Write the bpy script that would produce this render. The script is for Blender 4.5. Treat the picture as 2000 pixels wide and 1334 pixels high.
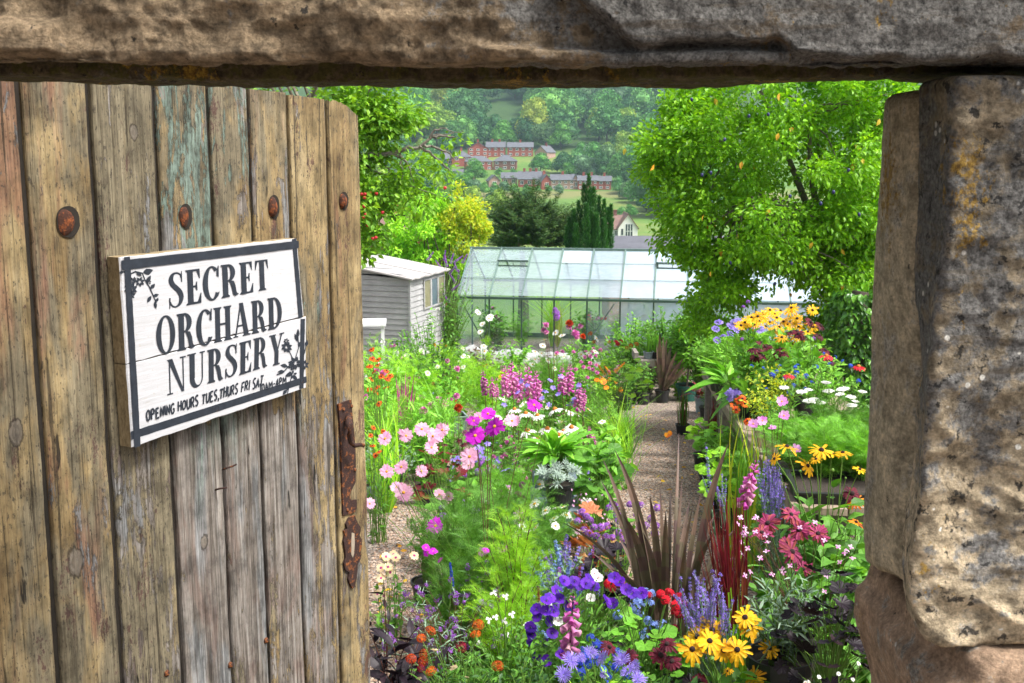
import bpy, math, random
import numpy as np
from mathutils import Vector, Matrix
from math import sin, cos, tan, atan2, radians, pi, sqrt, exp

D = bpy.data
S = bpy.context.scene
COL = S.collection
for o_ in list(D.objects):
    D.objects.remove(o_)
rnd = random.Random(11)
nr = np.random.default_rng(11)

# ------------------------------------------------------------------ camera
FPX = 2200.0                      # focal length in pixels of the 2000 px wide photograph
PITCH = radians(9.47)
CAM = Vector((0, 0, 2.0))
cd = D.cameras.new('camera')
cam = D.objects.new('camera', cd)
COL.objects.link(cam)
cam.location = CAM
cam.rotation_euler = (radians(90) - PITCH, 0, 0)
cd.sensor_width = 36
cd.lens = 36 * FPX / 2000
cd.clip_start = 0.05
cd.clip_end = 6000
cd.dof.use_dof = True
cd.dof.focus_distance = 3.4
cd.dof.aperture_fstop = 20.0
S.camera = cam

# ------------------------------------------------------------------ light
SUN_EL = radians(58)
SUN_AZ = radians(-24)              # measured from +X towards +Y
sun_dir = Vector((cos(SUN_EL) * cos(SUN_AZ), cos(SUN_EL) * sin(SUN_AZ), sin(SUN_EL)))
w = D.worlds.new('World')
S.world = w
w.use_nodes = True
wn = w.node_tree
bg = wn.nodes['Background']
sk = wn.nodes.new('ShaderNodeTexSky')
sk.sky_type = 'NISHITA'
sk.sun_disc = False
sk.sun_elevation = SUN_EL
sk.sun_rotation = radians(90) - SUN_AZ
sk.air_density = 1.0
sk.dust_density = 6.0
sk.ozone_density = 0.6
hs = wn.nodes.new('ShaderNodeHueSaturation')   # an overcast sky: the same sky with its blue greyed by cloud
hs.inputs['Saturation'].default_value = 0.35
wn.links.new(sk.outputs[0], hs.inputs['Color'])
wn.links.new(hs.outputs[0], bg.inputs[0])
bg.inputs[1].default_value = 0.085
ld = D.lights.new('sun', 'SUN')
ld.energy = 1.5
ld.angle = radians(10)
ld.color = (1.0, 0.96, 0.9)
sun = D.objects.new('sun', ld)
COL.objects.link(sun)
sun.location = (8, 2, 12)
sun.rotation_euler = (-sun_dir).to_track_quat('-Z', 'Y').to_euler()

S.view_settings.view_transform = 'Standard'
S.view_settings.look = 'None'
S.view_settings.exposure = 1.78
S.view_settings.gamma = 1.0
S.render.engine = 'CYCLES'
S.cycles.use_denoising = True
S.cycles.max_bounces = 7
S.cycles.diffuse_bounces = 3
S.cycles.glossy_bounces = 2
S.cycles.transmission_bounces = 4
S.cycles.transparent_max_bounces = 12
S.cycles.volume_bounces = 1
S.cycles.sample_clamp_indirect = 4.0
S.cycles.use_adaptive_sampling = False

# ------------------------------------------------------------------ where things stand
def ray(px, py):
    cx = (px - 1000) / FPX
    cy = (667 - py) / FPX
    return Vector((cx, cos(PITCH) + cy * sin(PITCH), -sin(PITCH) + cy * cos(PITCH)))

def P(px, py, Y):
    """the point of the place seen at photo pixel px, py that lies Y metres ahead"""
    d = ray(px, py)
    return CAM + d * (Y / d.y)

def proj(p_):
    r = Vector(p_) - CAM
    dep = r.y * cos(PITCH) - r.z * sin(PITCH); upc = r.y * sin(PITCH) + r.z * cos(PITCH)
    return 1000 + FPX * r.x / dep, 667 - FPX * upc / dep

_prof = [(-50, 0.45), (0, 0.45), (1.0, 0.36), (3.2, 0.108), (18.2, -1.92), (25, -2.0), (34, -5.0), (60, -8), (150, -15), (260, -18.5),
         (330, -19), (400, -15.5), (430, -13.2), (470, -9.5), (520, -2.5), (600, 9), (760, 40), (950, 88), (1250, 150), (1700, 180)]
_px = np.array([a for a, b in _prof]); _pz = np.array([b for a, b in _prof])
def gz(y, x=0.0):
    return float(np.interp(y, _px, _pz)) + (0.0 if y < 60 else 2.0 * sin(x * 0.013 + 1) * min(1, (y - 60) / 200))

def on_ground(px, py, y0=2.0, y1=1200):
    d = ray(px, py)
    t = y0
    while t < y1:
        p = CAM + d * (t / d.y)
        if p.z <= gz(p.y, p.x):
            return p
        t *= 1.004
    return p

# ------------------------------------------------------------------ noise on arrays
def _hash(ix, iy, iz, seed):
    h = (ix * 374761393 + iy * 668265263 + iz * 2147483647 + seed * 144269504) & 0xffffffff
    h = ((h ^ (h >> 13)) * 1274126177) & 0xffffffff
    h = ((h ^ (h >> 16)) * 2246822519) & 0xffffffff
    return ((h ^ (h >> 15)) & 0xffffff) / float(0xffffff)

def vnoise(p, seed=0):
    p = np.asarray(p, float)
    i = np.floor(p).astype(np.int64)
    f = p - i
    f = f * f * f * (f * (f * 6 - 15) + 10)
    r = 0
    for dx in (0, 1):
        for dy in (0, 1):
            for dz in (0, 1):
                wgt = (f[:, 0] if dx else 1 - f[:, 0]) * (f[:, 1] if dy else 1 - f[:, 1]) * (f[:, 2] if dz else 1 - f[:, 2])
                r = r + wgt * _hash(i[:, 0] + dx, i[:, 1] + dy, i[:, 2] + dz, seed)
    return r * 2 - 1

def fbm(p, octaves=4, seed=0, gain=0.5, ridged=False):
    p = np.asarray(p, float)
    a, s, tot = 1.0, 0, 0
    for k in range(octaves):
        n = vnoise(p, seed + k * 7)
        if ridged:
            n = 1 - 2 * np.abs(n)
        s = s + a * n
        tot += a
        p = p * 2.03 + 11.7
        a *= gain
    return s / tot

def sstep(a, b, x):
    t = np.clip((x - a) / (b - a), 0, 1)
    return t * t * (3 - 2 * t)

# ------------------------------------------------------------------ mesh building
class MB:
    def __init__(self):
        self.V = []; self.L = []; self.N = []; self.M = []; self.nv = 0

    def add(self, verts, faces, m=0):
        verts = np.asarray(verts, float).reshape(-1, 3)
        n = np.array([len(f) for f in faces], int)
        l = np.array([i for f in faces for i in f], int) + self.nv
        self.V.append(verts); self.L.append(l); self.N.append(n); self.M.append(np.full(len(n), m, int))
        self.nv += len(verts)
        return self

    def batch(self, tpl, R, T, m=0):
        """copies of a template (verts, faces): R k x 3 x 3 (scale included), T k x 3"""
        tv, tf = tpl
        tv = np.asarray(tv, float)
        T = np.asarray(T, float).reshape(-1, 3)
        k = len(T)
        if k == 0:
            return self
        v = np.einsum('kij,nj->kni', np.asarray(R, float), tv) + T[:, None, :]
        n = np.array([len(f) for f in tf], int)
        l = np.array([i for f in tf for i in f], int)
        L = (l[None, :] + (np.arange(k) * len(tv))[:, None] + self.nv).ravel()
        self.V.append(v.reshape(-1, 3)); self.L.append(L); self.N.append(np.tile(n, k))
        self.M.append(np.full(len(n) * k, m, int))
        self.nv += k * len(tv)
        return self

    def box(self, lo, hi, m=0, rot=None, at=None):
        x0, y0, z0 = lo; x1, y1, z1 = hi
        v = np.array([(x0, y0, z0), (x1, y0, z0), (x1, y1, z0), (x0, y1, z0), (x0, y0, z1), (x1, y0, z1), (x1, y1, z1), (x0, y1, z1)], float)
        if rot is not None:
            v = v @ np.array(rot).T
        if at is not None:
            v = v + np.array(at)
        return self.add(v, [(0, 3, 2, 1), (4, 5, 6, 7), (0, 1, 5, 4), (1, 2, 6, 5), (2, 3, 7, 6), (3, 0, 4, 7)], m)

    def tube(self, pts, radii, sides=5, m=0, cap=True):
        pts = np.asarray(pts, float)
        k = len(pts)
        if np.isscalar(radii):
            radii = [radii] * k
        tg = np.gradient(pts, axis=0)
        tg /= (np.linalg.norm(tg, axis=1)[:, None] + 1e-12)
        ref = np.array([0.31, 0.17, 0.93]) if abs(tg[0][2]) < 0.9 else np.array([0.93, 0.31, 0.1])
        v = []
        for i in range(k):
            a = np.cross(tg[i], ref); a /= (np.linalg.norm(a) + 1e-12)
            b = np.cross(tg[i], a)
            for s in range(sides):
                th = 2 * pi * s / sides
                v.append(pts[i] + radii[i] * (a * cos(th) + b * sin(th)))
        f = []
        for i in range(k - 1):
            for s in range(sides):
                s2 = (s + 1) % sides
                f.append((i * sides + s, i * sides + s2, (i + 1) * sides + s2, (i + 1) * sides + s))
        if cap:
            f.append(tuple(range(sides)))
            f.append(tuple(reversed([(k - 1) * sides + s for s in range(sides)])))
        return self.add(v, f, m)

    def bar(self, a, b, wx, wy, m=0, up=(0, 0, 1)):
        """a straight bar of rectangular section from a to b"""
        a = np.array(a, float); b = np.array(b, float)
        t = (b - a); t /= np.linalg.norm(t)
        u = np.array(up, float)
        s = np.cross(t, u)
        if np.linalg.norm(s) < 1e-4:
            s = np.cross(t, np.array([1, 0, 0.0]))
        s /= np.linalg.norm(s); q = np.cross(s, t)
        v = []
        for c in (a, b):
            for i, j in ((-1, -1), (1, -1), (1, 1), (-1, 1)):
                v.append(c + s * i * wx / 2 + q * j * wy / 2)
        return self.add(v, [(3, 2, 1, 0), (4, 5, 6, 7), (0, 1, 5, 4), (1, 2, 6, 5), (2, 3, 7, 6), (3, 0, 4, 7)], m)

    def lathe(self, prof, sides=20, m=0, at=(0, 0, 0)):
        v = []; f = []
        for r, z in prof:
            for s in range(sides):
                th = 2 * pi * s / sides
                v.append((at[0] + r * cos(th), at[1] + r * sin(th), at[2] + z))
        for i in range(len(prof) - 1):
            for s in range(sides):
                s2 = (s + 1) % sides
                f.append((i * sides + s, i * sides + s2, (i + 1) * sides + s2, (i + 1) * sides + s))
        return self.add(v, f, m)

    def mesh(self, name, mats, smooth=False):
        me = D.meshes.new(name)
        V = np.concatenate(self.V) if self.V else np.zeros((0, 3))
        L = np.concatenate(self.L) if self.L else np.zeros(0, int)
        N = np.concatenate(self.N) if self.N else np.zeros(0, int)
        M = np.concatenate(self.M) if self.M else np.zeros(0, int)
        me.vertices.add(len(V)); me.vertices.foreach_set('co', V.astype(np.float32).ravel())
        me.loops.add(len(L)); me.loops.foreach_set('vertex_index', L.astype(np.int32))
        me.polygons.add(len(N))
        st = np.zeros(len(N), np.int32)
        if len(N):
            st[1:] = np.cumsum(N)[:-1]
        me.polygons.foreach_set('loop_start', st)
        me.polygons.foreach_set('loop_total', N.astype(np.int32))
        for m in (mats if isinstance(mats, (list, tuple)) else [mats]):
            me.materials.append(m)
        me.polygons.foreach_set('material_index', M.astype(np.int32))
        me.polygons.foreach_set('use_smooth', np.full(len(N), smooth, bool))
        me.update(calc_edges=True)
        return me

    def build(self, name, mats, parent=None, smooth=False, loc=None):
        o = D.objects.new(name, self.mesh(name, mats, smooth))
        COL.objects.link(o)
        if parent is not None:
            o.parent = parent
        if loc is not None:
            o.location = loc
        return o

def tag(o, label=None, cat=None, group=None, kind=None):
    if label: o['label'] = label
    if cat: o['category'] = cat
    if group: o['group'] = group
    if kind: o['kind'] = kind
    return o

def thing(name, label, cat, loc=(0, 0, 0), rz=0.0, group=None):
    o = D.objects.new(name, None)
    COL.objects.link(o)
    o.location = loc
    o.rotation_euler = (0, 0, rz)
    o.empty_display_size = 0.1
    return tag(o, label, cat, group)

KIDS = {}
def dup(o, parent=None, loc=None, rz=None, scale=None, label=None, group=None):
    c = o.copy()
    COL.objects.link(c)
    if parent is not None:
        c.parent = parent
    if loc is not None: c.location = loc
    if rz is not None: c.rotation_euler = (0, 0, rz)
    if scale is not None: c.scale = (scale,) * 3 if np.isscalar(scale) else scale
    if label: c['label'] = label
    if group: c['group'] = group
    for ch in list(o.children):
        dup(ch, c)
    return c

def put(me, name, parent, loc=(0, 0, 0), rot=None, scale=1.0):
    """one more object on a mesh that is already built"""
    o = D.objects.new(name, me)
    COL.objects.link(o)
    o.parent = parent
    o.location = loc
    if rot is not None:
        o.rotation_euler = rot.to_euler() if not isinstance(rot, (tuple, list)) else rot
    o.scale = (scale,) * 3 if np.isscalar(scale) else scale
    return o

# ------------------------------------------------------------------ materials
class NT:
    def __init__(self, name):
        self.m = D.materials.new(name)
        self.m.use_nodes = True
        self.t = self.m.node_tree
        self.t.nodes.clear()
        self.out = self.t.nodes.new('ShaderNodeOutputMaterial')

    def n(self, typ, ins=None, **props):
        nd = self.t.nodes.new('ShaderNode' + typ)
        for k, v in props.items():
            setattr(nd, k, v)
        for k, v in (ins or {}).items():
            s = nd.inputs[k]
            if isinstance(v, bpy.types.NodeSocket):
                self.t.links.new(v, s)
            else:
                if isinstance(v, tuple) and len(v) == 3 and s.type == 'RGBA':
                    v = v + (1.0,)
                s.default_value = v
        return nd

    def ramp(self, fac, stops, interp='LINEAR'):
        nd = self.n('ValToRGB', {'Fac': fac})
        r = nd.color_ramp
        r.interpolation = interp
        while len(r.elements) > 1:
            r.elements.remove(r.elements[-1])
        for i, (p, c) in enumerate(stops):
            e = r.elements[0] if i == 0 else r.elements.new(p)
            e.position = p
            if np.isscalar(c): c = (c, c, c)
            e.color = tuple(c) + (1.0,)
        return nd.outputs[0]

    def math(self, op, a, b=0.0, c=0.0, clamp=False):
        nd = self.n('Math', {0: a, 1: b, 2: c}, operation=op)
        nd.use_clamp = clamp
        return nd.outputs[0]

    def mix(self, f, a, b, mode='MIX'):
        nd = self.n('Mix', {}, data_type='RGBA', blend_type=mode)
        for s, v in ((nd.inputs[0], f), (nd.inputs[6], a), (nd.inputs[7], b)):
            if isinstance(v, bpy.types.NodeSocket):
                self.t.links.new(v, s)
            else:
                s.default_value = v + (1.0,) if isinstance(v, tuple) and len(v) == 3 else v
        return nd.outputs[2]

    def step(self, x, a, b):
        return self.n('MapRange', {'Value': x, 'From Min': a, 'From Max': b}, interpolation_type='SMOOTHSTEP').outputs[0]

    def noise(self, vec, scale, detail=4, rough=0.55, dist=0.0):
        i = {'Scale': scale, 'Detail': float(detail), 'Roughness': rough, 'Distortion': dist}
        if vec is not None: i['Vector'] = vec
        return self.n('TexNoise', i).outputs[0]

    def vor(self, vec, scale, feature='F1', out=0, rand=1.0):
        i = {'Scale': scale, 'Randomness': rand}
        if vec is not None: i['Vector'] = vec
        return self.n('TexVoronoi', i, feature=feature).outputs[out]

    def co(self, which='Object', scale=None, loc=None):
        c = self.n('TexCoord').outputs[which]
        if scale is not None:
            i = {'Vector': c, 'Scale': scale}
            if loc is not None: i['Location'] = loc
            c = self.n('Mapping', i).outputs[0]
        return c

    def bump(self, h, strength=0.5, dist=0.01, normal=None):
        i = {'Height': h, 'Strength': strength, 'Distance': dist}
        if normal is not None: i['Normal'] = normal
        return self.n('Bump', i).outputs[0]

    def done(self, col, rough=0.7, normal=None, metal=0.0, spec=0.4, shader=None, **extra):
        if shader is None:
            i = {'Base Color': col, 'Roughness': rough, 'Metallic': metal, 'Specular IOR Level': spec}
            if normal is not None: i['Normal'] = normal
            i.update({k.replace('_', ' '): v for k, v in extra.items()})
            shader = self.n('BsdfPrincipled', i).outputs[0]
        self.t.links.new(shader, self.out.inputs['Surface'])
        return self.m

def plain(name, col, rough=0.6, metal=0.0, var=0.25, scale=30.0, bump=0.15, spec=0.4):
    t = NT(name)
    n = t.noise(t.co('Object'), scale, 5)
    c = t.ramp(n, [(0.25, tuple(x * (1 - var) for x in col)), (0.75, tuple(min(1, x * (1 + var)) for x in col))])
    return t.done(c, rough, t.bump(n, bump, 0.004), metal, spec)

def leafmat(name, cols, rough=0.5, trans=0.35, tint=(1.15, 1.1, 0.55), spec=0.35):
    """foliage: one tone per leaf, light let through"""
    t = NT(name)
    g = t.n('NewGeometry').outputs['Random Per Island']
    oi = t.n('ObjectInfo').outputs['Random']
    k = len(cols)
    c = t.ramp(g, [((i + 0.5) / k, cols[i]) for i in range(k)])
    n = t.noise(t.co('Object'), 9.0, 2)
    v = t.math('ADD', t.math('MULTIPLY', n, 0.7), t.math('MULTIPLY', oi, 0.25))
    c = t.mix(1.0, c, t.ramp(v, [(0.2, 0.85), (0.75, 1.55)]), 'MULTIPLY')
    p = t.n('BsdfPrincipled', {'Base Color': c, 'Roughness': rough, 'Specular IOR Level': spec}).outputs[0]
    tc = t.mix(1.0, c, tint, 'MULTIPLY')
    tr = t.n('BsdfTranslucent', {'Color': tc}).outputs[0]
    return t.done(None, shader=t.n('MixShader', {0: trans, 1: p, 2: tr}).outputs[0])

def farmat(name, cols, yellow):
    """distant trees: every tree its own tone"""
    t = NT(name)
    oi = t.n('ObjectInfo').outputs['Random']
    g = t.n('NewGeometry').outputs['Random Per Island']
    c = t.ramp(oi, [(i / (len(cols) - 1), cols[i]) for i in range(len(cols))])
    c = t.mix(1.0, c, t.ramp(g, [(0, .65), (1, 1.4)]), 'MULTIPLY')
    n = t.noise(t.co('Object'), .35, 3)
    c = t.mix(t.math('MULTIPLY', t.step(n, .5, .7), .5), c, yellow)
    p = t.n('BsdfPrincipled', {'Base Color': c, 'Roughness': .65, 'Specular IOR Level': .2}).outputs[0]
    tr = t.n('BsdfTranslucent', {'Color': c}).outputs[0]
    return t.done(None, shader=t.n('MixShader', {0: .12, 1: p, 2: tr}).outputs[0])

def petalmat(name, cols, trans=0.3, rough=0.6):
    t = NT(name)
    g = t.n('NewGeometry').outputs['Random Per Island']
    k = len(cols)
    c = t.ramp(g, [((i + 0.5) / k, cols[i]) for i in range(k)])
    oi = t.n('ObjectInfo').outputs['Random']
    c = t.mix(1.0, c, t.ramp(oi, [(0, 0.72), (0.5, 1.0), (1, 1.12)]), 'MULTIPLY')
    n = t.noise(t.co('Object'), 5.0, 4)
    c = t.mix(1.0, c, t.ramp(n, [(0.3, 0.78), (0.6, 1.08)]), 'MULTIPLY')
    p = t.n('BsdfPrincipled', {'Base Color': c, 'Roughness': rough, 'Specular IOR Level': 0.25}).outputs[0]
    tr = t.n('BsdfTranslucent', {'Color': c}).outputs[0]
    return t.done(None, shader=t.n('MixShader', {0: trans, 1: p, 2: tr}).outputs[0])
# ================================================================== stone gateway
def stonemat(name, warm, grey, greyamt, lichen=0.0, white=0.0, black=0.0, scale=1.0, moss=0.0, xg=0.0, zg=0.0, edge=None, con=1.0):
    t = NT(name)
    co = t.co('Object')
    xyz = t.n('SeparateXYZ', {'Vector': co}).outputs
    fine = t.noise(co, 190 * scale, 8, 0.75)
    mid = t.noise(co, 40 * scale, 9, 0.70, 0.12)
    big = t.noise(co, 8.5 * scale, 8, 0.68, 0.2)
    bed = t.noise(t.co('Object', (3, 3, 26)), 3.0, 8, 0.68, 0.3)
    c = t.ramp(mid, [(0.38, tuple(x * (1 - .58 * con) for x in warm)), (0.5, warm), (0.62, tuple(min(1, x * (1 + .6 * con)) for x in warm))])
    gf = t.math('ADD', big, t.math('MULTIPLY', t.math('SUBTRACT', mid, 0.5), 0.9))
    if xg: gf = t.math('ADD', gf, t.math('MULTIPLY', t.math('SUBTRACT', t.step(xyz[0], -0.22, 0.28), 0.5), xg))
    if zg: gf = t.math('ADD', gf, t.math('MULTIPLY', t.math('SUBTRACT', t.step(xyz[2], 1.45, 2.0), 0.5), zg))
    c = t.mix(t.step(gf, 1 - greyamt - 0.06, 1 - greyamt + 0.07), c,
              t.ramp(t.math('ADD', t.math('MULTIPLY', fine, .6), t.math('MULTIPLY', mid, .4)), [(0.40, tuple(x * 0.4 for x in grey)), (0.58, tuple(x * 1.5 for x in grey))]))
    c = t.mix(t.math('MULTIPLY', t.step(bed, 0.52, 0.62), 0.5 * con), c, tuple(x * 0.4 for x in warm))
    if moss:
        n = t.noise(co, 45, 5, 0.7)
        c = t.mix(t.math('MULTIPLY', t.step(n, 0.62 - moss * 0.3, 0.7 - moss * 0.25), 0.85), c, (0.085, 0.08, 0.018))
    if black:
        n = t.noise(t.co('Object', (1, 1, 1), (3, 5, 1)), 46, 7, 0.7)
        c = t.mix(t.math('MULTIPLY', t.step(n, 0.66 - black * 0.25, 0.69 - black * 0.25), .9), c, (0.016, 0.016, 0.016))
    if lichen:
        n = t.noise(t.co('Object', (1, 1, 0.75), (1.3, 4.2, 7)), 62, 9, 0.78)
        reg = t.noise(t.co('Object', (1, 1, 0.5), (2.3, 1.2, 0)), 6, 3, 0.5)
        if edge:
            near = t.math('MULTIPLY', t.step(t.math('ABSOLUTE', t.math('SUBTRACT', xyz[0], edge[0])), edge[1], 0.0), t.math('MULTIPLY', t.step(xyz[2], edge[2] - .08, edge[2] + .04), t.step(xyz[2], edge[3] + .05, edge[3] - .05)))
            reg = t.math('ADD', t.math('MULTIPLY', reg, 0.82), t.math('MULTIPLY', near, 0.24))
        m = t.step(t.math('ADD', n, t.math('MULTIPLY', t.math('SUBTRACT', reg, 0.5), 1.1)), 0.68 - lichen * 0.2, 0.74 - lichen * 0.2)
        c = t.mix(t.math('MULTIPLY', m, 0.85), c, t.ramp(fine, [(0.4, (0.19, 0.10, 0.012)), (0.6, (0.40, 0.25, 0.035))]))
    if white:
        v = t.vor(co, 40)
        sel = t.noise(co, 13, 2, 0.5)
        m = t.math('MULTIPLY', t.step(t.math('ADD', v, t.math('MULTIPLY', t.math('SUBTRACT', fine, .5), .3)), 0.16, 0.11), t.step(sel, 0.60 - white * 0.06, 0.63 - white * 0.06))
        c = t.mix(m, c, (0.62, 0.6, 0.55))
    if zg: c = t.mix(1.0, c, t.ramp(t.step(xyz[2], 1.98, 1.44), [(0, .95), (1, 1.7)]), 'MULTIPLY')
    c = t.mix(1.0, c, t.ramp(fine, [(0.36, 0.66), (0.5, 1.0), (0.62, 1.3)]), 'MULTIPLY')
    h = t.math('ADD', t.math('MULTIPLY', fine, 0.6), t.math('ADD', mid, t.math('MULTIPLY', bed, 0.3)))
    return t.done(c, 0.88, t.bump(fine, 0.3, 0.0025, t.bump(h, 0.85, 0.013)), 0, 0.25)

def rock(mb, lo, hi, res, rad, fn, m=0):
    lo = np.array(lo, float); hi = np.array(hi, float)
    c = (lo + hi) / 2; hs = (hi - lo) / 2
    V = []; Fc = []; nv = 0
    for ax in range(3):
        b, d = [(1, 2), (2, 0), (0, 1)][ax]
        for s in (-1, 1):
            nb = max(2, int(round(2 * hs[b] / res))); nd = max(2, int(round(2 * hs[d] / res)))
            gb, gd = np.meshgrid(np.linspace(-hs[b], hs[b], nb + 1), np.linspace(-hs[d], hs[d], nd + 1), indexing='ij')
            p = np.zeros((gb.size, 3))
            p[:, b] = gb.ravel(); p[:, d] = gd.ravel(); p[:, ax] = s * hs[ax]
            V.append(p)
            for i in range(nb):
                for j in range(nd):
                    q = [nv + i * (nd + 1) + j, nv + (i + 1) * (nd + 1) + j, nv + (i + 1) * (nd + 1) + j + 1, nv + i * (nd + 1) + j + 1]
                    Fc.append(tuple(q) if s > 0 else tuple(reversed(q)))
            nv += len(p)
    p = np.concatenate(V)
    inner = np.clip(p, -(hs - rad), hs - rad)
    n = p - inner
    ln = np.linalg.norm(n, axis=1)[:, None]
    n = n / np.maximum(ln, 1e-9)
    q = inner + n * rad + c
    q = fn(q, n)
    key = np.round(np.concatenate([p], 1), 5)
    _, idx, inv = np.unique(key, axis=0, return_index=True, return_inverse=True)
    inv = inv.ravel()
    mb.add(q[idx], [tuple(int(inv[i]) for i in f) for f in Fc], m)

def edge_curve(pix, Y):
    pts = [P(a, b, Y) for a, b in pix]
    pts.sort(key=lambda v: v.z)
    return np.array([v.z for v in pts]), np.array([v.x for v in pts])

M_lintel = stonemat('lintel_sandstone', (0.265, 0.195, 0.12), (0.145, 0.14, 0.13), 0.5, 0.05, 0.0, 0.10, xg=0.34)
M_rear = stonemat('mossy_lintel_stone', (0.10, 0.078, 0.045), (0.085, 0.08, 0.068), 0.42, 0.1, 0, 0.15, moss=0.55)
M_jamb = stonemat('jamb_sandstone', (0.34, 0.275, 0.185), (0.125, 0.122, 0.116), 0.50, 0.36, 0.9, 0.30, 0.85, zg=0.12, edge=(0.525, 0.07, 1.70, 2.02))
M_jamb2 = stonemat('smooth_jamb_sandstone', (0.50, 0.425, 0.29), (0.32, 0.295, 0.24), 0.42, 0.32, 0, 0.02, con=0.75)
M_base = stonemat('red_sandstone', (0.42, 0.29, 0.195), (0.25, 0.235, 0.205), 0.36, 0.14, 0.6, 0.02, con=0.6)
M_wall = stonemat('walling_stone', (0.25, 0.185, 0.115), (0.12, 0.115, 0.10), 0.48, 0.2, 0.2, 0.2)

GW = Vector((0.75, 1.45, 0.4))
gateway = thing('stone_gateway', 'rough sandstone gateway wall with a chipped lintel framing the nursery entrance', 'gateway', GW)

YF = 1.30
_lz, _lzv = [], []
lx = np.array([P(a, b, YF).x for a, b in ((-300, 116), (0, 117), (500, 121), (1000, 124), (1500, 127), (1800, 128), (2300, 131))])
lz = np.array([P(a, b, YF).z for a, b in ((-300, 116), (0, 117), (500, 121), (1000, 124), (1500, 127), (1800, 128), (2300, 131))])
# the chipped overhang on the face of the lintel, and the squared lump at its end
ox = np.array([P(a, 90, YF).x for a in (930, 1000, 1060, 1125, 1150, 1180, 1215, 1250, 1330, 1430, 1500, 1512, 1545, 1590, 1690, 2300)])
oz = np.array([P(1000, b, YF).z for b in (-190, -160, -70, -12, 14, 45, 78, 97, 86, 88, 90, 82, 108, 110, 119, 121)])
xl = P(113, 80, YF).x; zl0 = P(60, 40, YF).z; zl1 = P(60, 106, YF).z
xled0, xled1 = P(945, 100, YF).x, P(1560, 100, YF).x; zled = P(1000, 99, YF).z

def f_lintel(q, n):
    x, z = q[:, 0], q[:, 2]
    d = np.zeros(len(q))
    bz = np.interp(x, lx, lz)
    front = (n[:, 1] < -0.2).astype(float)
    z2 = z + (bz - 2.105) * sstep(2.45, 2.1, z)
    big = fbm(q * 5.5 + 3, 4, 1)
    rid = fbm(q * np.array([10, 10, 13]), 5, 5, 0.55, True)
    fine = fbm(q * 48, 4, 9)
    left = sstep(ox[3] + 0.03, ox[2] - 0.10, x)
    rough = left * 0.016 + 0.005
    d = rough * (rid * 1.0 + big * 1.0) + 0.004 * fine
    jag = 0.008 * fbm(q * 26, 3, 4)
    over = np.interp(x, ox, oz) + jag
    up = sstep(-0.003, 0.004, z2 - over) * sstep(ox[0], ox[1], x)
    d = d + up * 0.020 - (1 - up) * sstep(ox[1], ox[3], x) * 0.012
    led = sstep(xled0 - 0.004, xled0 + 0.006, x) * sstep(xled1 + .03, xled1 - .03, x) * sstep(zled + 0.004, zled - 0.004, z2 + jag * 0.4)
    d = d + led * 0.022
    lump = sstep(xl + 0.003, xl - 0.003, x + jag * .2) * sstep(zl0 + 0.01, zl0 - 0.01, z2) * sstep(zl1 - 0.004, zl1 + 0.004, z2 + jag * 0.5)
    d = d * (1 - 0.8 * lump) + lump * 0.022
    und = sstep(zl1 + .004, zl1 - .004, z2) * left
    q = q.copy()
    q[:, 1] -= front * (d - und * 0.006)
    q[:, 2] = z2 + 0.012 * sstep(YF, YF + .16, q[:, 1]) * sstep(2.2, 2.1, z) + (1 - front) * (n[:, 2] < -0.5) * (0.006 * fbm(q * 14, 4, 31) + 0.004 * fbm(q * 60, 2, 3)) + 0.004 * fbm(q * 9, 3, 12)
    return q
mb = MB()
rock(mb, (-0.95, YF, 2.105), (0.98, YF + 0.172, 2.36), 0.0036, 0.005, f_lintel)
o = mb.build('lintel', M_lintel, gateway, True, -GW)

rx = np.array([P(a, b, 1.64).x for a, b in ((-300, 158), (0, 160), (500, 169), (1000, 174), (1300, 170), (1740, 158), (2300, 152))])
rz_ = np.array([P(a, b, 1.64).z for a, b in ((-300, 158), (0, 160), (500, 169), (1000, 174), (1300, 170), (1740, 158), (2300, 152))])
def f_rear(q, n):
    x, z = q[:, 0], q[:, 2]
    q = q.copy()
    q[:, 2] = z + (np.interp(x, rx, rz_) - 2.09) * sstep(2.3, 2.09, z) + (n[:, 2] < -0.3) * 0.005 * fbm(q * 40, 4, 2) + 0.004 * fbm(q * 8, 3, 5)
    q[:, 1] -= (n[:, 1] < -0.3) * 0.010 * fbm(q * 14, 4, 8)
    return q
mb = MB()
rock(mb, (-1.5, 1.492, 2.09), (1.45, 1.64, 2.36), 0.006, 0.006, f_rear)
mb.build('rear_lintel', M_rear, gateway, True, -GW)

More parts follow.
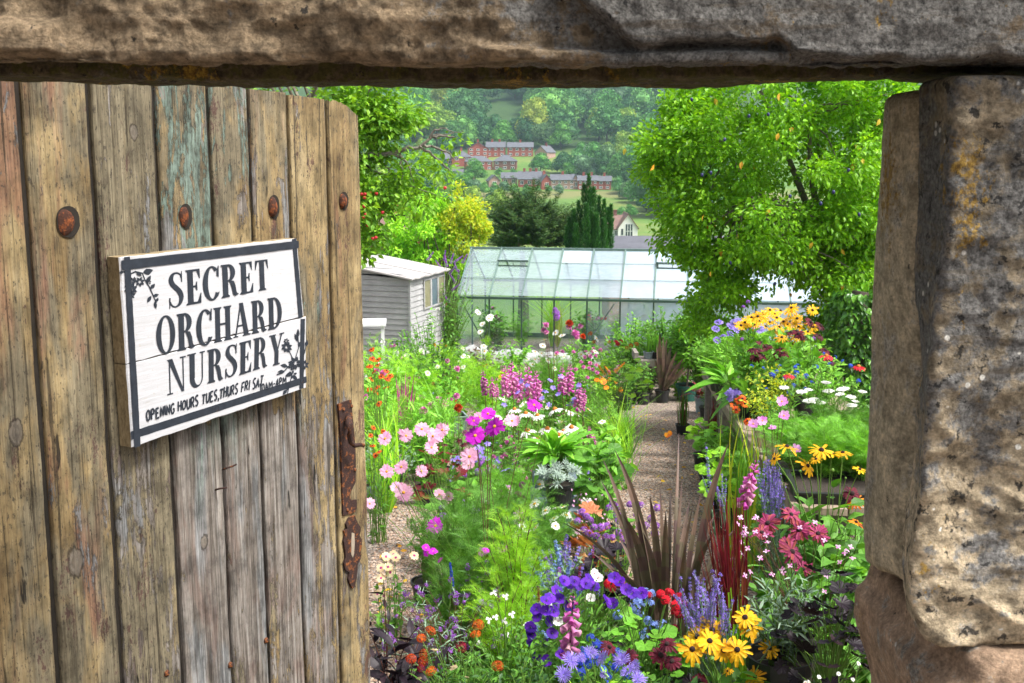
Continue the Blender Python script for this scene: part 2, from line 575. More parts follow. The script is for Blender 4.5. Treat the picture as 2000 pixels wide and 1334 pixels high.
# front jamb stone, rough faced
jz, jx = edge_curve([(1868, 110), (1862, 150), (1856, 300), (1838, 500), (1822, 700), (1812, 760), (1806, 850), (1800, 1000), (1782, 1100), (1778, 1180), (1795, 1240), (1850, 1300)], YF)
kz, kx = edge_curve([(1790, 110), (1790, 300), (1784, 500), (1789, 620), (1796, 720), (1786, 850), (1768, 980), (1760, 1120), (1764, 1190), (1790, 1260)], 1.42)
def f_jamb(q, n):
    q = q.copy()
    x, y, z = q[:, 0].copy(), q[:, 1], q[:, 2]
    e0 = np.interp(z, jz, jx); e1 = np.interp(z, kz, kx)
    f = np.clip((y - YF) / 0.12, 0, 1.2)
    e = e0 * (1 - f) + e1 * f
    near = sstep(0.85, 0.5, x)
    q[:, 0] = x + (e - 0.5) * near
    low = sstep(1.85, 1.62, z)
    hi = 1 - low
    rid = fbm(q * np.array([13, 13, 17]) + 2, 5, 21, 0.55, True)
    big = fbm(q * 5 + 9, 3, 22)
    scal = fbm(np.stack([q[:, 0] * 9 + q[:, 2] * 16, q[:, 1] * 6, q[:, 2] * 21 - q[:, 0] * 10], 1), 4, 26, 0.5, True)
    pit = fbm(q * 55, 3, 23)
    d = hi * (0.008 * rid + 0.010 * big) + low * (0.011 * scal + 0.018 * big) + 0.0032 * pit
    # the hollow struck out of the lower corner
    hx, hz = P(1900, 980, YF).x, P(1900, 980, YF).z
    r2 = ((q[:, 0] - hx) / 0.045) ** 2 + ((z - hz) / 0.085) ** 2
    d = d - 0.022 * np.exp(-r2) - 0.012 * sstep(0.02, -0.05, q[:, 0] - jx.min() - 0.04) * low
    fr = (n[:, 1] < -0.2)
    q[:, 1] -= fr * d
    q[:, 0] -= (n[:, 0] < -0.3) * (0.004 * fbm(q * 12, 4, 28) + 0.002 * pit)
    q[:, 2] += (np.abs(n[:, 2]) > 0.4) * 0.006 * fbm(q * 10, 3, 29)
    return q
mb = MB()
rock(mb, (0.5, YF, 1.400), (0.95, 1.418, 2.088), 0.0042, 0.011, f_jamb)
mb.build('jamb_stone', M_jamb, gateway, True, -GW)

sz, sx = edge_curve([(1735, 130), (1730, 165), (1723, 260), (1713, 400), (1705, 550), (1697, 700), (1690, 850), (1684, 960), (1681, 1050), (1688, 1120), (1704, 1160)], 1.60)
def f_jamb2(q, n):
    q = q.copy()
    x, y, z = q[:, 0].copy(), q[:, 1], q[:, 2]
    e1 = np.interp(z, sz, sx)
    e0 = np.interp(z, kz, kx) + 0.004
    f = np.clip((y - 1.425) / 0.175, 0, 1)
    e = e0 * (1 - f) + e1 * f - 0.010 * np.sin(pi * f)
    q[:, 0] = x + (e - 0.5) * sstep(0.7, 0.5, x)
    s = fbm(np.stack([q[:, 0] * 14, q[:, 1] * 22, q[:, 2] * 5], 1), 4, 33)
    q[:, 0] -= (n[:, 0] < -0.2) * (0.006 * s + 0.0016 * fbm(q * 60, 3, 34))
    q[:, 2] += (n[:, 2] < -0.4) * (-0.25 * (q[:, 1] - 1.6) - 0.028) * 0.9
    return q
mb = MB()
rock(mb, (0.5, 1.425, 1.425), (0.75, 1.60, 2.080), 0.0055, 0.018, f_jamb2)
mb.build('jamb_stone', M_jamb2, gateway, True, -GW)

bz_, bx_ = edge_curve([(1700, 1138), (1676, 1160), (1672, 1200), (1678, 1235), (1692, 1275), (1702, 1334), (1702, 1420), (1690, 1700), (1670, 2300)], 1.60)
def f_base(q, n):
    q = q.copy()
    x, y, z = q[:, 0].copy(), q[:, 1], q[:, 2]
    e = np.interp(z, bz_, bx_) + 0.02 * sstep(1.40, 1.27, y)
    q[:, 0] = x + (e - 0.45) * sstep(0.8, 0.45, x)
    d = 0.008 * fbm(q * 9, 4, 41) + 0.002 * fbm(q * 50, 3, 42)
    q += n * d[:, None]
    q[:, 2] += (n[:, 2] > 0.4) * 0.012 * fbm(q * 6, 2, 43)
    return q
mb = MB()
rock(mb, (0.45, 1.27, 0.95), (1.2, 1.63, 1.396), 0.0065, 0.025, f_base)
mb.build('base_stone', M_base, gateway, True, -GW)

# the rest of the wall, in coursed blocks: both sides of the opening and above it
def f_block(seed):
    def f(q, n):
        d = 0.012 * fbm(q * 6 + seed, 4, 51) + 0.003 * fbm(q * 40, 2, 52)
        return q + n * d[:, None]
    return f
mb = MB()
k = 0
def blocks(x0, x1, z0, z1, h=0.27):
    global k
    z = z0
    while z < z1 - 0.06:
        hh = min(h * rnd.uniform(0.8, 1.2), z1 - z)
        if z1 - z - hh < 0.1: hh = z1 - z
        x = x0
        while x < x1 - 0.02:
            ll = min(rnd.uniform(0.28, 0.6), x1 - x)
            if x1 - x - ll < 0.16: ll = x1 - x
            rock(mb, (x + .004, 1.31, z + .004), (x + ll - .004, 1.62, z + hh - .004), 0.04, 0.02, f_block(k * 3.1))
            k += 1
            x += ll
        z += hh
blocks(-3.6, -1.10, 0.25, 2.1)
blocks(1.22, 3.8, 0.25, 1.39)
blocks(0.97, 3.8, 1.4, 2.09)
blocks(-3.6, -0.96, 2.11, 2.37)
blocks(1.0, 3.8, 2.11, 2.37)
blocks(-3.6, 3.8, 2.38, 2.72)
blocks(0.50, 1.2, 0.2, 0.94)
mb.build('walling', M_wall, gateway, True, -GW)

# ================================================================== the gate
TH = radians(27.6)
gd = Vector((sin(TH), cos(TH), 0)); gn = Vector((cos(TH), -sin(TH), 0))       # along the leaf; out of its face
p0 = P(220, 500, 2.15)
u_h = -(p0.y - 1.70) / gd.y
HINGE = p0 + gd * u_h
HINGE.z = gz(HINGE.y) + 0.06
gate = thing('wooden_gate', 'weathered plank gate with peeling ochre paint standing open on the entrance', 'gate', HINGE, pi / 2 - TH)

def guz(px, py, off=0.0):
    """where photo pixel px, py falls on the face of the gate (off: metres in front of it): along, up"""
    d = ray(px, py)
    q0 = HINGE + gn * off
    t = (q0 - CAM).dot(gn) / d.dot(gn)
    q = CAM + d * t
    return (q - HINGE).dot(gd), q.z - HINGE.z

t = NT('peeling_gate_paint')
co = t.co('Object')
sep = t.n('SeparateXYZ', {'Vector': co}).outputs
def oa(name): return t.n('Attribute', attribute_type='OBJECT', attribute_name=name).outputs['Fac']
seed = t.n('CombineXYZ', {0: oa('seed'), 1: 0.0, 2: oa('seed')}).outputs[0]
cs = t.n('VectorMath', {0: co, 1: seed}, operation='ADD').outputs[0]
kx_ = t.math('MULTIPLY', t.math('SUBTRACT', sep[0], oa('knot_u')), 1.6)
kz_ = t.math('SUBTRACT', sep[2], oa('knot_z'))
kd = t.math('MULTIPLY', t.math('SQRT', t.math('ADD', t.math('MULTIPLY', kx_, kx_), t.math('MULTIPLY', kz_, kz_))), oa('knot_r'))
def stretch(sx_, sz_): return t.n('Mapping', {'Vector': cs, 'Scale': (sx_, sx_, sz_)}).outputs[0]
def mul(a, b): return t.math('MULTIPLY', a, b)
def add(a, b): return t.math('ADD', a, b)
warp = t.noise(stretch(3, 1.2), 3, 3)
grain = t.noise(stretch(70, 2.2), 1.0, 8, 0.72, 0.6)
streak = t.noise(stretch(260, 6.0), 1.0, 5, 0.7, 0.3)
flake = t.noise(stretch(34, 6.0), 1.0, 9, 0.74, 0.9)
flake2 = t.noise(stretch(150, 60), 1.0, 6, 0.72)
patch = t.noise(stretch(8, 1.7), 1.0, 5, 0.62, 0.8)
patch2 = t.noise(t.n('Mapping', {'Vector': cs, 'Scale': (9, 9, 2.6), 'Location': (4, 1, 7)}).outputs[0], 1.0, 5, 0.65, 0.6)
zf = t.step(t.math('ADD', sep[2], mul(t.math('SUBTRACT', patch, 0.5), 0.8)), 0.98, 1.22)
amt = add(mul(zf, oa('paint_top')), mul(t.math('SUBTRACT', 1.0, zf), oa('paint_low')))
field = add(mul(flake, 0.52), add(mul(patch, 0.34), mul(flake2, 0.14)))
pm = t.step(t.math('SUBTRACT', amt, field), -0.004, 0.004)
rim = t.math('MULTIPLY', t.step(t.math('SUBTRACT', amt, field), -0.014, -0.004), t.step(t.math('SUBTRACT', amt, field), 0.004, -0.002))
bare = t.ramp(add(mul(grain, 0.62), mul(streak, 0.38)),
              [(0.36, (0.030, 0.025, 0.020)), (0.44, (0.12, 0.102, 0.085)), (0.51, (0.22, 0.195, 0.17)), (0.57, (0.31, 0.285, 0.255)), (0.66, (0.46, 0.44, 0.42))])
bare = t.mix(mul(t.step(patch2, 0.50, 0.60), 0.55), bare, t.ramp(grain, [(0.40, (0.085, 0.045, 0.034)), (0.60, (0.27, 0.18, 0.145))]))
bare = t.mix(mul(t.step(patch, 0.53, 0.62), 0.55), bare, t.ramp(streak, [(0.40, (0.10, 0.115, 0.12)), (0.60, (0.34, 0.37, 0.39))]))
teal = t.ramp(add(mul(flake2, .5), mul(streak, .5)), [(0.42, (0.075, 0.105, 0.085)), (0.56, (0.20, 0.29, 0.24))])
tm = t.step(t.math('SUBTRACT', add(oa('teal'), mul(t.math('SUBTRACT', patch2, 0.5), 1.3)), mul(flake, 0.6)), -0.02, 0.02)
under = t.mix(mul(mul(tm, zf), 0.85), bare, teal)
ochre = t.ramp(add(mul(streak, 0.45), mul(warp, 0.55)),
               [(0.36, (0.155, 0.10, 0.043)), (0.46, (0.265, 0.19, 0.09)), (0.54, (0.355, 0.27, 0.135)), (0.66, (0.45, 0.36, 0.21))])
dirty = t.ramp(add(mul(streak, .5), mul(grain, .5)), [(0.40, (0.085, 0.075, 0.052)), (0.60, (0.27, 0.24, 0.165))])
dirt_f = mul(t.step(add(patch2, mul(oa('dirt'), 0.34)), 0.48, 0.63), 0.85)
paint = t.mix(dirt_f, ochre, dirty)
pink = mul(t.step(add(patch, oa('pink')), 0.55, 0.68), 0.6)
paint = t.mix(pink, paint, t.ramp(streak, [(0.40, (0.17, 0.06, 0.042)), (0.60, (0.34, 0.17, 0.11))]))
plum = t.step(add(mul(flake2, 0.42), mul(t.noise(stretch(16, 5), 1.0, 4), 0.58)), 0.575, 0.60)
paint = t.mix(mul(plum, 0.8), paint, (0.085, 0.036, 0.036))
chip = t.step(flake2, 0.425, 0.405)
paint = t.mix(mul(chip, 0.8), paint, (0.055, 0.046, 0.034))
crack = t.step(t.noise(stretch(85, 1.3), 1.0, 6, 0.75, 0.5), 0.415, 0.385)
paint = t.mix(mul(crack, 0.8), paint, (0.045, 0.034, 0.022))
col = t.mix(pm, under, paint)
col = t.mix(mul(rim, 0.7), col, (0.035, 0.028, 0.02))
# knots
kd = add(kd, add(mul(t.math('SUBTRACT', flake2, 0.5), 0.02), mul(t.math('SUBTRACT', patch, 0.5), 0.05)))
kring = t.math('MULTIPLY', t.math('SINE', mul(kd, 620.0)), t.step(grain, 0.42, 0.6))
kcol = t.ramp(add(mul(kring, 0.25), 0.5), [(0.2, (0.10, 0.08, 0.06)), (0.8, (0.25, 0.22, 0.18))])
km = t.step(kd, 0.020, 0.017)
kedge = mul(t.step(kd, 0.0235, 0.0205), t.step(kd, 0.0165, 0.0195))
col = t.mix(mul(km, 0.85), col, kcol)
col = t.mix(mul(kedge, 0.8), col, (0.035, 0.027, 0.02))
hole = t.step(t.noise(stretch(30, 5), 1.0, 4, 0.5), 0.315, 0.295)
col = t.mix(mul(hole, 0.9), col, (0.016, 0.013, 0.011))
wear = t.noise(stretch(20, 12), 1.0, 6, 0.7)
col = t.mix(1.0, col, t.ramp(wear, [(0.38, 0.5), (0.5, 0.88), (0.62, 1.15)]), 'MULTIPLY')
h = add(mul(pm, 0.45), add(mul(grain, 1.1), add(mul(flake, 0.5), mul(streak, .35))))
h = t.math('SUBTRACT', h, add(mul(hole, 0.9), mul(crack, 0.35)))
h = add(h, mul(mul(km, kring), 0.2))
M_gate = t.done(col, t.math('SUBTRACT', 0.88, mul(pm, 0.2)), t.bump(h, 0.9, 0.005), 0, 0.3)
M_gwood = plain('recess_shade_wood', (0.018, 0.014, 0.010), 0.9, 0, 0.5, 40, 0.5)  # near-black colour stands in for the shade in grooves and bolt holes
def rustmat(name, dark, warm, amt):
    t = NT(name)
    co = t.co('Object')
    a = t.noise(co, 55, 6, 0.7); b = t.noise(co, 220, 4, 0.7)
    c = t.mix(t.step(a, 0.62 - amt * 0.3, 0.72 - amt * 0.25), dark, t.ramp(b, [(0.3, tuple(x * 0.5 for x in warm)), (0.7, warm)]))
    return t.done(c, 0.75, t.bump(t.math('ADD', a, b), 0.7, 0.004), 0.25, 0.4)
M_rust = rustmat('rusted_iron', (0.045, 0.022, 0.018), (0.33, 0.11, 0.03), 0.35)
M_rust2 = rustmat('orange_rust', (0.06, 0.022, 0.012), (0.30, 0.085, 0.022), 0.5)

edges = [[(-260, 250), (-180, 1334)], [(47, 250), (118, 1334)], [(183, 250), (240, 1334)], [(310, 250), (357, 1334)], [(412, 250), (457, 1334)],
         [(488, 250), (530, 1334)], [(562, 250), (602, 1334)], [(634, 250), (675, 1334)], [(698, 260), (730, 1300)]]
eu = [sum(guz(*q)[0] for q in e) / 2 for e in edges]
eu[0] = 0.02
tx = [0.0] + [guz(a, b)[0] for a, b in ((470, 170), (487, 174), (560, 184), (632, 195), (668, 200), (697, 226))]
tz = [guz(470, 150)[1] + 0.02] + [guz(a, b)[1] for a, b in ((470, 170), (487, 174), (560, 184), (632, 195), (668, 200), (697, 226))]
PL = [  # paint_top, paint_low, teal, dirt, pink, knot px
    (0.60, 0.575, -0.3, 0.05, 0.09, (30, 845)),
    (0.60, 0.56, -0.1, 0.22, 0.02, (152, 1095)),
    (0.56, 0.525, 0.18, 0.55, -0.1, (262, 258)),
    (0.500, 0.405, 0.36, 0.1, 0.0, (398, 1058)),
    (0.520, 0.435, 0.34, 0.25, 0.02, (445, 210)),
    (0.545, 0.430, 0.24, 0.1, 0.03, (540, 440)),
    (0.555, 0.475, 0.26, 0.0, -0.06, (590, 700)),
    (0.60, 0.53, 0.05, -0.05, 0.0, (716, 1222)),
]
GAP = [0.004, 0.014, 0.012, 0.0105, 0.009, 0.009, 0.009, 0.0105, 0.0]
for i in range(8):
    u0, u1 = eu[i] + GAP[i] / 2, eu[i + 1] - GAP[i + 1] / 2
    zt = float(np.interp((u0 + u1) / 2, tx, tz))
    zs = np.concatenate([np.arange(0.0, zt - 0.09, 0.009), zt - np.array([0.08, 0.07, 0.06, 0.05, 0.04, 0.03, 0.022, 0.015, 0.009, 0.004, 0.0])])
    wv = u1 - u0
    a = np.concatenate([[0, 0, 0.0012, 0.004], np.linspace(0.008, wv - 0.008, 22), [wv - 0.004, wv - 0.0012, wv, wv]])
    yy = np.concatenate([[0.022, 0.005, 0.0014, 0.0002], np.zeros(22), [0.0002, 0.0014, 0.005, 0.022]])
    A, Z = np.meshgrid(a, zs, indexing='ij')
    Yv = np.repeat(yy[:, None], len(zs), 1)
    q = np.stack([A.ravel() + u0, Yv.ravel(), Z.ravel()], 1)
    top = np.interp(q[:, 0], tx, tz)
    q[:, 2] = q[:, 2] + (top - zt) * sstep(zt - 0.15, zt, q[:, 2])
    ed = np.minimum(q[:, 0] - u0, u1 - q[:, 0])
    wob = fbm(np.stack([q[:, 0] * 0 + i * 7.3 + (q[:, 0] > (u0 + u1) / 2) * 3, q[:, 2] * 9, q[:, 2] * 0], 1), 4, 61)
    q[:, 0] += np.where(q[:, 0] > (u0 + u1) / 2, 1, -1) * (wob * 0.0022 - 0.001) * sstep(0.02, 0.0, ed)
    q[:, 1] += 0.0016 * fbm(np.stack([q[:, 0] * 60, q[:, 2] * 3, q[:, 0] * 0 + i], 1), 4, 62) + 0.0018 * (1 - fbm(np.stack([q[:, 0] * 30 + i, q[:, 2] * 14, q[:, 2] * 0], 1), 4, 63)) * sstep(0.012, 0.0, ed) * (q[:, 1] < 0.01)
    q[:, 2] += 0.004 * fbm(np.stack([q[:, 0] * 90, q[:, 2] * 0, q[:, 2] * 0 + i], 1), 3, 64) * (q[:, 2] > top - 0.004)
    nz = len(zs); na = len(a)
    f = [(p * nz + s, (p + 1) * nz + s, (p + 1) * nz + s + 1, p * nz + s + 1) for p in range(na - 1) for s in range(nz - 1)]
    f.append(tuple([p * nz + nz - 1 for p in range(na)]))
    f.append((0, nz - 1, (na - 1) * nz + nz - 1, (na - 1) * nz))
    m = MB().add(q, f)
    if i < 7:
        m.box((u1 - 0.001, 0.012, 0.0), (u1 + GAP[i + 1] + 0.001, 0.019, zt - 0.01), 1)
    pk = m.build('plank', [M_gate, M_gwood], gate, False)
    pt, plw, tl, dr, pkn, kp = PL[i]
    ku, kzv = guz(*kp)
    for a_, b_ in (('paint_top', pt), ('paint_low', plw), ('teal', tl), ('dirt', dr), ('pink', pkn), ('knot_u', ku), ('knot_z', kzv), ('seed', i * 3.37), ('knot_r', (1.0, 0.62, 1.25, 0.9, 9.0, 9.0, 1.7, 1.3)[i])):
        pk[a_] = float(b_)
GU = eu[-1]
for zc in (0.35, 1.05, guz(400, 410)[1]):
    MB().box((0.03, 0.0235, zc - 0.06), (GU - 0.01, 0.062, zc + 0.06)).build('ledge', M_gwood, gate)

# rusty coach bolts in their holes, nail heads
def bolt(px, py, ru, rz2, proud):
    u, z = guz(px, py)
    prof = []
    m = MB()
    v = []; f = []
    for i in range(7):
        a = i / 6 * pi / 2
        for s in range(16):
            th = 2 * pi * s / 16
            rr = cos(a) * (1 + 0.06 * sin(th * 3 + px))
            v.append((ru * rr * cos(th), -proud * sin(a) - 0.001, rz2 * rr * sin(th)))
    for i in range(6):
        for s in range(16):
            f.append((i * 16 + s, (i + 1) * 16 + s, (i + 1) * 16 + (s + 1) % 16, i * 16 + (s + 1) % 16))
    m.add(v, f)
    # the worn hole round it: a flat disc with its shade painted in
    n = 24
    v = [(0.005 + (ru * 1.3 + 0.001) * cos(2 * pi * s / n) * (1 + 0.05 * sin(s * .9)), -0.0022, 0.001 + rz2 * 1.2 * sin(2 * pi * s / n) * (1 + 0.05 * sin(s * .7))) for s in range(n)]
    m.add(v, [tuple(range(n))], 1)
    o = m.build('bolt_head', [M_rust2, M_gwood], gate, True)
    o.location = (u, 0, z)
for b in ((127, 434, 0.0195, 0.0245, 0.006), (358, 423, 0.013, 0.022, 0.006), (531, 405, 0.014, 0.0235, 0.011), (668, 393, 0.0135, 0.019, 0.011)):
    bolt(*b)
for (px, py) in ((519, 1251), (449, 1299), (325, 1315), (505, 600)):
    u, z = guz(px, py)
    m = MB().lathe([(0, -0.006), (0.005, -0.005), (0.0075, -0.002), (0.0075, 0.002)], 10)
    o = m.build('nail_head', M_rust, gate, True); o.location = (u, 0, z); o.rotation_euler = (-pi / 2, 0, 0)
for (px, py, dx, dz) in ((435, 913, 0.018, 0.006), (420, 953, 0.012, 0.001)):
    u, z = guz(px, py)
    MB().tube([(u, 0.004, z - 0.006), (u, -0.012, z), (u + dx * 0.6, -0.02, z + dz * 0.5), (u + dx, -0.024, z + dz)], 0.0022, 6).build('bent_nail', M_rust, gate)

def plate(pts, off, thick, mat_, name, parent, s=3.257, ox_=620, oy_=750, bump_=0.0):
    q = [guz(ox_ + a / s, oy_ + b / s, off) for a, b in pts]
    n = len(q)
    v = [(u, -off, z) for u, z in q] + [(u, -off + thick, z) for u, z in q]
    f = [tuple(reversed(range(n))), tuple(range(n, 2 * n))] + [(i, (i + 1) % n, n + (i + 1) % n, n + i) for i in range(n)]
    return MB().add(v, f).build(name, mat_, parent)
lp = plate([(135, 130), (175, 112), (215, 100), (228, 240), (243, 395), (244, 520), (243, 625), (226, 660), (212, 690), (208, 720), (215, 742), (232, 738), (250, 735), (252, 765), (250, 790), (240, 815), (200, 828), (165, 838), (160, 700), (155, 520), (148, 330)], 0.005, 0.006, M_rust, 'latch_plate', gate)
plate([(205, 850), (240, 835), (248, 862), (255, 880), (275, 910), (276, 935), (268, 960), (283, 990), (283, 1030), (275, 1060), (280, 1090), (272, 1120), (258, 1150), (255, 1190), (250, 1230), (240, 1290), (226, 1302), (205, 1265), (198, 1240), (205, 1200), (180, 1185), (171, 1140), (180, 1110), (178, 1060), (168, 1000), (176, 960), (170, 935), (190, 920), (183, 890), (195, 870)], 0.006, 0.007, M_rust, 'escutcheon', gate)
plate([(219, 945), (235, 950), (238, 1010), (233, 1080), (226, 1105), (216, 1085), (216, 1000)], 0.0068, 0.001, plain('pale_slot_wood', (0.30, 0.25, 0.19)), 'keyhole_slot', gate)
hp = [(196, 205, .006), (198, 230, .018), (203, 262, .026), (205, 320, .030), (213, 372, .032), (236, 392, .034), (272, 386, .042), (300, 392, .050)]
pts = []
for a, b, off in hp:
    u, z = guz(620 + a / 3.257, 750 + b / 3.257, off)
    pts.append((u, -off, z))
m = MB().tube(pts, [0.0085, 0.009, 0.010, 0.0075, 0.0065, 0.006, 0.0052, 0.0045], 8)
m.build('latch_handle', M_rust, gate, True)
for (a, b) in ((155, 160), (206, 140), (180, 800), (228, 545)):
    u, z = guz(620 + a / 3.257, 750 + b / 3.257)
    o = MB().lathe([(0, -0.004), (0.004, -0.003), (0.0055, 0)], 8).build('rivet', M_rust, lp, True); o.location = (u, -0.005, z); o.rotation_euler = (-pi / 2, 0, 0)

# ================================================================== the hand painted sign
SO = 0.036
def suz(px, py): return np.array(guz(px, py, SO))
cs_ = [suz(233, 503), suz(580, 465.5), suz(594, 617), suz(598.5, 617), suz(598.5, 757), suz(258, 874), suz(246.5, 690)]
su, szz = guz(400, 820, SO)
SB = HINGE + gd * 0
t = NT('white_sign_paint')
co = t.co('Object')
g = t.noise(t.co('Object', (4, 1, 60)), 3, 5, 0.65, 0.4)
sp = t.noise(co, 130, 4, 0.7)
c = t.ramp(g, [(0.25, (0.44, 0.445, 0.455)), (0.6, (0.53, 0.54, 0.57))])
c = t.mix(t.math('MULTIPLY', t.step(sp, 0.61, 0.66), 0.6), c, (0.42, 0.36, 0.28))
edge = t.noise(co, 30, 5, 0.7)
c = t.mix(t.math('MULTIPLY', t.step(g, 0.335, 0.30), 0.30), c, (0.35, 0.31, 0.26))
M_white = t.done(c, 0.55, t.bump(g, 0.22, 0.003), 0, 0.4)
t = NT('sawn_sign_edge')
g = t.noise(t.co('Object', (20, 20, 8)), 8, 6, 0.7, 0.5)
M_edge = t.done(t.ramp(g, [(0.3, (0.10, 0.075, 0.04)), (0.5, (0.26, 0.20, 0.11)), (0.75, (0.36, 0.29, 0.18))]), 0.85, t.bump(g, 0.5, 0.003))
t = NT('slate_lettering_paint')
n = t.noise(t.co('Object'), 60, 4, 0.6)
M_letter = t.done(t.ramp(n, [(0.3, (0.014, 0.019, 0.028)), (0.7, (0.028, 0.036, 0.05))]), 0.5, None, 0, 0.4)
sign = thing('nursery_sign', 'white hand painted wooden sign with slate lettering screwed to the plank gate', 'sign', HINGE, pi / 2 - TH)
# a sign stands on its own foot point: its lowest corner
off_loc = Vector((float(cs_[5][0]), -SO, float(cs_[5][1])))
sign.location = HINGE + gd * off_loc.x + gn * SO + Vector((0, 0, off_loc.z))
def sl(uz, y=0.0): return (uz[0] - off_loc.x, y, uz[1] - off_loc.z)

def slab(front, thick, name, wob=True):
    """a board from its outline on the sign's face"""
    pts = []
    n = len(front)
    for i in range(n):
        a, b = np.array(front[i]), np.array(front[(i + 1) % n])
        k = max(1, int(np.linalg.norm(b - a) / 0.02))
        for j in range(k):
            q = a + (b - a) * j / k
            if j and wob: q = q + np.array([nr.normal(0, 0.0006), nr.normal(0, 0.0006)])
            pts.append(q)
    n = len(pts)
    ce = np.mean(pts, axis=0)
    ins = [q + (ce - q) / np.linalg.norm(ce - q) * 0.0025 for q in pts]
    v = [sl(q, 0) for q in ins] + [sl(q, 0.0025) for q in pts] + [sl(q, thick) for q in pts]
    f = [tuple(reversed(range(n)))] + [(i, (i + 1) % n, n + (i + 1) % n, n + i) for i in range(n)]
    m = MB().add(v, f, 0)
    m.add(v, [(n + i, n + (i + 1) % n, 2 * n + (i + 1) % n, 2 * n + i) for i in range(n)] + [tuple(range(2 * n, 3 * n))], 1)
    return m.build(name, [M_white, M_edge], sign)
seamL = suz(247.3, 712)
slab([cs_[0], cs_[1], cs_[2], seamL + (0, 0.0008)], 0.0325, 'board')
slab([seamL - (0, 0.0008), cs_[3] - (0, 0.0012), cs_[4], cs_[5]], 0.0325, 'board')

LAYER = [0]
def poly2(m, pts, tri=None):
    LAYER[0] += 1
    y = -0.0006 - (LAYER[0] % 24) * 0.00004
    v = [sl(q, y) for q in pts]
    n = len(v)
    ar = sum(pts[i][0] * pts[(i + 1) % n][1] - pts[(i + 1) % n][0] * pts[i][1] for i in range(n))
    f = tuple(range(n)) if ar > 0 else tuple(reversed(range(n)))
    m.add(v, [f])
def strip2(m, L, R):
    LAYER[0] += 1
    y = -0.0006 - (LAYER[0] % 24) * 0.00004
    n = len(L)
    v = [sl(q, y) for q in L] + [sl(q, y) for q in R]
    m.add(v, [(i, i + 1, n + i + 1, n + i) for i in range(n - 1)])
def ribbon2(m, pts, wid):
    pts = [np.array(p, float) for p in pts]
    n = len(pts)
    if np.isscalar(wid): wid = [wid] * n
    L, R = [], []
    for i in range(n):
        tg = pts[min(n - 1, i + 1)] - pts[max(0, i - 1)]
        tg = tg / (np.linalg.norm(tg) + 1e-9)
        nn = np.array([-tg[1], tg[0]])
        L.append(pts[i] + nn * wid[i] / 2); R.append(pts[i] - nn * wid[i] / 2)
    strip2(m, L, R)
def zp(x, y): return suz(200 + x / 2.9, 440 + y / 2.9)      # pixels of the enlarged view of the sign
def bil(quad):
    a, b, c, d = [zp(*q) for q in quad]                      # tl tr br bl
    return lambda s, v: (a * (1 - s) + b * s) * v + (d * (1 - s) + c * s) * (1 - v)

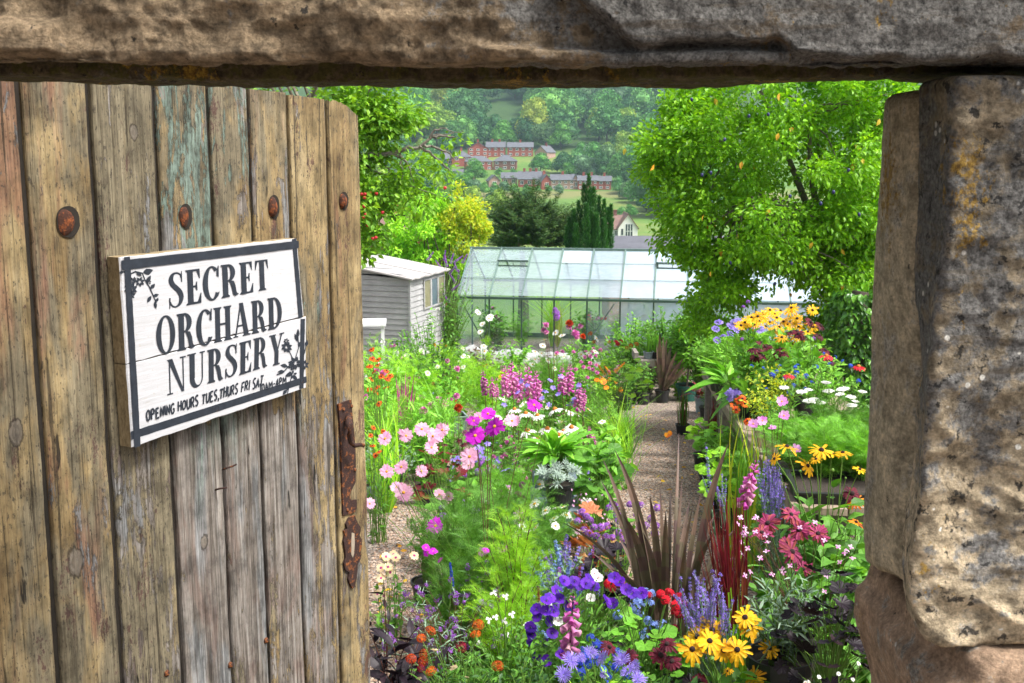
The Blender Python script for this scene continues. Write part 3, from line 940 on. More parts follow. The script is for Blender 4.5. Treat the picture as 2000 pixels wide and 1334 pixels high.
def arc(cx, cy, rx_, ry_, a0, a1, k=18):
    return [(cx + rx_ * cos(radians(a0 + (a1 - a0) * i / k)), cy + ry_ * sin(radians(a0 + (a1 - a0) * i / k))) for i in range(k + 1)]
def letter(ch):
    """strokes of a bold condensed serif capital in a box 0..w x 0..1: ('p', outline) or ('s', left line, right line)"""
    T, H, sf = 0.185, 0.05, 0.055          # thick stem, hairline, serif reach
    o = []
    def rect(x0, y0, x1, y1): o.append(('p', [(x0, y0), (x1, y0), (x1, y1), (x0, y1)]))
    def stem(x, w_=T, s=sf, top=True, bot=True):
        rect(x, 0, x + w_, 1)
        if bot: o.append(('p', [(x - s, 0), (x + w_ + s, 0), (x + w_ + s, 0.03), (x + w_, 0.075), (x, 0.075), (x - s, 0.03)]))
        if top: o.append(('p', [(x - s, 0.97), (x, 0.925), (x + w_, 0.925), (x + w_ + s, 0.97), (x + w_ + s, 1), (x - s, 1)]))
    def ring(cx, cy, rx_, ry_, irx, iry, a0=0, a1=360, k=28):
        o.append(('s', arc(cx, cy, rx_, ry_, a0, a1, k), arc(cx, cy, irx, iry, a0, a1, k)))
    if ch == 'O':
        w_ = 0.62; ring(w_ / 2, 0.5, 0.31, 0.515, 0.145, 0.46)
    elif ch == 'C':
        w_ = 0.56; ring(0.31, 0.5, 0.31, 0.515, 0.135, 0.455, 48, 322)
        o.append(('p', [(0.47, 0.70), (0.545, 0.66), (0.555, 1.0), (0.525, 1.0), (0.48, 0.86)]))
        o.append(('p', [(0.50, 0.20), (0.555, 0.22), (0.50, 0.08), (0.44, 0.11)]))
    elif ch == 'S':
        w_ = 0.5
        c_ = [(0.43, 0.80), (0.39, 0.92), (0.27, 0.965), (0.15, 0.92), (0.105, 0.79), (0.15, 0.66), (0.25, 0.555), (0.36, 0.43), (0.41, 0.27), (0.355, 0.10), (0.22, 0.03), (0.10, 0.09), (0.05, 0.22)]
        wd = [0.04, 0.06, 0.075, 0.12, 0.15, 0.17, 0.185, 0.175, 0.15, 0.11, 0.075, 0.06, 0.04]
        cc = []; ww = []
        for i in range(len(c_) - 1):
            for j in range(4):
                f_ = j / 4
                p_ = [np.array(c_[max(0, min(len(c_) - 1, i + d))]) for d in (-1, 0, 1, 2)]
                cc.append(0.5 * ((2 * p_[1]) + (-p_[0] + p_[2]) * f_ + (2 * p_[0] - 5 * p_[1] + 4 * p_[2] - p_[3]) * f_ ** 2 + (-p_[0] + 3 * p_[1] - 3 * p_[2] + p_[3]) * f_ ** 3))
                ww.append(wd[i] * (1 - f_) + wd[i + 1] * f_)
        o.append(('r', cc, ww))
        o.append(('p', [(0.41, 0.70), (0.455, 0.70), (0.455, 1.0), (0.43, 1.0)]))
        o.append(('p', [(0.025, 0.0), (0.05, 0.0), (0.075, 0.30), (0.025, 0.30)]))
    elif ch == 'E':
        w_ = 0.5; stem(0.06)
        rect(0.2, 0.94, 0.45, 1.0); o.append(('p', [(0.36, 0.95), (0.45, 0.72), (0.47, 0.72), (0.47, 1.0), (0.40, 1.0)]))
        rect(0.2, 0.0, 0.46, 0.06); o.append(('p', [(0.37, 0.05), (0.42, 0.0), (0.49, 0.0), (0.50, 0.30), (0.475, 0.30)]))
        rect(0.2, 0.48, 0.36, 0.535); o.append(('p', [(0.345, 0.38), (0.375, 0.38), (0.375, 0.64), (0.345, 0.64), (0.31, 0.53), (0.31, 0.49)]))
    elif ch == 'R':
        w_ = 0.6; stem(0.06)
        ring(0.25, 0.735, 0.255, 0.265, 0.09, 0.21, -90, 90, 16)
        rect(0.2, 0.945, 0.26, 1.0); rect(0.2, 0.47, 0.26, 0.525)
        o.append(('s', [(0.22, 0.50), (0.30, 0.46), (0.36, 0.30), (0.41, 0.05), (0.47, -0.01), (0.60, 0.03)], [(0.30, 0.50), (0.44, 0.47), (0.50, 0.32), (0.53, 0.12), (0.56, 0.07), (0.60, 0.06)]))
    elif ch == 'T':
        w_ = 0.54; stem(0.185, T, sf, False, True)
        rect(0.04, 0.94, 0.50, 1.0)
        o.append(('p', [(0.02, 0.70), (0.045, 0.70), (0.12, 0.95), (0.12, 1.0), (0.035, 1.0)])); o.append(('p', [(0.52, 0.70), (0.505, 1.0), (0.42, 1.0), (0.42, 0.95), (0.495, 0.70)]))
    elif ch == 'H':
        w_ = 0.66; stem(0.06); stem(0.43); rect(0.2, 0.47, 0.45, 0.53)
    elif ch == 'D':
        w_ = 0.62; stem(0.06)
        ring(0.25, 0.5, 0.34, 0.5, 0.17, 0.445, -90, 90, 20); rect(0.2, 0.945, 0.26, 1.0); rect(0.2, 0.0, 0.26, 0.055)
    elif ch == 'A':
        w_ = 0.64
        o.append(('p', [(0.24, 1.0), (0.39, 1.0), (0.60, 0.0), (0.42, 0.0)])); o.append(('p', [(0.27, 0.98), (0.31, 0.90), (0.115, 0.0), (0.065, 0.0)]))
        rect(0.15, 0.30, 0.45, 0.35); rect(0.0, 0, 0.19, 0.04); rect(0.36, 0, 0.66, 0.04)
    elif ch == 'N':
        w_ = 0.66
        rect(0.08, 0, 0.125, 1); rect(0.54, 0, 0.585, 1); rect(0.0, 0, 0.20, 0.04); rect(0.46, 0.96, 0.66, 1.0)
        o.append(('p', [(0.02, 1.0), (0.20, 1.0), (0.585, 0.0), (0.50, 0.0), (0.06, 0.95)]))
    elif ch == 'U':
        w_ = 0.64
        rect(0.07, 0.27, 0.07 + T, 1); rect(0.0, 0.96, 0.30, 1.0); rect(0.50, 0.27, 0.545, 1); rect(0.43, 0.96, 0.62, 1.0)
        o.append(('s', arc(0.3075, 0.28, 0.2375, 0.30, 180, 360, 16), arc(0.37, 0.28, 0.13, 0.235, 180, 360, 16)))
    elif ch == 'Y':
        w_ = 0.62
        o.append(('p', [(0.05, 1.0), (0.23, 1.0), (0.42, 0.42), (0.25, 0.42)])); o.append(('p', [(0.50, 1.0), (0.56, 1.0), (0.39, 0.44), (0.34, 0.44)]))
        rect(0.25, 0.0, 0.42, 0.45); rect(0.0, 0.96, 0.28, 1.0); rect(0.43, 0.96, 0.63, 1.0); rect(0.19, 0, 0.48, 0.045)
    return o, w_
def dense(pts, closed=True):
    out = []
    n = len(pts)
    for i in range(n if closed else n - 1):
        a, b = pts[i], pts[(i + 1) % n]
        for j in range(3):
            out.append((a[0] + (b[0] - a[0]) * j / 3, a[1] + (b[1] - a[1]) * j / 3))
    if not closed: out.append(pts[-1])
    return out
def write(word, quad, name, gap=0.055):
    fmap = bil(quad)
    ls = [letter(c) for c in word]
    tot = sum(b for _, b in ls) + gap * (len(word) - 1)
    x = 0
    m = MB()
    for strokes, w_ in ls:
        jy = rnd.uniform(-0.012, 0.012)
        F = lambda q: fmap((x + q[0]) / tot, q[1] + jy)
        for st in strokes:
            if st[0] == 'p': poly2(m, [F(q) for q in st[1]])
            elif st[0] == 's': strip2(m, [F(q) for q in st[1]], [F(q) for q in st[2]])
            else:
                c_, w2 = st[1], st[2]
                L, R = [], []
                for i in range(len(c_)):
                    tg = np.array(c_[min(len(c_) - 1, i + 1)]) - np.array(c_[max(0, i - 1)])
                    tg = tg / np.linalg.norm(tg)
                    nn = np.array([-tg[1], tg[0]])
                    hfac = np.array([1, 0.62])
                    L.append(F(np.array(c_[i]) + nn * w2[i] / 2 * hfac)); R.append(F(np.array(c_[i]) - nn * w2[i] / 2 * hfac))
                strip2(m, L, R)
        x += w_ + gap
    m.build(name, M_letter, sign)
write('SECRET', [(366, 268), (938, 192), (944, 362), (374, 474)], 'lettering')
write('ORCHARD', [(300, 522), (1016, 402), (1020, 578), (305, 738)], 'lettering')
write('NURSERY', [(360, 762), (1026, 604), (1020, 778), (366, 962)], 'lettering')

HAND = {'O': [[(.5, 1), (.15, .8), (.05, .45), (.2, .08), (.5, 0), (.8, .15), (.95, .5), (.8, .88), (.5, 1)]], 'P': [[(.1, 0), (.12, 1), (.6, 1), (.85, .8), (.75, .55), (.12, .48)]],
        'E': [[(.85, .98), (.12, 1), (.1, 0), (.9, .02)], [(.12, .52), (.7, .53)]], 'N': [[(.08, 0), (.12, 1), (.85, .02), (.9, 1)]], 'I': [[(.5, 1), (.5, 0)]],
        'G': [[(.9, .85), (.6, 1), (.2, .85), (.05, .45), (.25, .06), (.6, 0), (.9, .2), (.9, .45), (.55, .45)]], 'H': [[(.1, 1), (.1, 0)], [(.9, 1), (.9, 0)], [(.1, .5), (.9, .52)]],
        'U': [[(.08, 1), (.1, .3), (.35, 0), (.7, .05), (.9, .35), (.9, 1)]], 'R': [[(.1, 0), (.12, 1), (.65, 1), (.85, .78), (.7, .52), (.12, .5)], [(.45, .5), (.95, 0)]],
        'S': [[(.88, .9), (.5, 1), (.15, .85), (.2, .6), (.6, .48), (.88, .25), (.6, 0), (.1, .08)]], 'T': [[(0, 1), (1, .98)], [(.5, 1), (.48, 0)]], ',': [[(.5, .12), (.3, -.2)]],
        'F': [[(.9, 1), (.12, 1), (.1, 0)], [(-.1, .5), (.75, .52)]], 'A': [[(.02, 0), (.5, 1), (.95, 0)], [(.2, .38), (.8, .38)]], '1': [[(.4, .8), (.6, 1), (.6, 0)]],
        '0': [[(.5, 1), (.12, .7), (.15, .2), (.5, 0), (.85, .25), (.85, .75), (.5, 1)]], 'M': [[(.02, 0), (.12, 1), (.5, .35), (.88, 1), (.98, 0)]], '-': [[(.1, .45), (.9, .48)]], '4': [[(.7, 0), (.7, 1), (.05, .3), (1, .32)]], ' ': []}
def scrawl(text, quad, lw, wsp=0.5):
    fmap = bil(quad)
    adv = [{'I': .35, ',': .3, ' ': wsp, '1': .5, 'M': 1.05, '-': .6}.get(c, .8) for c in text]
    tot = sum(adv); x = 0
    m = MB()
    for c, a in zip(text, adv):
        jx, jy, js = rnd.uniform(-.03, .03), rnd.uniform(-.05, .05), rnd.uniform(0.9, 1.08)
        for ln in HAND[c]:
            q = dense(ln, False)
            ribbon2(m, [fmap((x + (px_ * 0.82 + py_ * 0.08) * a + jx) / tot, py_ * js + jy) for px_, py_ in q], lw)
        x += a
    m.build('lettering', M_letter, sign)
scrawl('OPENING HOURS TUES,THURS FRI SAT', [(243, 1056), (914, 850), (908, 908), (248, 1110)], 0.0042)
scrawl('10AM-4PM', [(884, 902), (1042, 850), (1042, 898), (890, 944)], 0.0034)

# border bars with their wavering edges, corner leaves and flowers
m = MB()
def bar2(a, b, wa, wb):
    k = 24
    A, B = zp(*a), zp(*b)
    ribbon2(m, [A + (B - A) * i / k for i in range(k + 1)], [(wa + (wb - wa) * i / k) * (1 + rnd.uniform(-.06, .06)) for i in range(k + 1)])
bar2((105, 227), (1110, 108), 0.0185, 0.0165)
bar2((136, 178), (196, 1255), 0.0155, 0.0165)
bar2((1084, 76), (1122, 524), 0.0155, 0.0165)
bar2((1134, 530), (1126, 925), 0.0165, 0.0165)
bar2((160, 1192), (1156, 872), 0.0165, 0.0155)
m.build('border', M_letter, sign)
m = MB()
def leaf2(x, y, ang, L, W):
    a = radians(ang)
    d = np.array([cos(a), -sin(a)]); n_ = np.array([-d[1], d[0]])
    pr = [(0, 0), (.2, .6), (.45, 1), (.7, .7), (1, 0), (.7, -.55), (.45, -.8), (.2, -.5)]
    poly2(m, [zp(*(np.array([x, y]) + d * L * p_[0] + n_ * W / 2 * p_[1])) for p_ in pr])
def stem2(pts, wd=0.003): ribbon2(m, [zp(*q) for q in pts], wd)
def flower2(x, y, r, n_=6):
    for i in range(n_): leaf2(x + r * .16 * cos(i * 6.283 / n_ + .35), y - r * .16 * sin(i * 6.283 / n_ + .35), i * 360 / n_ + 20, r * .72, r * 0.5)
stem2([(118, 262), (150, 280), (185, 262), (225, 272), (240, 310), (265, 350), (285, 395), (305, 440)])
for a in ((228, 268, 15, 60, 42), (245, 330, 60, 55, 28), (270, 360, 50, 40, 25), (285, 400, 15, 35, 22), (275, 400, 240, 45, 24), (295, 430, 280, 45, 22), (300, 435, 60, 30, 18), (120, 262, 200, 30, 20), (190, 262, 320, 40, 26), (180, 290, 270, 40, 24)): leaf2(*a)
flower2(158, 360, 46, 8); flower2(160, 395, 30, 6); flower2(210, 320, 34, 7); flower2(262, 322, 16, 5); flower2(160, 318, 28, 6)
m.build('floral_ornament', M_letter, sign)
m = MB()
stem2([(985, 845), (1020, 835), (1050, 800), (1085, 770), (1110, 690), (1103, 590)]); stem2([(1085, 770), (1075, 830), (1060, 890), (1045, 955)]); stem2([(1085, 770), (1060, 720), (1045, 680)]); stem2([(1120, 790), (1145, 720), (1155, 660)])
for a in ((1108, 690, 60, 45, 26), (1104, 660, 110, 50, 22), (1103, 640, 85, 55, 22), (1050, 800, 170, 45, 26), (1030, 825, 190, 40, 20), (1075, 840, 200, 45, 28), (1075, 850, 320, 40, 24), (1060, 890, 250, 50, 24), (1150, 690, 80, 45, 22), (1143, 730, 110, 40, 22), (1045, 930, 230, 40, 22)): leaf2(*a)
flower2(1042, 690, 38, 8); flower2(1040, 655, 20, 6); flower2(1090, 780, 46, 7); flower2(1072, 800, 28, 6); flower2(1140, 790, 34, 7); flower2(1075, 845, 30, 6)
m.build('floral_ornament', M_letter, sign)
for (x, y) in ((139, 228), (1088, 115), (196, 1182), (1128, 880), (646, 1038)):
    q = zp(x, y)
    o = MB().lathe([(0, -0.001), (0.0035, -0.0012), (0.0055, -0.0025), (0.0062, 0.0)], 10).build('screw', M_rust, sign, True)
    o.location = sl(q, -0.0012); o.rotation_euler = (pi / 2, 0, 0)
# ================================================================== leaves, petals, plants
def nrm(v):
    v = np.asarray(v, float)
    return v / (np.linalg.norm(v, axis=-1, keepdims=True) + 1e-9)

def frames(d, size=1.0, roll=None, wid=1.0, up=(0, 0, 1.0)):
    """rotation matrices whose y axis is d, z axis as near to up as can be"""
    d = nrm(np.atleast_2d(d))
    k = len(d)
    u = np.broadcast_to(np.array(up, float), (k, 3))
    x = np.cross(d, u)
    bad = np.linalg.norm(x, axis=1) < 1e-3
    if bad.any():
        x[bad] = np.cross(d[bad], np.array([1.0, 0.2, 0]))
    x = nrm(x)
    z = np.cross(x, d)
    if roll is not None:
        c, s = np.cos(roll)[:, None], np.sin(roll)[:, None]
        x, z = x * c + z * s, -x * s + z * c
    size = np.broadcast_to(np.asarray(size, float), (k,))
    wid = np.broadcast_to(np.asarray(wid, float), (k,))
    return np.stack([x * (size * wid)[:, None], d * size[:, None], z * size[:, None]], 2)

def leaf(W=0.5, fold=0.15, droop=0.25, prof=((0.18, .7), (0.45, 1), (0.72, .66)), wave=0.0):
    v = [(0, 0, 0)]
    for i, (y, w_) in enumerate(prof):
        hw = W / 2 * w_
        z = -droop * y * y
        s = wave * (1 if i % 2 else -1)
        v += [(-hw, y, z + fold * hw + s), (0, y, z), (hw, y, z + fold * hw - s)]
    v.append((0, 1, -droop))
    n = len(prof)
    f = [(0, 2, 1), (0, 3, 2)]
    for i in range(n - 1):
        a = 1 + 3 * i
        f += [(a, a + 1, a + 4, a + 3), (a + 1, a + 2, a + 5, a + 4)]
    a = 1 + 3 * (n - 1)
    f += [(a, a + 1, 3 * n + 1), (a + 1, a + 2, 3 * n + 1)]
    return v, f
def blade(W=0.05, droop=0.3, seg=5, prof=None):
    v = []; f = []
    for i in range(seg + 1):
        y = i / seg
        hw = W / 2 * ((1 - y ** 2.2) * (0.7 + 0.3 * min(1, y * 4)) if prof is None else float(np.interp(y, *prof))) + 0.0003
        z = -droop * y ** 2.5
        yy = y * (1 - 0.3 * droop * y)
        v += [(-hw, yy, z + hw * 0.35), (hw, yy, z + hw * 0.35)] if False else [(-hw, yy, z), (hw, yy, z)]
    for i in range(seg):
        f.append((2 * i, 2 * i + 1, 2 * i + 3, 2 * i + 2))
    return v, f
def roundleaf(lobes=5, depth=0.18, cup=0.12, k=20, notch=True):
    """a round lobed leaf, stalk joined at its edge, lying along +y"""
    v = [(0, 0.42, -0.02)]
    n = k
    for i in range(n + 1):
        a = -pi / 2 + 0.25 + (2 * pi - 0.5) * i / n
        r = 0.5 * (1 - depth * (0.5 - 0.5 * cos(a * lobes + pi / 2 * lobes)))
        x, y = r * cos(a), 0.48 + r * sin(a)
        v.append((x, y, cup * (x * x + (y - 0.48) ** 2) * 2 - 0.35 * max(0, y - 0.3) ** 2 + 0.02 * sin(i * 2.4)))
    return v, [(0, i + 1, i + 2) for i in range(n)]
def feather(pairs=6, L=0.42, W=0.018, droop=0.25):
    """a leaf of threads: a midrib with forked side threads"""
    v = []; f = []
    def strip(a, b, w_):
        a, b = np.array(a), np.array(b)
        d = b - a; n_ = np.array([-d[1], d[0], 0]); n_ = n_ / (np.linalg.norm(n_) + 1e-9) * w_
        k = len(v)
        v.extend([a - n_, a + n_, b + n_ * .3, b - n_ * .3]); f.append((k, k + 3, k + 2, k + 1))
    z = lambda y: -droop * y * y
    for i in range(3):
        strip((0, i / 3, z(i / 3)), (0, (i + 1) / 3, z((i + 1) / 3)), W)
    for i in range(pairs):
        y = 0.12 + 0.8 * i / pairs
        l = L * (1 - 0.55 * i / pairs)
        for s in (-1, 1):
            b = (s * l * 0.75, y + l * 0.55, z(y) + 0.05 * s * ((i % 2) - .5))
            strip((0, y, z(y)), b, W * .9)
            m_ = (s * l * 0.4, y + l * 0.3, z(y))
            strip(m_, (s * l * 0.42, y + l * 0.75, z(y) + 0.06), W * .8)
    return v, f

L_OV = leaf(0.52, 0.2, 0.2)
L_OV2 = leaf(0.62, 0.25, 0.35, ((.15, .75), (.4, 1), (.7, .7)), 0.02)
L_LAN = leaf(0.24, 0.2, 0.3, ((.2, .8), (.45, 1), (.75, .6)))
L_THIN = leaf(0.12, 0.15, 0.35, ((.2, .9), (.5, 1), (.8, .6)))
L_BIG = leaf(0.36, 0.3, 0.75, ((.1, .45), (.25, .85), (.45, 1), (.65, .88), (.85, .45)), 0.012)
L_TREE = ([(0, 0, 0), (-.27, .38, .05), (-.2, .7, .0), (0, 1, -.16), (.2, .7, .0), (.27, .38, .05), (0, .45, -.03)], [(0, 6, 1), (1, 6, 2), (2, 6, 3), (3, 6, 4), (4, 6, 5), (5, 6, 0)])
L_QUAD = ([(0, 0, 0), (-.3, .5, .06), (0, 1, -.08), (.3, .5, .06)], [(0, 3, 2, 1)])
L_ROUND = roundleaf(5, 0.16)
L_LOBE = roundleaf(7, 0.24, 0.3, 30)
L_FEA = feather()
L_FEA2 = feather(8, 0.5, 0.013, 0.4)

# colours: what the leaf itself has
G = {
    'mid': leafmat('mid_green_leaf', [(0.054, 0.162, 0.017), (0.090, 0.240, 0.024), (0.126, 0.312, 0.034), (0.072, 0.204, 0.022)]),
    'fresh': leafmat('fresh_green_leaf', [(0.122, 0.329, 0.027), (0.183, 0.439, 0.037), (0.091, 0.268, 0.024), (0.232, 0.512, 0.055)]),
    'lime': leafmat('lime_green_leaf', [(0.256, 0.538, 0.032), (0.346, 0.640, 0.038), (0.192, 0.461, 0.028), (0.410, 0.666, 0.051)], 0.5, 0.42),
    'yellow': leafmat('yellow_green_leaf', [(0.322, 0.460, 0.025), (0.460, 0.529, 0.029), (0.230, 0.380, 0.023), (0.575, 0.529, 0.034)], 0.5, 0.42),
    'dark': leafmat('dark_green_leaf', [(0.014, 0.052, 0.009), (0.024, 0.078, 0.012), (0.036, 0.105, 0.015)], 0.5, 0.2),
    'grey': leafmat('silver_green_leaf', [(0.137, 0.231, 0.137), (0.189, 0.294, 0.179), (0.105, 0.189, 0.105), (0.252, 0.357, 0.252)], 0.6, 0.25, (1.0, 1.05, 0.8)),
    'purple': leafmat('purple_black_leaf', [(0.008, 0.004, 0.007), (0.014, 0.007, 0.012), (0.011, 0.008, 0.013), (0.020, 0.008, 0.012)], 0.5, 0.08, (1, .7, .8), 0.3),
    'bronze': leafmat('bronze_leaf', [(0.10, 0.068, 0.05), (0.14, 0.09, 0.065), (0.075, 0.075, 0.04), (0.085, 0.05, 0.045)], 0.42, 0.18, (1, .8, .7), 0.5),
    'red': leafmat('red_leaf', [(0.15, 0.012, 0.022), (0.22, 0.016, 0.028), (0.09, 0.012, 0.018), (0.17, 0.05, 0.02)], 0.45, 0.35, (1, .7, .6)),
    'orange': leafmat('orange_leaf', [(0.42, 0.16, 0.06), (0.50, 0.24, 0.10), (0.35, 0.11, 0.05), (0.48, 0.30, 0.13)], 0.5, 0.3, (1, .8, .6)),
    'plum': leafmat('plum_tree_leaf', [(0.112, 0.288, 0.014), (0.194, 0.433, 0.016), (0.283, 0.551, 0.021), (0.082, 0.217, 0.014), (0.224, 0.484, 0.021), (0.165, 0.367, 0.016)], 0.42, 0.45, (1.2, 1.1, 0.35), 0.42),
    'apple': leafmat('apple_tree_leaf', [(0.115, 0.287, 0.023), (0.184, 0.414, 0.029), (0.276, 0.506, 0.034), (0.081, 0.207, 0.023), (0.230, 0.460, 0.034)], 0.45, 0.42, (1.2, 1.1, 0.4)),
    'yew': leafmat('yew_leaf', [(0.02, 0.07, 0.012), (0.035, 0.105, 0.016), (0.09, 0.14, 0.022), (0.028, 0.088, 0.014)], 0.55, 0.25),
    'cypress': leafmat('irish_yew_leaf', [(0.02, 0.085, 0.018), (0.035, 0.13, 0.026), (0.055, 0.18, 0.034)], 0.55, 0.25),
    'ivy': leafmat('ivy_leaf', [(0.03, 0.10, 0.014), (0.055, 0.17, 0.018), (0.10, 0.26, 0.022)], 0.35, 0.2, spec=0.5),
    'gold': leafmat('fallen_yellow_leaf', [(0.60, 0.38, 0.03), (0.66, 0.30, 0.03), (0.55, 0.44, 0.05)], 0.5, 0.35),
    'stem': leafmat('green_stem', [(0.10, 0.20, 0.03), (0.13, 0.24, 0.04)], 0.55, 0.1),
    'wine': leafmat('wine_red_stem', [(0.09, 0.03, 0.025), (0.13, 0.05, 0.035)], 0.55, 0.1),
}
M_stem = G['stem']
M_bark = plain('grey_bark', (0.17, 0.145, 0.115), 0.85, 0, 0.5, 26, 0.7)
M_bark2 = plain('dark_bark', (0.075, 0.058, 0.045), 0.9, 0, 0.5, 22, 0.7)
C = {
    'pink': petalmat('pale_pink_petal', [(0.76, 0.40, 0.56), (0.80, 0.48, 0.62), (0.72, 0.34, 0.53)]),
    'magenta': petalmat('magenta_petal', [(0.48, 0.012, 0.46), (0.56, 0.02, 0.52), (0.42, 0.01, 0.44)]),
    'yellow': petalmat('golden_petal', [(0.82, 0.44, 0.008), (0.86, 0.52, 0.012), (0.78, 0.38, 0.008)]),
    'amber': petalmat('amber_petal', [(0.78, 0.26, 0.01), (0.80, 0.34, 0.012), (0.66, 0.15, 0.01)]),
    'orange': petalmat('orange_petal', [(0.64, 0.10, 0.008), (0.72, 0.16, 0.01), (0.50, 0.055, 0.008)]),
    'orangered': petalmat('orange_red_petal', [(0.62, 0.06, 0.012), (0.74, 0.12, 0.015), (0.40, 0.025, 0.015)]),
    'red': petalmat('red_petal', [(0.62, 0.012, 0.03), (0.70, 0.02, 0.045), (0.50, 0.01, 0.03)]),
    'crimson': petalmat('crimson_petal', [(0.30, 0.008, 0.04), (0.38, 0.012, 0.05), (0.22, 0.008, 0.03)]),
    'burgundy': petalmat('burgundy_petal', [(0.10, 0.008, 0.02), (0.15, 0.012, 0.028), (0.07, 0.006, 0.018)]),
    'rose': petalmat('dusky_rose_petal', [(0.30, 0.035, 0.11), (0.40, 0.06, 0.16), (0.22, 0.025, 0.07), (0.38, 0.08, 0.07)]),
    'white': petalmat('white_petal', [(0.80, 0.80, 0.76), (0.84, 0.83, 0.78), (0.76, 0.78, 0.72)]),
    'cream': petalmat('cream_petal', [(0.80, 0.66, 0.40), (0.82, 0.72, 0.48), (0.78, 0.58, 0.34)]),
    'foxglove': petalmat('foxglove_petal', [(0.68, 0.14, 0.50), (0.74, 0.24, 0.56), (0.76, 0.42, 0.52), (0.62, 0.09, 0.46)]),
    'lavender': petalmat('lavender_petal', [(0.28, 0.20, 0.66), (0.35, 0.27, 0.72), (0.22, 0.15, 0.58)]),
    'violet': petalmat('violet_petal', [(0.10, 0.015, 0.42), (0.15, 0.025, 0.50), (0.07, 0.01, 0.34)]),
    'purple': petalmat('purple_petal', [(0.34, 0.11, 0.55), (0.42, 0.17, 0.60), (0.28, 0.08, 0.46)]),
    'blue': petalmat('blue_petal', [(0.03, 0.07, 0.52), (0.05, 0.12, 0.62), (0.025, 0.05, 0.42)]),
    'skyblue': petalmat('pale_blue_petal', [(0.24, 0.36, 0.76), (0.30, 0.43, 0.78), (0.20, 0.28, 0.70)]),
    'lilacpink': petalmat('lilac_pink_petal', [(0.66, 0.28, 0.62), (0.72, 0.36, 0.66), (0.60, 0.20, 0.56)]),
    'gaura': petalmat('gaura_petal', [(0.74, 0.36, 0.62), (0.78, 0.52, 0.70), (0.66, 0.20, 0.52)]),
    'bractblue': petalmat('silver_bract', [(0.33, 0.42, 0.36), (0.40, 0.50, 0.42)]),
}
M_eye = plain('dark_flower_eye', (0.030, 0.012, 0.012), 0.8, 0, 0.6, 400, 0.8)
M_eyeY = plain('yellow_flower_eye', (0.66, 0.33, 0.02), 0.7, 0, 0.4, 400, 0.8)
M_eyeO = plain('rust_flower_cone', (0.50, 0.17, 0.02), 0.7, 0, 0.5, 400, 0.8)
M_eyeP = plain('wine_flower_eye', (0.32, 0.015, 0.16), 0.7, 0, 0.4, 300, 0.3)
M_black = plain('black_pot_plastic', (0.018, 0.019, 0.02), 0.42, 0, 0.35, 14, 0.05)
M_soil = plain('potting_compost', (0.035, 0.026, 0.02), 0.95, 0, 0.6, 120, 0.9)
M_terra = plain('pale_clay_pot', (0.42, 0.30, 0.23), 0.8, 0, 0.25, 25, 0.2)
M_greypot = plain('blue_grey_zinc', (0.25, 0.31, 0.34), 0.5, 0.1, 0.3, 12, 0.1)
M_greenpot = plain('green_planter_plastic', (0.022, 0.105, 0.082), 0.4, 0, 0.2, 10, 0.05)

# ------------------------------------------------------------------ flower heads (local +z is where the flower looks)
def petal_ring(mb, n, L, W, r0=0.1, droop=0.1, notch=0.0, lift=0.0, m=0, jit=0.08, phase=0.0, curl=0.0, z0=0.0, base=0.4):
    for i in range(n):
        a = 2 * pi * (i + phase) / n + nr.normal(0, jit * 2.0 / max(4, n))
        l = L * (1 + nr.normal(0, jit)); w_ = W * (1 + nr.normal(0, jit))
        dr = droop + nr.normal(0, jit * 0.8)
        tw = nr.normal(0, jit * 1.2)
        rows = [(0, base), (.3, .78), (.65, 1.0), (.9, .8), (1.0 - notch * .4, .42)]
        v = []
        for y, ww in rows:
            hw = w_ / 2 * ww
            zz = z0 + lift * y - dr * y * y * l * 1.5
            for s in (-1, 0, 1):
                yy = y + (notch * (-0.35 if s == 0 else 0.25) if y > .85 else 0)
                x_, y_ = s * hw, r0 + yy * l
                z_ = zz + (curl * hw if s else 0) + tw * s * hw
                v.append((x_ * cos(a) - y_ * sin(a), x_ * sin(a) + y_ * cos(a), z_))
        f = []
        for q in range(4):
            b = q * 3
            f += [(b, b + 1, b + 4, b + 3), (b + 1, b + 2, b + 5, b + 4)]
        mb.add(v, f, m)
def dome(mb, r, h, m=0, sides=14, z0=0.0, knob=0.12):
    v = []; f = []
    k = 6
    for i in range(k + 1):
        a = i / k * pi / 2
        for s in range(sides):
            rr = r * cos(a) * (1 + knob * ((s + i) % 2 - .5)) + 1e-5
            v.append((rr * cos(2 * pi * (s + .5 * (i % 2)) / sides), rr * sin(2 * pi * (s + .5 * (i % 2)) / sides), z0 + h * sin(a) - 0.1 * r * (i == 0)))
    for i in range(k):
        for s in range(sides):
            f.append((i * sides + s, i * sides + (s + 1) % sides, (i + 1) * sides + (s + 1) % sides, (i + 1) * sides + s))
    mb.add(v, f, m)
def florets(mb, pts, nor, size, tpl, m=0):
    pts = np.asarray(pts, float); nor = nrm(nor)
    k = len(pts)
    # floret lies in the plane across nor: make its +z be nor
    t_ = nrm(np.cross(nor, nr.normal(size=(k, 3))))
    b = np.cross(nor, t_)
    R = np.stack([t_, b, nor], 2) * (size * nr.uniform(.75, 1.25, k))[:, None, None]
    mb.batch(tpl, R, pts, m)
F5 = None
def mk_floret(n=5, w_=0.55, cup=0.15):
    v = [(0, 0, 0)]; f = []
    for i in range(n):
        a = 2 * pi * i / n
        k = len(v)
        for da, r in ((-w_ / 2, .75), (0, 1.0), (w_ / 2, .75)):
            v.append((r * cos(a + da), r * sin(a + da), cup * r))
        f.append((0, k, k + 1, k + 2))
    return v, f
F5 = mk_floret(5, 0.9); F4 = mk_floret(4, 0.7); FN = mk_floret(3, 0.6, 0.4)
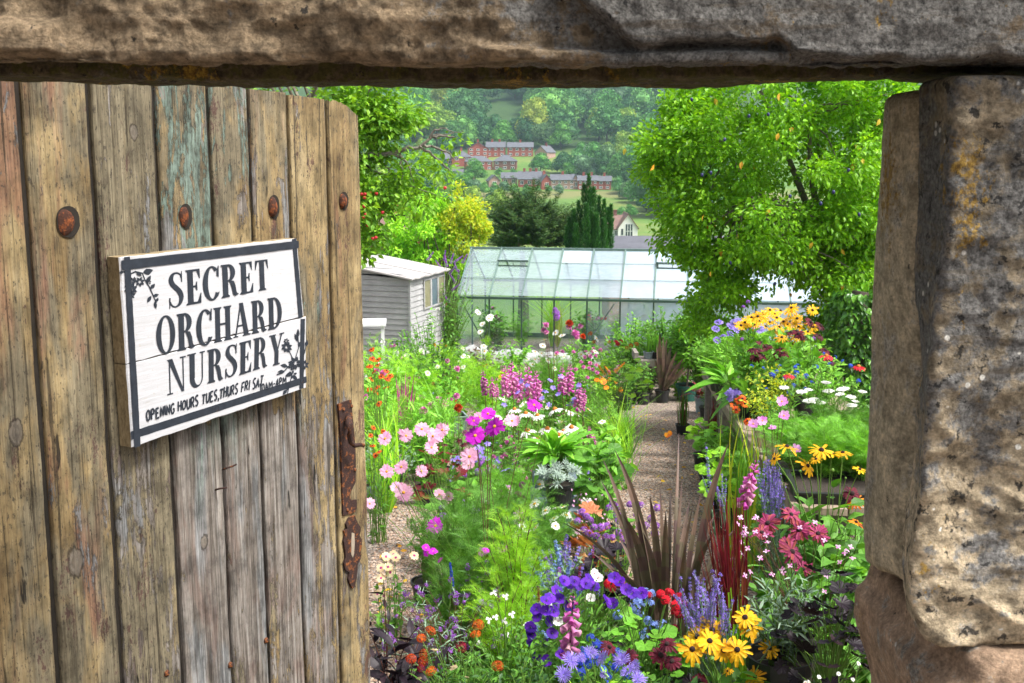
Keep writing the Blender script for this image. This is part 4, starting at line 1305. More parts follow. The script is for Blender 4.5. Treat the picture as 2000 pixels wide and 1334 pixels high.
def ball_pts(k, rx_, rz2, top=True, lo=-0.2):
    z = nr.uniform(lo if top else -1, 1, k); a = nr.uniform(0, 2 * pi, k); r = np.sqrt(1 - np.clip(z, -1, 1) ** 2)
    n_ = np.stack([r * np.cos(a), r * np.sin(a), z], 1)
    return n_ * np.array([rx_, rx_, rz2]), nrm(n_ / np.array([rx_, rx_, rz2]))

FL = {}      # kind -> list of (petal mesh, centre mesh or None)
def deff(kind, make, petal_mats, eye=None, eye_mat=None, n=3, smooth=False):
    out = []
    for i in range(n):
        mb = MB(); make(mb)
        me = mb.mesh(kind, petal_mats, smooth)
        ce = None
        if eye:
            m2 = MB(); eye(m2); ce = m2.mesh('flower_centre', eye_mat, True)
        out.append((me, ce))
    FL[kind] = out
def daisy(n, W, r0, droop, notch=0.0, lift=0.0, jit=0.08, curl=0.0, base=.4, layers=1):
    def mk(mb):
        for k in range(layers):
            petal_ring(mb, n, (1 - r0) * (1 - .12 * k), W, r0 * (1 - .15 * k), droop * (1 - .3 * k), notch, lift + .10 * k, 0, jit, .5 * k, curl, .03 * k, base)
    return mk
# all heads have unit radius
deff('cosmos_pink', daisy(8, 0.66, .10, .02, .34, .10, .10, .16), C['pink'], lambda m: dome(m, .17, .13), M_eyeY)
deff('cosmos_magenta', daisy(8, 0.70, .10, .06, .26, .06, .10, .14), C['magenta'], lambda m: dome(m, .17, .13), M_eyeY)
deff('rudbeckia', daisy(13, .27, .16, .2, .08, .08, .15, .25, .5), C['yellow'], lambda m: dome(m, .21, .25), M_eye, 4)
deff('rudbeckia_amber', daisy(13, .27, .16, .2, .06, .08, .12, .2, .5), C['amber'], lambda m: dome(m, .22, .24), M_eye)
deff('rudbeckia_burgundy', daisy(14, .34, .16, .28, .08, .05, .13, .2, .5), C['burgundy'], lambda m: dome(m, .26, .3), M_eye)
deff('rudbeckia_rose', daisy(16, .22, .16, .22, .06, .06, .18, .3, .5, 2), C['rose'], lambda m: dome(m, .22, .22), M_eye, 4)
deff('coneflower_white', daisy(15, .27, .2, .34, .06, .05, .12, .2, .6), C['white'], lambda m: dome(m, .30, .36), M_eyeO)
deff('coneflower_red', daisy(15, .28, .2, .38, .06, .05, .12, .2, .6), C['red'], lambda m: dome(m, .30, .32), M_eyeO)
deff('helenium', daisy(11, .44, .16, .22, .2, .05, .12, .15), C['orange'], lambda m: dome(m, .26, .28), M_eye)
deff('anemone', daisy(7, .62, .08, -.06, .05, .12, .08, .15), C['lilacpink'], lambda m: dome(m, .18, .14), M_eyeY)
deff('daisy_white', daisy(12, .34, .2, .06, .05, .05, .08, .1, .6), C['white'], lambda m: dome(m, .26, .16), M_eyeY)
deff('stokesia', lambda mb: (petal_ring(mb, 22, .82, .13, .18, .02, .3, .10, 0, .12), petal_ring(mb, 16, .6, .10, .12, -.1, .3, .25, 0, .15), petal_ring(mb, 12, .34, .07, .05, -.1, .3, .30, 0, .2)), C['lavender'])
deff('cornflower', lambda mb: (petal_ring(mb, 14, .75, .2, .15, -.1, .3, .2, 0, .15), petal_ring(mb, 9, .45, .14, .1, -.2, .3, .3, 0, .15)), C['lavender'])
deff('dahlia', lambda mb: [petal_ring(mb, 14, .8 - .16 * k, .34 - .04 * k, .14 - .03 * k, .05 - .09 * k, 0, .1 + .16 * k, 0, .08, .5 * (k % 2), .35, .1 * k, .5) for k in range(4)], C['orangered'])
deff('dahlia_pink', lambda mb: [petal_ring(mb, 12, .8 - .16 * k, .36 - .04 * k, .14 - .03 * k, .05 - .09 * k, 0, .1 + .16 * k, 0, .08, .5 * (k % 2), .35, .1 * k, .5) for k in range(4)], C['foxglove'])
deff('petunia', lambda mb: (petal_ring(mb, 5, .92, 1.15, .08, .02, .12, .28, 0, .05, 0, .15, -.28, .25), mb.lathe([(.10, -1.0), (.13, -.5), (.2, -.3), (.34, -.14)], 8, 0)), C['violet'], lambda m: dome(m, .13, .03, 0, 8, -.12), M_eye)
deff('petunia_white', lambda mb: (petal_ring(mb, 5, .92, 1.15, .08, .02, .12, .28, 0, .05, 0, .15, -.28, .25), mb.lathe([(.10, -1.0), (.13, -.5), (.2, -.3), (.34, -.14)], 8, 0)), C['white'], lambda m: dome(m, .13, .03, 0, 8, -.12), M_eyeP)
deff('nemesia', daisy(5, .95, .08, .05, .12, .05, .05, .1, .5), C['cream'], lambda m: dome(m, .30, .06), M_eyeP)
deff('simple5', daisy(4, .62, .06, .04, .12, .08, .06, .12, .45), C['gaura'])
deff('phlox', daisy(5, .68, .06, .04, .12, .02, .06, .06, .45), C['lavender'])
deff('rosette_white', lambda mb: [petal_ring(mb, 7, .8 - .2 * k, .6, .1, .0 - .1 * k, .05, .15 + .25 * k, 0, .1, .3 * k, .3, 0, .6) for k in range(3)], C['white'])
def pom(n, fl, r=.8, rz2=.62, sz=.24):
    def mk(mb):
        p_, n_ = ball_pts(n, r, rz2)
        florets(mb, p_, n_, sz, fl)
    return mk
deff('geranium', pom(26, F5, .8, .6, .42), C['red'])
deff('geranium_crimson', pom(26, F5, .8, .6, .42), C['crimson'])
deff('verbena', pom(70, F5, .8, .7, .22), C['purple'])
deff('gaillardia', pom(150, FN, .82, .5, .20), C['orange'])
deff('gaillardia_red', pom(150, FN, .82, .5, .22), C['orangered'])
deff('gaillardia_crimson', pom(120, FN, .82, .7, .24), C['crimson'])
deff('scabious', lambda mb: (petal_ring(mb, 10, .55, .42, .45, .1, .25, .0, 0, .1, 0, .1, 0, .7), florets(mb, *ball_pts(40, .55, .32), .18, F5)), C['lavender'])
deff('bobble_purple', pom(50, F5, .8, .8, .25), C['purple'])
def flat_head(mb):
    k = 70
    r = np.sqrt(nr.uniform(0, 1, k)) * .92; a = nr.uniform(0, 2 * pi, k)
    florets(mb, np.stack([r * np.cos(a), r * np.sin(a), .12 - .15 * r * r + nr.normal(0, .015, k)], 1), np.tile([[0, 0, 1.0]], (k, 1)) + nr.normal(0, .2, (k, 3)), .17, F5)
    mb.lathe([(0.02, -.5), (.5, -.02), (.8, .0)], 10)
deff('yarrow', flat_head, C['white'])
deff('yarrow_cream', flat_head, C['cream'])
# spikes: unit length along +z
def spike(n, r, tpl, sz, z0=0.0, taper=.6, gaps=0.0):
    def mk(mb):
        z = nr.uniform(z0, 1, n)
        if gaps: z = np.round(z * gaps) / gaps + nr.normal(0, .008, n)
        a = nr.uniform(0, 2 * pi, n)
        rr = r * (1 - taper * z) * nr.uniform(.6, 1.1, n)
        p_ = np.stack([rr * np.cos(a), rr * np.sin(a), z], 1)
        florets(mb, p_, np.stack([np.cos(a), np.sin(a), .5 + 0 * a], 1), sz, tpl)
        mb.tube([(0, 0, 0), (0, 0, 1)], [.012, .004], 4, 1)
    return mk
deff('persicaria', spike(120, .085, FN, .05, 0, .4), [C['crimson'], G['wine']])
deff('sage_spike', spike(64, .05, F4, .027, .05, .6, 13), [C['lavender'], G['grey']], n=4)
deff('catmint_spike', spike(80, .07, F4, .05, .15, .5, 9), [C['skyblue'], G['grey']])
deff('catmint_violet', spike(80, .07, F4, .05, .15, .5, 9), [C['lavender'], G['grey']])
deff('delphinium', spike(60, .10, F5, .08, .0, .5), [C['blue'], G['stem']])
deff('buddleja', spike(150, .13, F4, .05, .0, .8), [C['purple'], G['stem']])
def bells(mb, n=28):
    """a foxglove spike: hanging open bells, small buds at the tip"""
    prof = [(.02, 0), (.062, -.025), (.072, -.10), (.092, -.155), (.118, -.175)]
    for i in range(n):
        z = (i / n) ** .9
        s = 1.0 if z < .55 else max(.22, 1 - (z - .55) * 1.9)
        a = i * 2.4 + nr.normal(0, .2)
        k = 7
        v = []; f = []
        ax = nrm(np.array([cos(a), sin(a), -.55 + .9 * (z > .72)]))
        x = nrm(np.cross(ax, [0, 0, 1.0])); y = np.cross(ax, x)
        o_ = np.array([.015 * cos(a), .015 * sin(a), z])
        for r, l in prof:
            for q in range(k):
                th = 2 * pi * q / k
                v.append(o_ + (ax * (-l) + x * r * .62 * cos(th) + y * r * .62 * sin(th)) * s * .92)
        for r in range(len(prof) - 1):
            for q in range(k):
                f.append((r * k + q, r * k + (q + 1) % k, (r + 1) * k + (q + 1) % k, (r + 1) * k + q))
        mb.add(v, f, 0)
    mb.tube([(0, 0, -.02), (0, 0, 1.03)], [.016, .006], 5, 1)
deff('foxglove', bells, [C['foxglove'], G['wine']], n=3, smooth=True)

BUD = []
for i_ in range(2):
    b_ = MB(); dome(b_, .5, .75, 0, 9, 0, .05); petal_ring(b_, 6, .35, .3, .3, -.2, 0, .1)
    BUD.append(b_.mesh('flower_bud', G['stem'], True))
def face(to_cam=0.5, spread=0.5):
    """a flower's looking direction: between up and the path side"""
    d = np.array([nr.normal(0, spread), -to_cam + nr.normal(0, spread * .6), 0.8 + nr.normal(0, spread * .3)])
    return Vector(d).normalized()
def head(kind, root, pos, size, d=None, spin=None):
    me, ce = FL[kind][rnd.randrange(len(FL[kind]))]
    d = d or face()
    q = d.to_track_quat('Z', 'Y')
    e = (q @ Vector((0, 0, 1)).rotation_difference(Vector((0, 0, 1)))).to_euler() if False else (q.to_matrix() @ Matrix.Rotation(rnd.uniform(0, 6.28) if spin is None else spin, 3, 'Z')).to_euler()
    nm = 'flower_spike' if kind in ('persicaria', 'sage_spike', 'catmint_spike', 'catmint_violet', 'delphinium', 'buddleja', 'foxglove') else 'flower'
    o = put(me, nm, root, pos, tuple(e), size)
    if ce is not None:
        put(ce, 'flower_centre', o)
    return o

def curve_pts(a, b, n=7, sag=0.12, wob=0.02):
    a = np.array(a, float); b = np.array(b, float)
    t_ = np.linspace(0, 1, n)[:, None]
    h = np.linalg.norm(b - a)
    mid = (a + b) / 2 + np.array([0, 0, h * sag * 0.5]) + (np.array([a[0], a[1], b[2]]) - (a + b) / 2) * 0.35 + nr.normal(0, wob * h, 3)
    return (1 - t_) ** 2 * a + 2 * t_ * (1 - t_) * mid + t_ ** 2 * b

def stems(k, h, r, base=0.03, lean=1.0, hv=0.25):
    out = []
    for i in range(k):
        a = rnd.uniform(0, 2 * pi); q = sqrt(rnd.random()) * r
        hh = h * rnd.uniform(1 - hv, 1.0) * (1 - 0.35 * (q / max(r, 1e-6)) ** 2)
        b0 = (base * rnd.uniform(-1, 1), base * rnd.uniform(-1, 1), 0)
        out.append(curve_pts(b0, (q * cos(a) * lean, q * sin(a) * lean, hh)))
    return out
def along(st, t_):
    n = len(st) - 1
    f = np.clip(np.asarray(t_) * n, 0, n - 1e-6)
    i = f.astype(int); f = (f - i)[:, None]
    p_ = st[i] * (1 - f) + st[i + 1] * f
    return p_, nrm(st[i + 1] - st[i])
def leaves_on(mb, sts, per, size, tpl, t0=.15, t1=1.0, ang=1.0, m=0, wid=1.0, taper=.3, jit=.3):
    for st in sts:
        k = max(1, int(per * rnd.uniform(.8, 1.2)))
        t_ = np.linspace(t0, t1, k) + nr.normal(0, .02, k)
        t_ = np.clip(t_, 0, 1)
        p_, tg = along(st, t_)
        az = np.arange(k) * 2.4 + rnd.uniform(0, 6) + nr.normal(0, .3, k)
        side = np.stack([np.cos(az), np.sin(az), np.zeros(k)], 1)
        side = nrm(side - tg * (side * tg).sum(1)[:, None])
        a_ = ang + nr.normal(0, jit, k)
        d = tg * np.cos(a_)[:, None] + side * np.sin(a_)[:, None]
        s_ = size * nr.uniform(.65, 1.15, k) * (1 - taper * np.abs(t_ - .4))
        mb.batch(tpl, frames(d, s_, nr.normal(0, .4, k), wid), p_, m)
def stem_tubes(mb, sts, r, m=0, sides=4):
    for st in sts:
        mb.tube(st, np.linspace(r, r * .55, len(st)), sides, m, False)

def fol_leafy(h, r, k=16, per=14, size=.08, tpl=L_OV, mat_='mid', ang=1.0, stemr=.0025, smat='stem', t0=.1, lean=1.0, wid=1.0):
    mb = MB(); sts = stems(k, h, r, min(.05, r * .3), lean)
    leaves_on(mb, sts, per, size, tpl, t0, 1.0, ang, 0, wid)
    stem_tubes(mb, sts, stemr, 1)
    return mb, [G[mat_], G[smat]], sts
def fol_feather(h, r, k=18, per=12, size=.12, mat_='fresh', tpl=L_FEA, stemr=.002, smat='stem', ang=.8):
    mb = MB(); sts = stems(k, h, r, min(.05, r * .3))
    leaves_on(mb, sts, per, size, tpl, .1, 1.0, ang, 0, 1.0, .4)
    stem_tubes(mb, sts, stemr, 1)
    return mb, [G[mat_], G[smat]], sts
def fol_blades(h, r, k=40, W=.02, droop=.3, mat_='fresh', upright=.6, hv=.4, base=.03, mat2=None):
    mb = MB()
    a = nr.uniform(0, 2 * pi, k); q = np.sqrt(nr.uniform(0, 1, k)) * (1 - upright)
    d = np.stack([np.cos(a) * q, np.sin(a) * q, np.ones(k)], 1)
    o_ = np.stack([np.cos(a) * base * nr.uniform(0, 1, k), np.sin(a) * base * nr.uniform(0, 1, k), np.zeros(k)], 1)
    s_ = h * nr.uniform(1 - hv, 1.05, k)
    up = np.stack([np.cos(a), np.sin(a), np.zeros(k)], 1)
    for j in range(5):
        sel = np.arange(k) % 5 == j
        if not sel.any(): continue
        dr = droop * (.3 + .35 * j)
        # the blade droops away from the clump: its z axis points inwards
        dd = nrm(d[sel]); uu = -up[sel]
        x = nrm(np.cross(dd, -uu)); z = np.cross(x, dd)
        s2 = s_[sel]
        R = np.stack([x * (s2)[:, None], dd * s2[:, None], z * s2[:, None]], 2)
        mb.batch(blade(W / h, dr, 7), R, o_[sel], 1 if (mat2 and j % 2) else 0)
    return mb, [G[mat_], G[mat2 or mat_]], []
def fol_rosette(h, r, k=26, size=.12, tpl=L_ROUND, mat_='fresh', stemr=.002, smat='stem', cup=.5):
    mb = MB(); sts = []
    P_, Dn, S_ = [], [], []
    for i in range(k):
        a = rnd.uniform(0, 2 * pi); q = sqrt(rnd.random())
        e = np.array([q * r * cos(a), q * r * sin(a), h * (1 - .45 * q * q) * rnd.uniform(.55, 1.0)])
        st = curve_pts((0, 0, 0), e, 6, .25)
        sts.append(st)
        out = np.array([cos(a), sin(a), rnd.uniform(-.15, cup)])
        P_.append(e); Dn.append(out); S_.append(size * rnd.uniform(.6, 1.15))
    S_ = np.array(S_)
    D_ = nrm(np.array(Dn) + nr.normal(0, .25, (k, 3)))
    mb.batch(tpl, frames(D_, S_, nr.normal(0, .35, k)), np.array(P_) - D_ * (S_ * .3)[:, None], 0)
    stem_tubes(mb, sts, stemr, 1)
    return mb, [G[mat_], G[smat]], sts
def fol_big(h, r, k=22, size=.2, mat_='fresh', tpl=L_BIG, ang0=.25, ang1=1.2):
    mb = MB(); k = int(k * 1.8); sts = []
    a = np.arange(k) * 2.4 + nr.normal(0, .4, k)
    el = nr.uniform(ang0, ang1 * .92, k)
    d = np.stack([np.cos(a) * np.sin(el), np.sin(a) * np.sin(el), np.cos(el)], 1)
    s_ = size * nr.uniform(.45, 1.0, k)
    o_ = np.stack([np.cos(a) * .015, np.sin(a) * .015, 0 * a], 1) + d * (s_ * nr.uniform(.2, .55, k))[:, None]
    mb.batch(tpl, frames(d + nr.normal(0, .18, (k, 3)), s_ * .8, nr.normal(0, .45, k), nr.uniform(.75, 1.2, k)), o_, 0)
    for i in range(k): mb.tube([(0, 0, 0), o_[i]], [.003, .002], 4, 1, False)
    return mb, [G[mat_], G['stem']], []

def pot_mesh(r, h, m, rim=True, taper=.8, ribs=False):
    mb = MB()
    prof = [(r * taper * .98, 0), (r * taper, .004), (r * .97, h * .86), (r * 1.05, h * .87), (r * 1.06, h), (r * .98, h), (r * .95, h * .9)]
    mb.lathe(prof, 24)
    mb.lathe([(0, h * .9), (r * .6, h * .915), (r * .96, h * .9)], 16, 1)
    return mb.mesh('pot', [m, M_soil], False)
POTS = {}
def pot(parent, r, h, m=None, loc=(0, 0, 0)):
    m = m or M_black
    key = (round(r, 3), round(h, 3), m.name)
    if key not in POTS:
        POTS[key] = pot_mesh(r, h, m)
    return put(POTS[key], 'pot', parent, loc)

def base_at(px, Y, z=None):
    d = ray(px, 700)
    x = None
    # the point of the ground (or of height z) at Y ahead under photo column px
    c = (px - 1000) / FPX
    zz = gz(Y) if z is None else z
    # camera depth of that point
    dep = Y * cos(PITCH) - (zz - CAM.z) * sin(PITCH)
    return Vector((c * dep, Y, zz))

def plant(name, label, cat, px, Y, fol, flowers=(), z=None, group=None, potr=0, poth=0, potm=None, stemr=.0022, smat='stem', fmat=None, tips=None, parts_name='foliage', rz=None, dz=0.0):
    """one plant: foliage, a pot, and flowers at photo points (kind, px, py, dY, radius) on stems of their own, or on the tips of its stems"""
    b = base_at(px, Y, z)
    root = thing(name, label, cat, b, 0, group)
    h0 = 0.0
    if potr:
        pot(root, potr, poth, potm)
        h0 = poth * .9
    h0 += dz
    sts = []
    if fol is not None:
        mb, mats, sts = fol
        mb.build(parts_name, mats, root, False, (0, 0, h0))
    st2 = MB(); any_ = False
    for fl in flowers:
        kind, fx, fy, dY, rad = fl[:5]
        d = fl[5] if len(fl) > 5 else None
        w_ = P(fx, fy, Y + dY) - b
        is_sp = kind in ('persicaria', 'sage_spike', 'catmint_spike', 'catmint_violet', 'delphinium', 'buddleja', 'foxglove')
        head(kind, root, w_, rad, Vector((nr.normal(0, .06), nr.normal(0, .06), 1)).normalized() if (is_sp and d is None) else d)
        a = np.array([nr.normal(0, .02), nr.normal(0, .02), h0])
        st2.tube(curve_pts(a, np.array(w_), 7, .1, .012), np.linspace(stemr, stemr * .7, 7), 4, 0, False)
        any_ = True
    big = [f for f in flowers if f[4] > .018 and f[0] not in ('foxglove', 'geranium', 'verbena', 'yarrow', 'delphinium', 'buddleja', 'persicaria', 'goldenrod', 'petunia')]
    for fl in (rnd.sample(big, len(big) // 2) if Y < 9 else []):
        w_ = P(fl[1] + rnd.uniform(-32, 32), fl[2] + rnd.uniform(4, 45), Y + fl[3] + rnd.uniform(-.06, .06)) - b
        put(rnd.choice(BUD), 'flower_bud', root, w_, (nr.normal(0, .4), nr.normal(0, .4), 0), fl[4] * rnd.uniform(.22, .4))
        st2.tube(curve_pts((nr.normal(0, .02), nr.normal(0, .02), h0), np.array(w_), 6, .1, .02), np.linspace(stemr * .8, stemr * .5, 6), 4, 0, False)
    if tips:
        kind, n, rad, var = tips[:4]
        order = list(range(len(sts))); rnd.shuffle(order)
        for i in order[:n]:
            kk = rnd.choice(kind) if isinstance(kind, (list, tuple)) else kind
            p_ = Vector(sts[i][-1]) + Vector((0, 0, h0 + (tips[4] if len(tips) > 4 else 0.0)))
            is_sp = kk in ('persicaria', 'sage_spike', 'catmint_spike', 'catmint_violet', 'delphinium', 'buddleja', 'foxglove')
            dirn = Vector(sts[i][-1] - sts[i][-2]).normalized() if is_sp else None
            head(kk, root, p_, rad * rnd.uniform(1 - var, 1 + var), dirn)
    if any_:
        st2.build('stems', G[smat], root)
    return root
# ================================================================== the nursery beds
def H(py, Y, z=None):
    return P(1000, py, Y).z - (gz(Y) if z is None else z)
def Rm(px, Y):
    return px / FPX * Y * 1.02
def strap(mb, a, b, W, bend=0.15, m=0, n=9, m2=None, split=0.4, roll=None):
    a = np.array(a, float); b = np.array(b, float)
    t_ = np.linspace(0, 1, n + 1)[:, None]
    L = np.linalg.norm(b - a)
    hor = (b - a) * np.array([1, 1, 0])
    c = a + (b - a) * .5 - hor * bend + np.array([0, 0, L * bend * .4])
    p_ = (1 - t_) ** 2 * a + 2 * t_ * (1 - t_) * c + t_ ** 2 * b
    tg = nrm(np.gradient(p_, axis=0))
    az = rnd.uniform(-.9, .9) if roll is None else roll
    s0 = np.array([cos(az), sin(az), 0])
    v = []
    for i in range(n + 1):
        s = s0 - tg[i] * np.dot(s0, tg[i]); s /= np.linalg.norm(s)
        q = np.cross(s, tg[i])
        y = i / n
        hw = W / 2 * (0.55 + 1.1 * y if y < .4 else (1 - ((y - .4) / .6) ** 2.2)) + .0004
        v += [p_[i] - s * hw + q * hw * .35, p_[i], p_[i] + s * hw + q * hw * .35]
    for i in range(n):
        k = 3 * i
        mm = m if (m2 is None or i / n > split) else m2
        mb.add([v[k], v[k + 1], v[k + 2], v[k + 3], v[k + 4], v[k + 5]], [(0, 1, 4, 3), (1, 2, 5, 4)], mm)

def mk_lob(mb): florets(mb, *ball_pts(12, .8, .6), .42, F5)
deff('lobelia_blue', mk_lob, C['blue']); deff('lobelia_sky', mk_lob, C['skyblue']); deff('wallflower', pom(7, F4, .6, .6, .6), C['purple'])
deff('eryngium', lambda mb: (petal_ring(mb, 11, .9, .14, .1, .05, 0, .25, 0, .2), petal_ring(mb, 8, .6, .12, .1, -.1, 0, .4, 0, .2), dome(mb, .25, .4)), C['bractblue'])
deff('hotlips', daisy(3, .8, .1, .3, .1, .1, .1, .1), C['white'])
deff('coreopsis', daisy(8, .6, .1, .05, .3, .1, .1, .1), C['amber'], lambda m: dome(m, .2, .15), M_eyeO)
deff('goldenrod', spike(90, .12, F4, .05, 0, .8), [C['amber'], G['stem']])

up = lambda: Vector((nr.normal(0, .15), nr.normal(0, .15), 1)).normalized()
cam_d = lambda a=.5: Vector((nr.normal(0, .42), -a + nr.normal(0, .25), .8)).normalized()

# ---- cosmos in the middle of the entrance
def FLS(kind, pts, Y, rp, dY=.15, d=None):
    return [(kind, a, b, rnd.uniform(-dY, dY), (c[0] if c else rp) / FPX * Y, d() if d else None) for a, b, *c in pts]
f1 = FLS('cosmos_pink', [(752, 857, 17), (793, 851, 16), (824, 838, 16), (845, 852, 19), (864, 840, 17), (843, 874, 15), (917, 892, 20), (915, 908, 15), (755, 921, 16), (784, 912, 16), (823, 920, 14), (788, 962, 21), (774, 952, 14), (858, 966, 13), (876, 970, 12), (722, 984, 14), (1000, 822, 16), (936, 815, 14)], 4.6, 17, .15, lambda: cam_d(1.1))
plant('cosmos_plant', 'tall cosmos with pale pink flowers and thread leaves beside the gravel path', 'flowering plant', 890, 4.7, fol_feather(H(915, 4.7), .24, 24, 24, .10, 'mid', L_FEA2), f1, stemr=.0018)
f2 = FLS('cosmos_magenta', [(953, 808, 16), (966, 833, 22), (928, 851, 21), (925, 822, 14), (1043, 791, 17), (850, 1027, 18), (982, 1071, 11), (940, 1078, 10), (835, 1078, 10)], 4.4, 18, .1, lambda: cam_d(1.0))
plant('cosmos_plant', 'tall cosmos with vivid magenta flowers rising above the pink ones', 'flowering plant', 955, 4.45, fol_feather(H(880, 4.45), .30, 26, 24, .10, 'mid', L_FEA2), f2, stemr=.0018, smat='wine')
plant('cosmos_plant', 'bushy cosmos out of flower behind the magenta one', 'flowering plant', 1010, 5.0, fol_feather(H(905, 5.0), .32, 24, 20, .11, 'mid', L_FEA2), [], stemr=.0018)
plant('summer_cypress', 'feathery lime green plant on dark upright stems', 'plant', 1003, 4.0, fol_feather(H(955, 4.0), .15, 24, 34, .07, 'lime', L_FEA2, .0022, 'wine', .7), [])
plant('summer_cypress', 'low feathery lime green plant under the magenta cosmos', 'plant', 985, 3.85, fol_feather(H(1095, 3.85), .16, 18, 30, .07, 'lime', L_FEA2, .002, 'wine', .7), [])

# ---- staging bench of blue grey boards in the middle bed
M_bluewood = plain('blue_grey_painted_board', (0.115, 0.155, 0.185), 0.6, 0, 0.3, 22, 0.3)
def bench_at(px, py, Y): return P(px, py, Y)
b0 = base_at(1085, 5.75)
st = thing('plant_staging', 'blue grey stepped wooden staging carrying potted plants in the middle bed', 'staging', b0)
def brd(lo, hi, nm='board'): return MB().box(lo, hi).build(nm, M_bluewood, st)
za = P(1115, 975, 5.95).z - b0.z; zb_ = P(1100, 1004, 5.62).z - b0.z; zc_ = P(1100, 930, 6.1).z - b0.z
brd((-.12, -.13, zb_ - .075), (.105, -.11, zb_ - .004)); brd((-.12, -.135, zb_ - .002), (.115, .11, zb_ + .018))
brd((-.12, .112, zb_ + .02), (.10, .13, zc_ - .004)); brd((-.12, .108, zc_), (.125, .40, zc_ + .018))
brd((.106, -.10, 0), (.124, .38, zb_ - .006), 'side'); brd((-.13, -.10, 0), (-.112, .38, zb_ - .006), 'side')
plant('broad_leaved_plant', 'potted plant with long glossy arching leaves on the upper staging board', 'plant', 1088, 5.98, fol_big(.12, .2, 40, .22, 'fresh', L_BIG, .12, 1.3), [], z=b0.z + zc_ + .018, potr=.07, poth=.10)
plant('sea_holly', 'silvery spiny sea holly in a black pot on the lower staging board', 'plant', 1092, 5.66, fol_rosette(.13, .12, 26, .05, L_THIN, 'grey', .0016, 'stem'), [], z=b0.z + zb_ + .019, potr=.075, poth=.14, tips=('eryngium', 24, .035, .25))

# ---- white cone flowers, foxgloves and blue flowers of the middle bed
plant('coneflower', 'white cone flowers with orange cones behind the staging', 'flowering plant', 1072, 6.5, fol_leafy(H(860, 6.5), .20, 18, 10, .09, L_LAN, 'mid'),
      FLS('coneflower_white', [(1031, 842), (1069, 838), (1092, 850), (1116, 835), (1027, 808, 16), (1084, 800, 17), (1050, 812, 15), (1051, 856, 15), (1005, 800, 14), (1100, 842, 13)], 6.5, 17, .2, up))
for i, (px, yt, yb, Y) in enumerate([(948, 722, 768, 7.9), (962, 735, 772, 8.0), (988, 715, 770, 7.6), (1002, 705, 772, 7.8), (1013, 722, 778, 7.5), (1036, 712, 778, 7.7), (1050, 722, 780, 7.5), (1098, 714, 766, 7.9), (1112, 710, 764, 8.0), (1128, 745, 798, 7.4), (1140, 758, 790, 7.5), (1152, 832, 866, 6.6)]):
    ww = (yb - yt) / FPX * Y
    fl = [('foxglove', px, yb, 0, ww * 1.05)]
    if i % 2: fl.append(('foxglove', px + 9, yb + 2, .1, ww * .75))
    plant('foxglove', 'pink foxglove spike standing in the row behind the white cone flowers', 'flowering plant', px + rnd.uniform(-4, 4), Y, fol_leafy(H(yb + 8, Y), .10, 7, 9, .08, L_LAN, 'mid'), fl, smat='wine', group='pink foxgloves of the middle bed', stemr=.003)
plant('cranesbill', 'sprawling cranesbill with lavender blue flowers between the foxgloves', 'flowering plant', 1065, 7.2, fol_rosette(H(780, 7.2), .34, 60, .07, L_LOBE, 'mid'),
      FLS('phlox', [(1075, 743), (1080, 757), (1065, 764), (1012, 766), (1018, 745), (1058, 778), (1090, 770), (1040, 785), (1073, 790), (1130, 752), (985, 790), (1096, 735), (1120, 778), (1030, 752)], 7.2, 6.5, .3, cam_d))
plant('penstemon', 'bushy penstemon with small rose pink flowers in front of the foxgloves', 'flowering plant', 1005, 6.6, fol_leafy(H(835, 6.6), .22, 22, 12, .06, L_LAN, 'mid'), [], tips=('dahlia_pink', 18, .014, .3))
plant('leafy_perennial', 'leafy green perennial spilling over the gravel beside the foxgloves', 'plant', 1168, 6.5, fol_leafy(H(855, 6.5), .19, 24, 12, .085, L_OV2, 'fresh'), [], potr=.10, poth=.13)
plant('leafy_perennial', 'leafy green perennial in a black pot at the turn of the gravel path', 'plant', 1172, 5.75, fol_rosette(H(900, 5.75), .15, 40, .10, L_ROUND, 'mid'), [], potr=.09, poth=.13)
plant('leafy_perennial', 'low green pot plant with a black pot showing by the flax', 'plant', 1205, 5.9, fol_rosette(.2, .10, 18, .09, L_ROUND, 'fresh'), [], potr=.075, poth=.13)
plant('coral_bells', 'coral bells with hazy pink sprays beside the staging', 'flowering plant', 1150, 5.4, fol_rosette(.16, .14, 22, .08, L_LOBE, 'bronze'), [], tips=None, potr=.07, poth=.1)
mb = MB(); sts = stems(16, H(925, 5.4), .12)
stem_tubes(mb, sts, .0012)
r_ = thing('coral_bells', 'airy pink flower sprays of coral bells rising by the staging', 'flowering plant', base_at(1145, 5.35))
mb.build('stems', G['wine'], r_)
for s_ in sts:
    for q in range(5):
        p_ = s_[-1] * (1 - .07 * q) + nr.normal(0, .015, 3)
        head('simple5', r_, p_, .007)
plant('coral_bells', 'orange leaved coral bells under the purple verbena', 'plant', 1170, 5.1, fol_rosette(H(1015, 5.1), .14, 26, .11, L_LOBE, 'orange', cup=1.4), [], potr=.07, poth=.1)
plant('coral_bells', 'black leaved coral bells between the catmint and the flax', 'plant', 1172, 4.35, fol_rosette(H(1085, 4.35), .14, 26, .09, L_LOBE, 'purple', cup=1.2), [], potr=.07, poth=.1)
plant('marguerite', 'white daisies at the foot of the staging', 'flowering plant', 1048, 4.75, fol_feather(H(1040, 4.75), .14, 12, 12, .06, 'fresh'), FLS('daisy_white', [(1046, 1030), (1028, 1036), (1085, 1027), (1020, 1028), (1008, 1044)], 4.7, 10, .1, cam_d))

